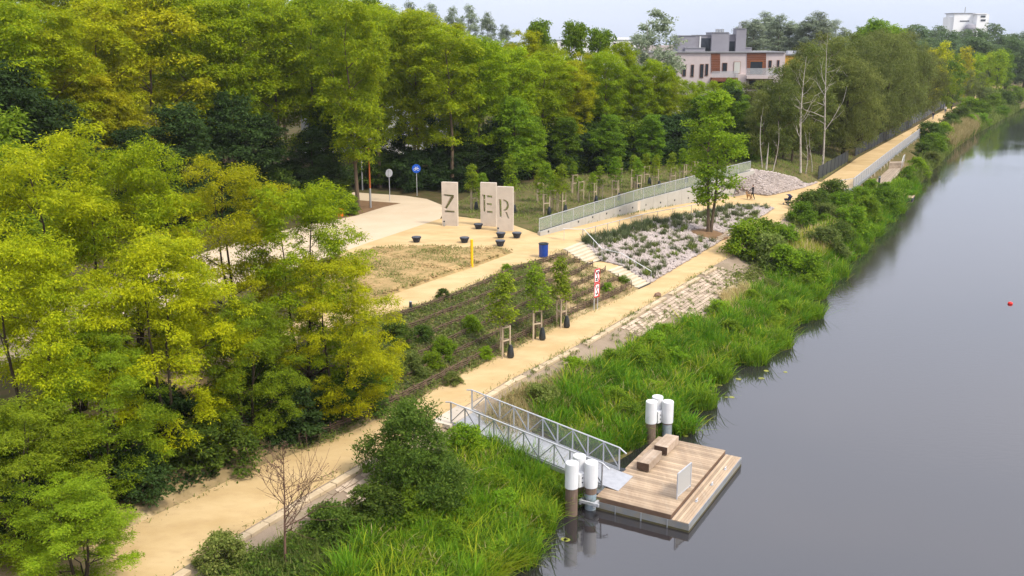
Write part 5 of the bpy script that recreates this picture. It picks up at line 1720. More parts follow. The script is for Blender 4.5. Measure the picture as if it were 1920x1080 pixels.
# the forest wall
GF = 'tall robinias of the forest wall behind the roadway'
fl = 'tall slender robinia in the dense forest wall behind the roadway'
spec = []
R_ = random.Random(5)
front = [(-60, 470, 20), (40, 460, -15), (120, 440, 5), (210, 420, -10), (300, 410, -15), (385, 400, -12), (455, 392, -18), (530, 385, -6), (600, 372, -12), (668, 395, 2), (720, 352, 14), (785, 350, 26), (840, 352, 44), (900, 345, 64),
         (960, 335, 85), (1020, 325, 95), (1075, 318, 110), (1130, 310, 95), (1180, 303, 120), (1240, 296, 140), (1290, 290, 175)]
for i, (px, pb, pt_) in enumerate(front):
    spec.append((px, pb, pt_, R_.choice((0, 0, 1, 2)) if px > 330 else R_.choice((0, 1, 1, 3)), R_.uniform(.85, 1.1)))
row2 = [(x, 335 - max(0, x) * .03, (-32 if x < 660 else (2 if x < 800 else 40 + (x - 800) * .12)) + R_.uniform(-8, 25)) for x in range(-80, 1280, 62)]
for (px, pb, pt_) in row2:
    spec.append((px + R_.uniform(-15, 15), pb, pt_, R_.choice((0, 1, 2)), R_.uniform(.85, 1.05)))
row3 = [(x, 285, (-18 if x < 640 else (6 if x < 800 else 55 + (x - 800) * .13)) + R_.uniform(-5, 30)) for x in range(-80, 1180, 85)]
for (px, pb, pt_) in row3:
    spec.append((px + R_.uniform(-15, 15), pb, pt_, R_.choice((0, 1, 2)), R_.uniform(.9, 1.1)))
for si, (px, pb, pt_, pr, wd) in enumerate(spec):
    gold = pr == 3
    fl, GF = [('tall robinia with bare lower trunk in the front rank of the forest', 'front rank robinias of the forest wall'), ('tall robinia in the second rank of the forest wall', 'second rank robinias of the forest wall'), ('robinia in the depth of the forest showing only its top', 'back rank robinias of the forest')][0 if si < len(front) else (1 if si < len(front) + len(row2) else 2)]
    tree_at('robinia_tree', FR[pr], px, pb, pt_, 'golden leaved robinia in the forest wall' if gold else fl, 'golden robinias of the forest wall' if gold else GF, 20.2, wide=wd)
for i, (px, pb, pt_, pr) in enumerate([(190, 430, 110, 3), (240, 425, 170, 3)]):
    tree_at('robinia_tree', FR[3], px, pb, pt_, 'golden leaved robinia in the forest wall', 'golden robinias of the forest wall', 20.2)
# dark maples and understorey at the forest edge
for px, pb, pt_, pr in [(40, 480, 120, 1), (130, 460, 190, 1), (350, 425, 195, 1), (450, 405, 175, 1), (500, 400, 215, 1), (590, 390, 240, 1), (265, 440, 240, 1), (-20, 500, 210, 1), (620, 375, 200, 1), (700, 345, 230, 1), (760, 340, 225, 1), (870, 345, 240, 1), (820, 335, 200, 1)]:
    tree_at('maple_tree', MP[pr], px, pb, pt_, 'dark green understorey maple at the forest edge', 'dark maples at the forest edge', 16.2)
for px, pb, pt_, pr in [(965, 345, 185, 2), (1000, 335, 230, 2), (1060, 330, 220, 0), (1140, 325, 215, 0), (1220, 318, 215, 0)]:
    tree_at('maple_tree', MP[pr], px, pb, pt_, 'fresh green maple lit at the forest edge behind the letter slabs' if pr == 2 else 'mid green maple behind the young staked trees',
            'fresh maples behind the letter slabs' if pr == 2 else 'maples behind the staked trees', 16.2)
for px, pb, pt_ in [(1010, 290, 40), (1072, 285, 42), (1118, 280, 55), (430, 300, -20), (700, 290, 0), (620, 290, -10)]:
    tree_at('maple_tree', MP[0], px, pb, pt_, 'bright maple top rising above the forest', 'maple tops above the forest', 16.2, wide=.6)
for i in range(34):
    px = -60 + i * 28 + R_.uniform(-10, 10)
    pb = 470 - max(0, px + 60) * .125 + R_.uniform(-12, 6) if px < 640 else 352 + R_.uniform(-8, 6)
    if 640 < px < 835: pb = 352 + R_.uniform(-6, 3)
    k = R_.choice((0, 0, 1))
    plant('forest_shrub', SH[k][0], SH[k][1], gp(px, pb), R_.uniform(0, 6), R_.uniform(.6, 1.15), 'dark leafy shrub along the foot of the forest wall', 'shrub', 'shrubs along the forest foot')
for px, pb, s in [(640, 398, .5), (655, 402, .45), (610, 405, .6), (590, 415, .5)]:
    plant('roadside_shrub', SH[2][0], SH[2][1], gp(px, pb), R_.uniform(0, 6), s, 'green shrub at the roadway edge around the orange box', 'shrub', 'shrubs around the orange box')
for i in range(46):
    px = 850 + i * 12.5 + R_.uniform(-6, 6)
    pb = 345 - (px - 850) * .085 + R_.uniform(-14, 2)
    k = R_.choice((0, 0, 1, 2))
    plant('forest_shrub', SH[k][0], SH[k][1], gp(px, pb), R_.uniform(0, 6), R_.uniform(.8, 1.5), 'leafy undergrowth shrub behind the young staked trees', 'shrub', 'undergrowth behind the staked trees')
for i in range(16):
    px = 860 + i * 34 + R_.uniform(-8, 8)
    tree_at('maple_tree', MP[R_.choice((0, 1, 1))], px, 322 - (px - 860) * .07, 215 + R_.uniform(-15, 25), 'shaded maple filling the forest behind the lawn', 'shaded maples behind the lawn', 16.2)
# grey poplars behind
for px, Y, pt_ in [(735, 190, 8), (770, 200, 2), (810, 210, 6), (850, 200, 12), (880, 215, 8), (915, 205, 22), (945, 215, 45), (690, 190, -5), (650, 190, -2), (1010, 240, 62), (600, 190, 4)]:
    loc = Vector((0, Y * KY, 4.0))
    loc.x = atY(px, 100, Y * KY).x
    tree_at('poplar_tree', PO[px % 2], px, 0, pt_, 'grey green poplar standing tall behind the forest', 'grey poplars behind the forest', 24.2, loc=loc)
# slender aspen in front of the building
for px, Y, pt_, w_ in [(1228, 100, 12, 1.15), (1205, 104, 40, 1.0)]:
    loc = atY(px, 100, Y * KY); loc.z = 4.8
    tree_at('aspen_tree', YL, px, 0, pt_, 'tall open aspen with dark upper leaves left standing before the pink building', 'open aspens before the pink building', 18.5, loc=loc, wide=w_)
# trees hiding the lower floors of the building
for px, Y, pt_, pr in [(1290, 105, 150, 'F0'), (1340, 108, 152, 'F2'), (1375, 100, 150, 'M2'), (1315, 112, 150, 'F0'), (1260, 100, 130, 'F0'), (1400, 115, 154, 'B0'), (1425, 118, 150, 'B1'), (1440, 112, 150, 'B0'), (1475, 108, 128, 'B1'), (1510, 105, 80, 'B0'), (1540, 112, 62, 'B1'), (1570, 108, 85, 'B0'), (1500, 125, 95, 'B1'),
                       (1595, 120, 60, 'B1')]:
    loc = atY(px, 150, Y * KY); loc.z = 4.5
    K = {'F': (FR, 20.2, 'robinia_tree', 'robinia hiding the lower floors of the pink building'), 'M': (MP, 16.2, 'maple_tree', 'bright maple in front of the lower floors of the pink building'), 'B': (BI, 17.3, 'birch_tree', 'drooping olive green birch right of the pink building')}[pr[0]]
    if pr[0] == 'B': K = (BI, 17.3, 'birch_tree', 'drooping olive green birch beside the pink building')
    tree_at(K[2], K[0][int(pr[1])], px, 0, pt_, K[3], K[3] + ' row', K[1], loc=loc, wide=1.25 if pr[0] == 'B' else .8)
for px, pb, pt_, pr in [(1425, 305, 170, 0), (1455, 308, 120, 1), (1485, 303, 110, 0), (1512, 300, 80, 1), (1545, 292, 70, 0), (1575, 288, 90, 1), (1470, 298, 140, 1), (1400, 300, 200, 0)]:
    tree_at('birch_tree', BI[pr], px, pb, pt_, 'drooping birch on the grass behind the rubble slope', 'birches behind the rubble slope', 17.3, wide=1.15)
for px, pb, pt_, k in [(1310, 300, 180, 0), (1345, 296, 175, 2), (1385, 298, 190, 0), (1365, 285, 165, 1)]:
    tree_at('maple_tree', MP[k], px, pb, pt_, 'dense maple behind the top of the retaining wall', 'maples behind the wall top', 16.2)
# willows by the walkway
for px, pb, pt_, pr in [(1610, 278, 70, 0), (1650, 262, 62, 1), (1690, 240, 78, 0), (1630, 250, 55, 1), (1580, 300, 105, 0), (1725, 222, 95, 1), (1665, 235, 58, 0)]:
    tree_at('willow_tree', WI[pr], px, pb, pt_, 'large olive willow overhanging the raised walkway', 'willows beside the walkway', 16.4, wide=.95)
for px, Y, pt_ in [(1640, 150, 40), (1660, 160, 50), (1625, 155, 52)]:
    loc = atY(px, 150, Y * KY); loc.z = 4
    tree_at('maple_tree', MP[2], px, 0, pt_, 'fresh green maple top rising behind the willows', 'maple tops behind the willows', 16.2, loc=loc)
for px, Y, pt_, k in [(1770, 190, 78, 3), (1800, 205, 88, 3), (1790, 180, 105, 1), (1830, 215, 100, 2), (1850, 230, 98, 2), (1870, 225, 92, 2), (1885, 240, 95, 1), (1745, 175, 92, 3), (1755, 180, 130, 4), (1820, 195, 130, 4), (1840, 205, 135, 4), (1780, 175, 140, 2)]:
    loc = atY(px, 150, Y * KY); loc.z = 3
    nm = {3: 'golden far tree along the path before the canal bend', 1: 'dark green far tree along the path before the canal bend', 2: 'yellow green far tree along the path before the canal bend', 4: 'olive far tree low along the path before the canal bend'}[k]
    tree_at('canal_tree', FA[k], px, 0, pt_, nm, nm + 's', 18.4, loc=loc, wide=.8)
# far skyline
for i in range(34):
    px = 1395 + i * 16.5 + R_.uniform(-5, 5)
    Y = R_.uniform(300, 420)
    if px < 1570: pt_ = R_.uniform(28, 52); Y = R_.uniform(230, 300)
    elif px < 1620: pt_ = R_.uniform(55, 70)
    elif px < 1740: pt_ = R_.uniform(36, 58)
    elif px < 1860: pt_ = R_.uniform(40, 58)
    else: pt_ = R_.uniform(50, 66)
    loc = atY(px, 90, Y * KY); loc.z = 4
    if px < 1570:
        tree_at('poplar_tree', PO[i % 2], px, 0, pt_ - 8, 'grey poplar behind the pink building roof', 'grey poplars behind the pink building', 24.2, loc=loc, wide=1.7)
    else:
        tree_at('skyline_tree', FA[0], px, 0, pt_, 'hazy dark tree on the far skyline', 'far skyline trees', 18.4, loc=loc, wide=1.1)
for i in range(26):
    px = 1640 + i * 13 + R_.uniform(-5, 5)
    Y = R_.uniform(250, 330)
    loc = atY(px, 90, Y * KY); loc.z = 3
    tree_at('skyline_tree', FA[0], px, 0, R_.uniform(62, 84), 'hazy dark tree in front of the far skyline', 'trees in front of the skyline', 18.4, loc=loc, wide=1.2)
for i in range(14):
    px = 960 + i * 30
    loc = atY(px, 90, 330 * KY); loc.z = 4
    tree_at('skyline_tree', FA[0], px, 0, R_.uniform(74, 92), 'hazy dark tree beyond the pale long block', 'trees beyond the pale block', 18.4, loc=loc, wide=1.2)

# white dead birches
def bare(seed, H, tr, barkmat, nb, reach, up_, sub=3, curve=.4):
    r = np.random.default_rng(seed)
    mb = MB()
    pts = [np.array([curve * math.sin(i / 10 * 3 + seed), curve * math.cos(i / 10 * 2 + seed) - curve, H * i / 10 - (.3 if i == 0 else 0)]) for i in range(11)]
    mb.tube(pts, [max(.012, tr * (1 - .92 * i / 10)) for i in range(11)], 8, False)
    for k in range(nb):
        f = .28 + .68 * (k + r.random()) / nb
        i = int(f * 10); p0 = pts[i] + (pts[min(10, i + 1)] - pts[i]) * (f * 10 - i)
        a = r.random() * 6.28
        L = reach * (1.15 - f) * r.uniform(.7, 1.2)
        d = np.array([math.cos(a), math.sin(a), up_ * r.uniform(.6, 1.4)]); d /= np.linalg.norm(d)
        q = [p0]
        for j in range(3):
            d = d + r.normal(size=3) * .18 + np.array([0, 0, .12]); d /= np.linalg.norm(d)
            q.append(q[-1] + d * L / 3)
        r0 = max(.012, tr * (1 - .9 * f) * .55)
        mb.tube(q, [r0, r0 * .75, r0 * .5, .006], 5, False)
        for j in range(sub):
            b0 = q[1 + j % 3]
            d2 = d + r.normal(size=3) * .6; d2 /= np.linalg.norm(d2)
            mb.tube([b0, b0 + d2 * L * .25, b0 + d2 * L * .45 + np.array([0, 0, .05 * L])], [r0 * .45, r0 * .3, .005], 4, False)
    return mb, pts
for px, pb, pt_, sd_, lb_ in ((1497, 318, 105, 3, 'bare white birch with broken pale limbs beside the rubble slope'), (1534, 319, 62, 8, 'taller bare white birch standing behind the broken one')):
    p = gp(px, pb)
    H_ = top_z(p, pt_) - p.z
    t = thing('birch_tree', lb_, 'tree', p)
    mb, _ = bare(sd_, H_, .15, 'bark_birch', 14, H_ * .34, .7)
    mb.build('trunk', MATS['bark_birch'], t, True)
for k, (px, pb, h_) in enumerate([(1437, 318, 3.2), (1449, 322, 6), (1505, 322, 5), (1515, 320, 5), (1425, 312, 7)]):
    p = gp(px, pb)
    t = thing('birch_tree', 'white birch stub cut off at head height near the wall end' if k == 0 else 'thin pale birch stem among the birches behind the rubble slope', 'tree', p, group=None if k == 0 else 'thin birch stems')
    mb, _ = bare(200 + k, h_, .14 if k == 0 else .07, 'bark_birch', 0 if k == 0 else 4, 1.2, .8, curve=.05 if k == 0 else .4)
    mb.build('trunk', MATS['bark_birch'], t, True)

# single tree in the stone bed with its earth mound and a heap of logs
bp_ = gp(1330, 440)
def mound(c, rx, ry, h, name, mat):
    vs, fs = [(0, 0, h)], []
    n, rings = 22, 5
    for i in range(1, rings + 1):
        f = i / rings
        for k in range(n):
            a = 2 * math.pi * k / n
            x, y = rx * f * math.cos(a), ry * f * math.sin(a)
            vs.append((x, y, h * (1 - f * f) + hz(c.x + x, c.y + y) - c.z - (.12 if i == rings else 0) + .04 * math.sin(a * 3 + i)))
    for k in range(n): fs.append((0, 1 + k, 1 + (k + 1) % n))
    for i in range(rings - 1):
        for k in range(n):
            a_, b2 = 1 + i * n + k, 1 + i * n + (k + 1) % n
            fs.append((a_, a_ + n, b2 + n, b2))
    m_ = MB(); m_.v, m_.f = vs, fs
    return m_.build(name, MATS[mat], smooth=True, loc=c)
tag(mound(bp_, 2.0, 1.7, .3, 'earth_mound', 'mulch'), kind='structure')
h_ = top_z(bp_, 172) - bp_.z
plant('park_tree', BT[0], BT[1], bp_ + Vector((0, 0, .2)), 2.0, h_ / 13.1, 'slim two stemmed green tree standing in the stone bed', 'tree', None)
for k in range(9):
    p = gp(1348 + k * 2.2, 452 - k * 1.5)
    L = random.uniform(1.4, 2.2)
    a = UANG + random.uniform(-.25, .25)
    d = Vector((math.cos(a), math.sin(a), 0)) * L / 2
    o = MB().tube([-d, Vector((0, 0, .03)), d], [.07, .075, .06], 7).build('log', MATS['weathered_wood'], smooth=False)
    o.location = p + Vector((0, 0, .08 + .1 * (k % 3)))
    tag(o, 'pale weathered log lying in the heap below the tree in the stone bed', 'log', 'logs heaped below the bed tree')

# young staked trees
def stake_frame(p, label, group, h=2.0, w=.62):
    t = thing('tree_stakes', label, 'tree stakes', p, random.uniform(0, 1.5), group)
    for sx, sy in ((-1, -1), (1, -1), (0, 1)):
        MB().tube([(sx * w / 2, sy * w / 2, -.1), (sx * w / 2, sy * w / 2, h)], .05, 7).build('stake', MATS['stake_wood'], t)
    for z in (h - .06, h * .55):
        m_ = MB()
        q = [(-w / 2, -w / 2, z), (w / 2, -w / 2, z), (0, w / 2, z)]
        for i in range(3): m_.beam(q[i], q[(i + 1) % 3], .035, .07)
        m_.build('crossbar', MATS['stake_wood'], t)
def water_bag(p, label, group):
    m_ = MB().lathe([(.15, 0), (.19, .12), (.2, .4), (.16, .62), (.09, .75), (.1, .8)], n=14)
    m_.v = [(x * (1 + .15 * math.sin(z * 9)), y * .8, z) for x, y, z in m_.v]
    o = m_.build('watering_bag', MATS['bag_black'], smooth=True)
    o.location = p
    tag(o, label, 'bag', group)
back = [(886, 392, 300), (905, 395, 320), (957, 398, 285), (1010, 378, 310), (1022, 402, 300), (1037, 394, 315), (1052, 398, 300), (1086, 376, 330), (1110, 380, 318), (1123, 372, 305), (1153, 375, 290), (1160, 350, 290), (1187, 352, 285),
        (1194, 363, 292), (1228, 352, 285), (1258, 348, 280), (1279, 341, 275), (1300, 335, 270), (1210, 345, 282), (1075, 362, 300)]
for i, (px, pb, pt_) in enumerate(back):
    p = gp(px, pb)
    pr = SA[i % 3]
    tree_at('young_tree', pr, px, pb, pt_, 'young staked tree on the lawn behind the retaining wall', 'young staked trees on the lawn', 4.9, loc=p)
    stake_frame(p, 'timber stakes framing a young tree on the lawn behind the wall', 'stake frames on the lawn')
    if i % 2 == 0:
        water_bag(p + Vector((.38, -.45, 0)), 'black watering bag at a young tree on the lawn', 'watering bags on the lawn')
for i, (px, pb, pt_, lb_) in enumerate([(944, 668, 497, 'nearest the pontoon gangway'), (1004, 635, 483, 'in the middle of three'), (1050, 612, 472, 'nearest the red notice')]):
    p = gp(px, pb)
    tree_at('young_tree', SA[(0, 2, 0)[i]], px, pb, pt_, 'young green staked tree beside the towpath, ' + lb_, 'young trees beside the towpath', 4.9, loc=p, wide=1.05)
    stake_frame(p, 'timber stakes beside the towpath holding the young tree ' + lb_, 'stake frames beside the towpath', 1.9, .55)
    water_bag(p + Vector((.42, -.3, 0)), 'black watering bag at the towpath tree ' + lb_, 'watering bags beside the towpath')

# leafless dead sapling on the near bank
p = gp(540, 1062)
t = thing('dead_tree', 'leafless brown dead young tree on the near bank below the towpath', 'tree', p)
mb, _ = bare(5, top_z(p, 840) - p.z, .055, 'dead_wood', 30, 2.9, .75, sub=8, curve=.08)
mb.build('trunk', MATS['dead_wood'], t, True)
r5 = np.random.default_rng(5)
vv = np.array(mb.v); sel = vv[r5.choice(len(vv), 420)]
sel = sel[sel[:, 2] > .8]
D = unit(r5.normal(size=sel.shape)); Nn = unit(r5.normal(size=sel.shape))
D = unit(D - Nn * (D * Nn).sum(1, keepdims=True))
V, Q = leaf_faces(sel.astype(np.float32), D, Nn, np.full(len(sel), .07), np.full(len(sel), .035))
link('withered_leaves', npmesh('withered_leaves', V, Q, MATS['dead_wood']), t)

# dark bush by the gangway and shrubs on the bank
p = gp(775, 930)
plant('evergreen_bush', BE[0], BE[1], p, 1.0, (top_z(p, 757) - p.z) / 4.3, 'large dark green upright bush beside the gangway head', 'shrub', None)
bank_sh = [(1590, 440, 1.25, 0), (1622, 415, 1.15, 4), (1652, 396, 1.3, 2), (1548, 480, 1.15, 3), (1505, 528, 1.1, 0), (1470, 520, 1.1, 4), (1572, 462, 1.0, 1), (1400, 480, 1.25, 0), (1440, 500, 1.2, 3), (1425, 462, 1.2, 2), (1470, 470, 1.0, 0), (1525, 405, 1.15, 1), (1500, 420, 1.0, 2), (1560, 385, 1.2, 1), (1575, 400, 1.0, 0), (1545, 420, .9, 3), (1610, 385, .9, 0), (1660, 372, .8, 4), (1630, 365, .8, 4),
           (1740, 270, 1.7, 1), (1750, 285, 1.5, 2), (1730, 300, 1.2, 1), (1765, 262, 1.4, 0), (1800, 232, 1.6, 1), (1830, 220, 1.8, 2), (1815, 215, 1.8, 0), (1860, 205, 2.0, 2), (1880, 200, 2.0, 1), (1900, 190, 2.2, 2), (1845, 195, 2.0, 3), (1720, 330, 1.1, 4), (1700, 342, .9, 4),
           (1745, 312, 1.0, 3), (1840, 235, 1.2, 0), (1875, 218, 1.3, 2), (1820, 240, 1.2, 4), (1790, 250, 1.2, 3), (1780, 240, 1.3, 1), (1160, 770, .5, 4), (1010, 770, .6, 3), (700, 985, .7, 1), (760, 990, .7, 2), (870, 850, .6, 0), (1075, 705, .45, 4), (1240, 640, .5, 0),
           (420, 1075, .6, 3), (620, 1010, .6, 1)]
bl = {0: 'rounded bright green shrub on the canal bank', 1: 'rounded dark green shrub on the canal bank', 2: 'mid green leafy shrub on the canal bank', 3: 'dull olive shrub on the canal bank', 4: 'fresh light green shrub at the water edge'}
for px, pb, s, k in bank_sh:
    plant('bank_shrub', SB[k][0], SB[k][1], gp(px, pb), R_.uniform(0, 6), s, bl[k], 'shrub', bl[k] + ' group')
for px, pb, s, k in [(885, 622, .42, 4), (830, 668, .45, 4), (812, 690, .4, 0), (740, 650, .6, 1), (775, 700, .5, 3), (720, 700, .7, 3), (910, 672, .3, 4), (850, 720, .3, 3), (700, 740, .7, 0), (790, 640, .4, 1), (1140, 545, .25, 0), (1170, 530, .25, 2), (950, 510, .25, 0), (830, 560, .28, 1)]:
    plant('terrace_shrub', SB[k][0], SB[k][1], gp(px, pb), R_.uniform(0, 6), s, {4: 'bright lime shrub on the terraced slope', 0: 'bright green shrub on the terraced slope', 1: 'dark shrub on the terraced slope', 2: 'mid green shrub on the terraced slope', 3: 'dull olive shrub on the terraced slope'}[k], 'shrub', 'terrace shrubs kind %s' % ('lime', 'bright', 'dark', 'mid', 'olive')[(4, 0, 1, 2, 3).index(k)])

# low leafy plants that break up the bank
bz = [gpoly([(1100, 700), (1230, 640), (1330, 600), (1420, 570), (1500, 560), (1500, 595), (1440, 640), (1370, 675), (1290, 730), (1200, 800), (1120, 800)]),
      gpoly([(1380, 540), (1450, 480), (1520, 430), (1600, 390), (1690, 350), (1700, 365), (1640, 420), (1590, 465), (1550, 515), (1500, 560)]),
      gpoly([(700, 1040), (780, 970), (880, 900), (960, 870), (1020, 890), (1040, 930), (980, 990), (930, 1060)])]
rb = np.random.default_rng(77)
for zi, (poly, n_, ks) in enumerate(zip(bz, (46, 44, 20), ((0, 4, 2), (0, 4, 3, 1), (0, 4)))):
    xs = [p.x for p in poly]; ys = [p.y for p in poly]
    c = 0
    while c < n_:
        x, y = rb.uniform(min(xs), max(xs)), rb.uniform(min(ys), max(ys))
        if not in_poly(np.array([x]), np.array([y]), poly)[0]: continue
        k = ks[c % len(ks)]
        lb_ = ('low leafy plant among the reeds behind the pontoon', 'low leafy plant on the bank below the round shrubs', 'low leafy plant among the reeds below the gangway')[zi]
        s_ = rb.uniform(.28, .6) * (1, 1.15, .85)[zi]
        plant('bank_plant', None, SB[k][1], (x, y, hz(x, y) - .05), rb.uniform(0, 6), s_, lb_, 'plant', lb_ + ' group')
        c += 1
# ------------------------------------------------------------------ ground cover, reeds, stones, terraces
def scatter(poly, n, seed):
    r = np.random.default_rng(seed)
    xs = np.array([p[0] for p in poly]); ys = np.array([p[1] for p in poly])
    out = []
    got = 0
    while got < n:
        x = r.uniform(xs.min(), xs.max(), n * 2); y = r.uniform(ys.min(), ys.max(), n * 2)
        k = in_poly(x, y, poly)
        out.append(np.stack([x[k], y[k]], 1)); got += k.sum()
        if k.sum() == 0: break
    P = np.concatenate(out)[:n]
    return np.concatenate([P, np.array([hz(a, b_) for a, b_ in P])[:, None]], 1)

def blades(P, seed, h, w, lean=.35, curl=.5, clump=None):
    """bent grass blades of three segments"""
    r = np.random.default_rng(seed)
    n = len(P)
    a = r.uniform(0, 2 * math.pi, n)
    H_ = h * r.uniform(.55, 1.25, n)
    if clump is not None: H_ = H_ * clump
    d = np.stack([np.cos(a), np.sin(a), np.zeros(n)], 1)
    s = np.stack([-np.sin(a), np.cos(a), np.zeros(n)], 1)
    le = np.abs(r.normal(size=n)) * lean
    cu = r.uniform(.2, 1, n) * curl
    W_ = w * r.uniform(.6, 1.3, n)
    V = np.empty((n, 7, 3), dtype=np.float32)
    for i, (f, wf) in enumerate(((0, .8), (.4, 1), (.75, .75))):
        c = P + d * (H_ * (le * f + cu * f * f * .6))[:, None] + np.array([0, 0, 1.0]) * (H_ * (f - cu * .35 * f * f * f))[:, None]
        V[:, 2 * i] = c - s * (W_ * wf * .5)[:, None]
        V[:, 2 * i + 1] = c + s * (W_ * wf * .5)[:, None]
    V[:, 6] = P + d * (H_ * (le + cu * .62))[:, None] + np.array([0, 0, 1.0]) * (H_ * (1 - cu * .42))[:, None]
    b0 = np.arange(n)[:, None] * 7
    q1 = b0 + np.array([[0, 1, 3, 2]]); q2 = b0 + np.array([[2, 3, 5, 4]]); t3 = b0 + np.array([[4, 5, 6]])
    return V.reshape(-1, 3), [np.concatenate([q1, q2]), t3]

def clumpy(P, seed, s=.8):
    return np.clip(.85 + .5 * vnoise(P[:, 0], P[:, 1], s, seed) + .45 * vnoise(P[:, 0], P[:, 1], s * 2.7, seed + 3), .25, 1.6)

def stuff(name, V, F_, mat, label, cat):
    o = link(name, npmesh(name, V, F_, MATS[mat]))
    return tag(o, label, cat, kind='stuff')

def herb(poly, n, seed, ll, lw, hmax, mat, name, label, cat='plants'):
    """low leafy herbs: leaves at random heights in tufts"""
    r = np.random.default_rng(seed)
    P = scatter(poly, max(1, n // 24), seed)
    idx = np.repeat(np.arange(len(P)), 24)
    C = P[idx] + np.stack([r.normal(size=len(idx)) * .17, r.normal(size=len(idx)) * .17, r.random(len(idx)) ** 1.3 * hmax * (.5 + .7 * r.random(len(P))[idx])], 1)
    Nn = unit(np.array([0, 0, 1.0]) + r.normal(size=C.shape) * .6)
    D = unit(r.normal(size=C.shape)); D = unit(D - Nn * (D * Nn).sum(1, keepdims=True))
    sc = r.uniform(.6, 1.3, len(C))
    V, Q = leaf_faces(C.astype(np.float32), D, Nn, ll * sc, lw * sc)
    return stuff(name, V, Q, mat, label, cat)

# bank zones
Z1 = gpoly([(640, 1079), (690, 1000), (760, 960), (850, 900), (880, 850), (960, 850), (1020, 870), (1062, 900), (1052, 952), (1006, 990), (965, 1050), (940, 1079)])
Z1 = [gp(560, 1180), gp(640, 1079), gp(690, 1000), gp(770, 950), gp(860, 870), gp(900, 840), gp(960, 850), gp(1030, 880), at(1062, 915, 0), at(1052, 950, 0), at(1006, 990, 0), at(968, 1050, 0), at(900, 1150, 0)]
P = scatter(Z1, 32000, 1); P[:, 2] = np.maximum(P[:, 2], -.05)
dn = in_poly(P[:, 0], P[:, 1], Z1)
V, F_ = blades(P, 1, 1.0, .035, .3, .7, clumpy(P, 1.0)); stuff('reeds', V, F_, 'blade_green', 'dense bright green reeds on the near bank below the gangway', 'reeds')
P = scatter(Z1, 6500, 2); V, F_ = blades(P, 2, 1.05, .035, .5, .9, clumpy(P, 4.0)); stuff('reeds', V, F_, 'blade_yellow', 'yellowing bent reed blades among the near bank reeds', 'reeds')
Z1E = [at(1062, 915, 0), at(1052, 952, 0), at(1006, 992, 0), at(965, 1054, 0), at(900, 1150, 0), at(880, 1130, 0), at(945, 1040, 0), at(985, 980, 0), at(1035, 940, 0)]
P = scatter(Z1E, 5500, 3); V, F_ = blades(P, 3, .9, .035, .6, .9, clumpy(P, 2.0)); stuff('reeds', V, F_, 'blade_yellow', 'yellow green reed fringe along the near waterline', 'reeds')
Z2 = [gp(1000, 790), gp(1060, 720), gp(1130, 690), gp(1220, 640), gp(1290, 610), gp(1350, 610), gp(1400, 560), gp(1470, 550), at(1515, 560, 0), at(1503, 602, 0), at(1448, 642, 0), at(1432, 664, 0), at(1372, 688, 0), at(1292, 737, 0), at(1290, 772, 0), at(1272, 802, 0), at(1200, 840, 0), at(1130, 870, 0), gp(1060, 850)]
P = scatter(Z2, 54000, 4); V, F_ = blades(P, 4, 1.1, .04, .3, .7, clumpy(P, 3.0)); stuff('reeds', V, F_, 'blade_green', 'dense bright green reeds on the bank behind the pontoon', 'reeds')
P = scatter(Z2, 9000, 5); V, F_ = blades(P, 5, 1.15, .04, .5, .9, clumpy(P, 7.0)); stuff('reeds', V, F_, 'blade_yellow', 'yellowish reed blades among the reeds behind the pontoon', 'reeds')
Z3 = [gp(1400, 560), gp(1440, 540), gp(1490, 480), gp(1540, 440), gp(1580, 400), gp(1640, 375), gp(1690, 350), at(1720, 352, 0), at(1690, 384, 0), at(1650, 424, 0), at(1600, 478, 0), at(1567, 502, 0), at(1555, 532, 0), at(1515, 562, 0), at(1503, 602, 0), gp(1430, 600)]
P = scatter(Z3, 34000, 6); V, F_ = blades(P, 6, 1.15, .055, .3, .6, clumpy(P, 5.0)); stuff('reeds', V, F_, 'blade_green', 'green reeds along the bank below the round shrubs', 'reeds')
Z3b = [gp(1470, 470), gp(1540, 440), gp(1590, 400), gp(1620, 420), gp(1590, 455), gp(1540, 500), gp(1500, 510)]
P = scatter(Z3b, 8000, 7); V, F_ = blades(P, 7, 1.4, .05, .2, .4); stuff('reeds', V, F_, 'blade_yellow', 'tall pale feathery reeds between shrubs and water', 'reeds')
P = scatter(Z3b, 2600, 17); V, F_ = blades(P, 17, 1.6, .05, .2, .3); stuff('reeds', V, F_, 'blade_dry', 'straw coloured reed stalks between shrubs and water', 'reeds')
Z4 = [gp(1690, 345), gp(1730, 300), gp(1760, 255), gp(1800, 225), gp(1850, 195), gp(1890, 180), at(1912, 207, 0), at(1870, 230, 0), at(1830, 252, 0), at(1790, 279, 0), at(1755, 314, 0), at(1718, 353, 0)]
P = scatter(Z4, 21000, 8); V, F_ = blades(P, 8, 1.5, .14, .3, .5, clumpy(P, 5.0, .3)); stuff('reeds', V, F_, 'leaf_dull', 'green bank growth along the far canal edge', 'reeds')
Z5 = [gp(1770, 270), gp(1790, 245), gp(1830, 232), at(1835, 248, 0), at(1800, 272, 0), at(1785, 282, 0)]
P = scatter(Z5, 6500, 9); V, F_ = blades(P, 9, 2.4, .12, .15, .3); stuff('reeds', V, F_, 'blade_dry', 'straw coloured dry reed bed at the far canal edge', 'reeds')
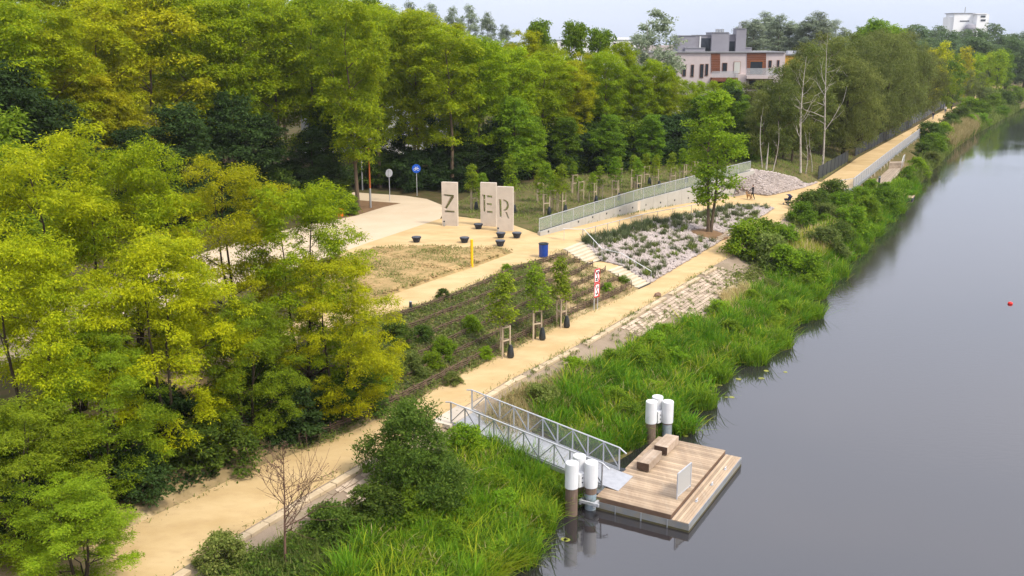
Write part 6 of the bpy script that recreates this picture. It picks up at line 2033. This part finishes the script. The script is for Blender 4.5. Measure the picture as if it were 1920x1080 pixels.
for zz_, n_, sd_, h_, lb_ in ((Z1, 2200, 101, 1.0, 'brown dead stalks among the near bank reeds'), (Z2, 4200, 102, 1.1, 'brown dead stalks among the reeds behind the pontoon'), (Z3, 3000, 103, 1.2, 'brown dead stalks along the bank below the shrubs')):
    P = scatter(zz_, n_, sd_); k = vnoise(P[:, 0], P[:, 1], .6, sd_) > .05
    V, F_ = blades(P[k], sd_, h_, .035, .5, .7); stuff('dead_stalks', V, F_, 'blade_dry', lb_, 'reeds')
for zz_, n_, sd_, h_, lb_ in ((Z1, 7000, 104, .8, 'dark green sedge between the near bank reeds'), (Z2, 12000, 105, .9, 'dark green sedge between the reeds behind the pontoon')):
    P = scatter(zz_, n_, sd_); k = vnoise(P[:, 0], P[:, 1], .45, sd_) > .1
    V, F_ = blades(P[k], sd_, h_, .05, .5, .8); stuff('sedge', V, F_, 'leaf_bush', lb_, 'reeds')
# drier growth between revetment and reeds
D1 = [gp(900, 800), gp(960, 745), gp(1040, 720), gp(1100, 690), gp(1130, 720), gp(1090, 760), gp(1020, 800), gp(960, 850)]
P = scatter(D1, 7000, 10); V, F_ = blades(P, 10, .8, .03, .35, .5); stuff('dry_grass', V, F_, 'blade_dry', 'dry straw grass on the bank above the gangway', 'grass')
herb(D1, 9000, 11, .16, .09, .5, 'leaf_dull', 'bank_herbs', 'dull green herbs among dry grass above the gangway')
D2 = [gp(1350, 560), gp(1400, 545), gp(1440, 560), gp(1430, 600), gp(1380, 610)]
P = scatter(D2, 3000, 12); V, F_ = blades(P, 12, .9, .035, .35, .5); stuff('dry_grass', V, F_, 'blade_dry', 'brown dry grass patch beside the slope paving', 'grass')
D3 = [gp(400, 1090), gp(480, 1040), gp(580, 1000), gp(680, 960), gp(760, 900), gp(860, 850), gp(880, 880), gp(780, 960), gp(700, 1010), gp(640, 1090), gp(540, 1200)]
herb(D3, 16000, 13, .15, .08, .55, 'leaf_bush', 'bank_herbs', 'dark leafy herbs on the near bank around the dead tree')
P = scatter(D3, 6000, 14); V, F_ = blades(P, 14, .6, .03, .4, .6); stuff('dry_grass', V, F_, 'leaf_dull', 'thin olive grass on the near bank around the dead tree', 'grass')
D4 = [gp(870, 830), gp(960, 850), gp(1050, 885), gp(1010, 905), gp(880, 880)]
herb(D4, 6000, 15, .14, .09, .45, 'leaf_bank', 'bank_herbs', 'low bright herbs under the gangway')
D5 = [gp(1060, 720), gp(1130, 690), gp(1230, 635), gp(1300, 600), gp(1340, 610), gp(1250, 670), gp(1150, 730), gp(1080, 760)]
herb(D5, 12000, 16, .17, .11, .7, 'leaf_bank', 'bank_herbs', 'bright leafy herbs between slope paving and reeds')
D6 = [gp(1360, 520), gp(1400, 500), gp(1480, 430), gp(1530, 380), gp(1600, 372), gp(1640, 372), gp(1580, 420), gp(1500, 480), gp(1420, 550), gp(1360, 550)]
herb(D6, 14000, 18, .2, .12, .7, 'leaf_dull', 'bank_herbs', 'olive herbs between the round bank shrubs')
D7 = [gp(1600, 375), gp(1640, 362), gp(1690, 340), gp(1720, 320), gp(1715, 345), gp(1690, 372), gp(1640, 390)]
herb(D7, 9000, 19, .24, .15, 1.0, 'leaf_fresh', 'bank_herbs', 'fresh green growth around the small dock')

# slope paving: slabs laid in courses
slabs = 0
sm = [MB().bbox((0, 0, 0), (.40, .25, .08), 0, .012).mesh('slab', MATS['slab']) for _ in range(2)]
ps = RR[1:10]
cumr = [0]
for i in range(len(ps) - 1): cumr.append(cumr[-1] + (ps[i + 1] - ps[i]).length)
def along(d):
    i = max(k for k in range(len(ps) - 1) if cumr[k] <= d + 1e-6)
    t_ = (d - cumr[i]) / (cumr[i + 1] - cumr[i])
    return ps[i].lerp(ps[i + 1], min(1, t_)), (ps[i + 1] - ps[i]).normalized()
def seg_range(pa, pb):
    """stretch of the edge between two photo columns"""
    ds = np.linspace(0, cumr[-1] - .01, 600)
    cols = []
    for d in ds:
        p, _ = along(d)
        v = p - Vector((0, 0, CAMH))
        dep = v.y * math.cos(PITCH) - v.z * math.sin(PITCH)
        cols.append(960 + FPX * v.x / dep)
    cols = np.array(cols)
    k = (cols > pa) & (cols < pb)
    return ds[k].min(), ds[k].max()
rs = random.Random(3)
small = MB()
for pa, pb, rows, r0 in ((1215, 1365, 10, 1), (1150, 1215, 5, 1), (610, 690, 6, 1)):
    d0, d1 = seg_range(pa, pb)
    for j in range(rows):
        d = d0 + (j % 2) * .21
        while d < d1:
            p, u_ = along(d)
            nrm = Vector((u_.y, -u_.x, 0))
            q = p + nrm * (.72 + j * .285)
            q.z = hz(q.x, q.y)
            e = .2
            slope = (hz(q.x + nrm.x * e, q.y + nrm.y * e) - q.z) / e
            if rs.random() < (.93 if pa > 1200 else .85):
                rot = Matrix.Rotation(math.atan2(u_.y, u_.x), 4, 'Z') @ Matrix.Rotation(-math.atan(slope) * 1.0, 4, 'X')
                M = Matrix.Translation(q + Vector((0, 0, .035 + rs.uniform(-.012, .012)))) @ rot @ Matrix.Rotation(rs.uniform(-.03, .03), 4, 'Z')
                if slabs < 300:
                    o = link('slab', sm[0], RO['revetment']); o.matrix_basis = M
                    slabs += 1
                else:
                    v0 = [M @ Vector(v.co) for v in sm[0].vertices]
                    small.add(v0, [tuple(f.vertices) for f in sm[0].polygons])
            d += .425
o = small.build('remaining_slabs', MATS['slab'], RO['revetment']); tag(o, kind='stuff')
# edge kerb stones between towpath and paving
km = MB().bbox((0, 0, 0), (.95, .34, .16), 0, .02).mesh('kerb_stone', MATS['kerb_stone'])
d = 0.5; nk_ = 0
while d < cumr[-1] - 1 and nk_ < 90:
    p, u_ = along(d)
    nrm = Vector((u_.y, -u_.x, 0))
    q = p + nrm * .30
    q.z = hz(q.x, q.y)
    if rs.random() < .86:
        o = link('kerb_stone', km, RO['revetment'])
        o.matrix_basis = Matrix.Translation(q + Vector((0, 0, 0.045 + rs.uniform(-.02, .02)))) @ Matrix.Rotation(math.atan2(u_.y, u_.x) + rs.uniform(-.04, .04), 4, 'Z') @ Matrix.Rotation(rs.uniform(-.04, .04), 4, 'X')
        nk_ += 1
    d += .98
# weeds in the joints
WZ = [p for p in RR[6:10]] + [p + N2 * 3.6 for p in RR[6:10][::-1]]
P = scatter(WZ, 260, 20)
idx = np.repeat(np.arange(len(P)), 14)
r0_ = np.random.default_rng(20)
PP = P[idx] + np.concatenate([r0_.normal(size=(len(idx), 2)) * .09, np.full((len(idx), 1), .05)], 1)
V, F_ = blades(PP, 21, .22, .03, .6, .7); stuff('joint_weeds', V, F_, 'leaf_dull', 'small weeds growing in the joints of the slope paving', 'weeds')

# stones: jittered octahedra
def stones(P, seed, s0, s1):
    r = np.random.default_rng(seed)
    n = len(P)
    base = np.array([[1, 0, 0], [-1, 0, 0], [0, 1, 0], [0, -1, 0], [0, 0, .75], [0, 0, -.6]], dtype=float)
    Vv = base[None] * r.uniform(s0, s1, n)[:, None, None] * r.uniform(.65, 1.25, (n, 6, 1)) + r.normal(size=(n, 6, 3)) * (s0 * .22)
    a = r.uniform(0, 6.28, n); ca, sa = np.cos(a), np.sin(a)
    X = Vv[:, :, 0] * ca[:, None] - Vv[:, :, 1] * sa[:, None]; Y = Vv[:, :, 0] * sa[:, None] + Vv[:, :, 1] * ca[:, None]
    Vv = np.stack([X, Y, Vv[:, :, 2]], 2) + P[:, None, :]
    tri = np.array([[0, 2, 4], [2, 1, 4], [1, 3, 4], [3, 0, 4], [2, 0, 5], [1, 2, 5], [3, 1, 5], [0, 3, 5]])
    return Vv.reshape(-1, 3), (np.arange(n)[:, None, None] * 6 + tri[None]).reshape(-1, 3)
bedp = [Vector((p.x, p.y, 0)) for p in BED]
P = scatter(BED, 14500, 30)
dm = np.hypot(P[:, 0] - bp_.x, P[:, 1] - bp_.y)
P = P[dm > 1.75]; P[:, 2] += .06
V, F_ = stones(P, 31, .09, .2)
stuff('bed_stones', V, F_, 'stone_pale', 'pale broken stones covering the planted bed', 'stones')
P = scatter(ROCK, 7000, 32); P[:, 2] += .06
V, F_ = stones(P, 33, .1, .24)
stuff('rubble_stones', V, F_, 'stone_pale', 'pale broken stones of the rubble slope at the wall end', 'stones')
# wire net edges over the rubble
rc = [(1352, 362), (1385, 333)]
for k, (q0, q1) in enumerate([((1395, 360), (1440, 330)), ((1420, 366), (1470, 338)), ((1455, 364), (1510, 345)), ((1390, 345), (1460, 365)), ((1410, 330), (1480, 358)), ((1440, 328), (1505, 352)), ((1370, 366), (1405, 325))]):
    a, b_ = gp(*q0), gp(*q1)
    pts = []
    for j in range(7):
        p = a.lerp(b_, j / 6); p.z = hz(p.x, p.y) + .22
        pts.append(p - RO['rubble_slope'].location)
    MB().tube(pts, .03, 5).build('net_wire', MATS['steel_dark'], RO['rubble_slope'])

# ornamental grasses in the bed: each tuft is a plant
def tuft_mesh(seed, n, h, w, mat, spread=.1, lean=.5):
    r = np.random.default_rng(seed)
    P = np.concatenate([r.normal(size=(n, 2)) * spread, np.zeros((n, 1))], 1)
    V, F_ = blades(P, seed, h, w, lean, .6)
    return npmesh('tuft', V, F_, MATS[mat])
T1 = [tuft_mesh(40 + i, 46, .42, .035, m, .1) for i, m in enumerate(('leaf_greygreen', 'leaf_greygreen', 'leaf_dull'))]
T2 = [tuft_mesh(50 + i, 70, .85, .04, 'blade_dark', .16, .3) for i in range(3)]
P = scatter(BED, 460, 41)
cnt = 0
for i, (x, y, z) in enumerate(P):
    if math.hypot(x - bp_.x, y - bp_.y) < 2.0 or cnt >= 295: continue
    o = link('grass_tuft', T1[i % 3], loc=(x, y, z + .05)); o.rotation_euler = (0, 0, i); s = R_.uniform(.6, 1.55); o.scale = (s, s, s)
    tag(o, 'small grey green grass tuft planted between pale stones', 'grass tuft', 'small tufts in the stone bed'); cnt += 1
line = dens(RAMPR[:7], .5)
for i in range(105):
    f = R_.random()
    p = line[int(f * (len(line) - 1))] + Vector((.55, -.75, 0)).normalized() * R_.uniform(.2, 1.6)
    if f > .62 and R_.random() < .45: continue
    o = link('ornamental_tuft', T2[i % 3], loc=(p.x, p.y, hz(p.x, p.y))); o.rotation_euler = (0, 0, i * 1.3); s = R_.uniform(.6, 1.05); o.scale = (s, s, s)
    tag(o, 'tall dark grass tuft in the row below the ramp handrail', 'grass tuft', 'tall tufts below the ramp handrail')
for px, py in ((1221, 520), (1228, 512), (1236, 508), (1140, 478), (1260, 470), (1290, 465)):
    p = gp(px, py)
    o = link('ornamental_tuft', T2[px % 3], loc=p); o.scale = (.7, .7, .7)
    tag(o, 'dark grass tuft at the low corner of the stone bed by the stairs', 'grass tuft', 'dark tufts by the stairs')

# wattle fences of the terraces
def resample(line, n):
    L = [0]
    for i in range(len(line) - 1): L.append(L[-1] + (line[i + 1] - line[i]).length)
    out = []
    for k in range(n):
        d = L[-1] * k / (n - 1)
        i = max(j for j in range(len(line) - 1) if L[j] <= d + 1e-6)
        out.append(line[i].lerp(line[i + 1], (d - L[i]) / (L[i + 1] - L[i])))
    return out
NU = 60
Ul = resample(wl([(560, 642, 4), (680, 602, 4), (770, 579, 4), (860, 547, 4), (960, 502, 4), (1030, 482, 4), (1056, 472, 4)]), NU)
Lo = resample(wl([(560, 845, 2), (617, 826, 2), (747, 766, 2), (870, 698, 2), (1000, 633, 2), (1060, 603, 2), (1160, 558, 2), (1190, 544, 2)]), NU)
stm = MB().tube([(0, 0, -.1), (0, 0, .55)], [.035, .028], 5).mesh('stake', MATS['wattle'])
names_ = ['top row', 'second row down', 'third row down', 'fourth row down', 'fifth row down', 'lowest row along the towpath']
for ri, f in enumerate((.06, .24, .42, .60, .78, .955)):
    ln = [Ul[k].lerp(Lo[k], f) for k in range(NU)]
    for q in ln: q.z = hz(q.x, q.y)
    t = thing('wattle_fence', 'low brown woven willow fence holding the terraces, ' + names_[ri], 'fence', ln[0], 0, 'woven fences of the terraces')
    L = sum((ln[i + 1] - ln[i]).length for i in range(NU - 1))
    ns = int(L / .85)
    st_ = resample(ln, ns)
    hgt = .42 if ri < 5 else .52
    for q in st_:
        o = link('stake', stm, t, Vector((q.x, q.y, hz(q.x, q.y))) - ln[0]); o.scale = (1, 1, hgt / .5); o.rotation_euler = (R_.uniform(-.1, .1), R_.uniform(-.1, .1), 0)
    fine = resample(ln, ns * 2)
    wv_ = MB()
    nrod = 6 if ri < 5 else 8
    for j in range(nrod):
        i0 = 0
        while i0 < len(fine) - 4:
            i1 = min(len(fine) - 1, i0 + R_.randint(5, 11))
            pts = []
            for k in range(i0, i1 + 1):
                q = fine[k]
                w_ = .05 * (1 if (k // 2 + j) % 2 else -1) * (1 if k % 2 == 0 else 0)
                pts.append(Vector((q.x, q.y, hz(q.x, q.y))) - ln[0] + Vector((w_ * .6, -w_, .04 + (hgt - .1) * j / (nrod - 1) + R_.uniform(-.025, .025))))
            wv_.tube(pts, [.026] * len(pts), 4)
            i0 = i1 - 1
    wv_.build('woven_rods', MATS['wattle'], t)
TZ = [Ul[k] for k in range(NU)] + [Lo[k] for k in range(NU - 1, -1, -1)]
TL = [Ul[k] for k in range(0, 52)] + [Lo[k] for k in range(42, -1, -1)]
herb(TL, 56000, 60, .15, .06, .27, 'leaf_dull', 'terrace_herbs', 'dull olive ground cover on the terraced slope')
herb(TL, 34000, 61, .14, .055, .25, 'leaf_greygreen', 'terrace_herbs', 'grey green ground cover on the terraced slope')
herb(TZ, 16000, 62, .14, .055, .24, 'leaf_bush', 'terrace_herbs', 'scattered darker plants across the whole terraced slope')
P = scatter(TZ, 5000, 63); V, F_ = blades(P, 63, .35, .02, .5, .5); stuff('terrace_grass', V, F_, 'leaf_dry', 'dry grass stalks across the terraced slope', 'grass')
# patch, lawn, forest floor growth
P = scatter(PATCH, 8500, 64); P[:, 2] += .2
k = vnoise(P[:, 0], P[:, 1], .5, 3.3) > -.1
V, F_ = blades(P[k], 64, .16, .03, .8, .8); stuff('patch_grass', V, F_, 'leaf_dull', 'sparse grass on the dry patch beside the plaza', 'grass')
P = scatter(PATCH, 2600, 66); P[:, 2] += .2
V, F_ = stones(P, 66, .04, .12); stuff('soil_clods', V, F_, 'dry_patch', 'lumpy dry clods of soil on the dry patch', 'soil')
P = scatter(LAWN, 20000, 65); kk = vnoise(P[:, 0], P[:, 1], .35, 1.0) > -.35
V, F_ = blades(P[kk], 65, .3, .05, .7, .7); stuff('lawn_grass', V, F_, 'leaf_dull', 'uneven rough grass under the young staked trees', 'grass')
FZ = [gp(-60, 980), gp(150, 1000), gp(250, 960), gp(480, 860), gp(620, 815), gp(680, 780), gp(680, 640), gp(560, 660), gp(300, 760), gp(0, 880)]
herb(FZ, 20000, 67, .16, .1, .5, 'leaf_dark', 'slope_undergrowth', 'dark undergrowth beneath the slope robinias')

# ragged reed clumps standing out into the water
rw = np.random.default_rng(90)
Pc = []
for i in range(2, len(WLN) - 7):
    a, b_ = WLN[i], WLN[i + 1]
    for k in range(max(1, int((b_ - a).length / 1.6))):
        c = a.lerp(b_, rw.random()) + N2 * rw.uniform(-.5, .75)
        if in_poly(np.array([c.x]), np.array([c.y]), [A - e2 * .5 - e1 * 2.5, B + e2 * .5 - e1 * 2.5, C_ + e2 * .5, D_ - e2 * .5])[0]: continue
        n_ = int(rw.uniform(60, 190)); r_ = rw.uniform(.25, .65)
        Pc.append(np.concatenate([np.array([c.x, c.y]) + rw.normal(size=(n_, 2)) * r_ * .6, np.full((n_, 1), -.05)], 1))
Pc = np.concatenate(Pc)
V, F_ = blades(Pc, 91, 1.0, .045, .5, .8); stuff('reeds', V, F_, 'blade_green', 'ragged reed clumps standing in the water along the edge', 'reeds')
V, F_ = blades(Pc[::4] + np.array([.1, .05, 0]), 92, .8, .045, .7, .9); stuff('reeds', V, F_, 'blade_yellow', 'yellowed bent reed leaves along the water edge', 'reeds')

# litter and weeds creeping in from the path edges
re_ = np.random.default_rng(95)
Pe, Pl = [], []
for line, sg in ((RR[1:13], -1), (LL[1:-4], 1), (UU[3:], -1), (RAMPR[:7], 1)):
    ds_ = dens(line, .35)
    for p, q in zip(ds_[:-1], ds_[1:]):
        u_ = (q - p).normalized(); nn = Vector((u_.y, -u_.x, 0))
        w_ = .5 + .5 * math.sin(p.x * .7 + p.y * 1.1) * math.cos(p.y * .43)
        for k in range(int(5 * w_ + re_.random() * 3)):
            o_ = re_.normal() * .16 - .08 * sg * -1
            c = p.lerp(q, re_.random()) + nn * o_
            Pe.append((c.x, c.y, hz(c.x, c.y)))
        for k in range(4):
            c = p.lerp(q, re_.random()) + nn * re_.normal() * .35
            Pl.append((c.x, c.y, hz(c.x, c.y) + .012))
Pe = np.array(Pe); Pl = np.array(Pl)
V, F_ = blades(Pe, 96, .16, .03, .8, .8); stuff('edge_weeds', V, F_, 'leaf_dull', 'thin weeds creeping in from the path edges', 'weeds')
Nn = unit(np.array([0, 0, 1.0]) + re_.normal(size=Pl.shape) * .25); D = unit(re_.normal(size=Pl.shape)); D = unit(D - Nn * (D * Nn).sum(1, keepdims=True))
V, Q = leaf_faces(Pl.astype(np.float32), D, Nn, re_.uniform(.03, .07, len(Pl)), re_.uniform(.02, .04, len(Pl)))
stuff('leaf_litter', V, Q, 'dead_wood', 'brown leaf litter and bits along the path edges', 'litter')


# broad reed clumps bulging out from the bank
Pb = []
for px, py, r_ in ((1300, 757, 1.0), (1330, 712, .8), (1400, 676, 1.1), (1448, 646, 1.0), (1505, 592, 1.2), (1520, 556, .9), (1560, 516, 1.1), (1596, 472, 1.2), (1630, 440, 1.0), (1672, 398, 1.2), (1000, 990, .7), (1050, 940, .7), (960, 1052, .7)):
    c = at(px, py, 0) + N2 * .35
    n_ = int(520 * r_)
    ang_ = rw.uniform(0, 6.28, n_); rr_ = r_ * np.sqrt(rw.random(n_))
    Pb.append(np.stack([c.x + rr_ * np.cos(ang_), c.y + rr_ * np.sin(ang_), -.05 + .25 * (1 - rr_ / r_)], 1))
Pb = np.concatenate(Pb)
V, F_ = blades(Pb, 93, 1.15, .045, .4, .8); stuff('reeds', V, F_, 'leaf_bank', 'broad reed clumps bulging from the bank into the water', 'reeds')
# ------------------------------------------------------------------ thin summer haze
hm = bpy.data.materials.new('haze')
hm.use_nodes = True
nt = hm.node_tree
nt.nodes.clear()
ho_ = nt.nodes.new('ShaderNodeOutputMaterial')
pv = nt.nodes.new('ShaderNodeVolumePrincipled')
pv.inputs['Color'].default_value = (0.86, 0.92, 1.0, 1)
pv.inputs['Density'].default_value = 0.00011
pv.inputs['Anisotropy'].default_value = 0.0
nt.links.new(pv.outputs[0], ho_.inputs['Volume'])
hz_o = MB().box((300, 930, 29), (1900, 2200, 64)).build('haze', hm)
tag(hz_o, kind='stuff')
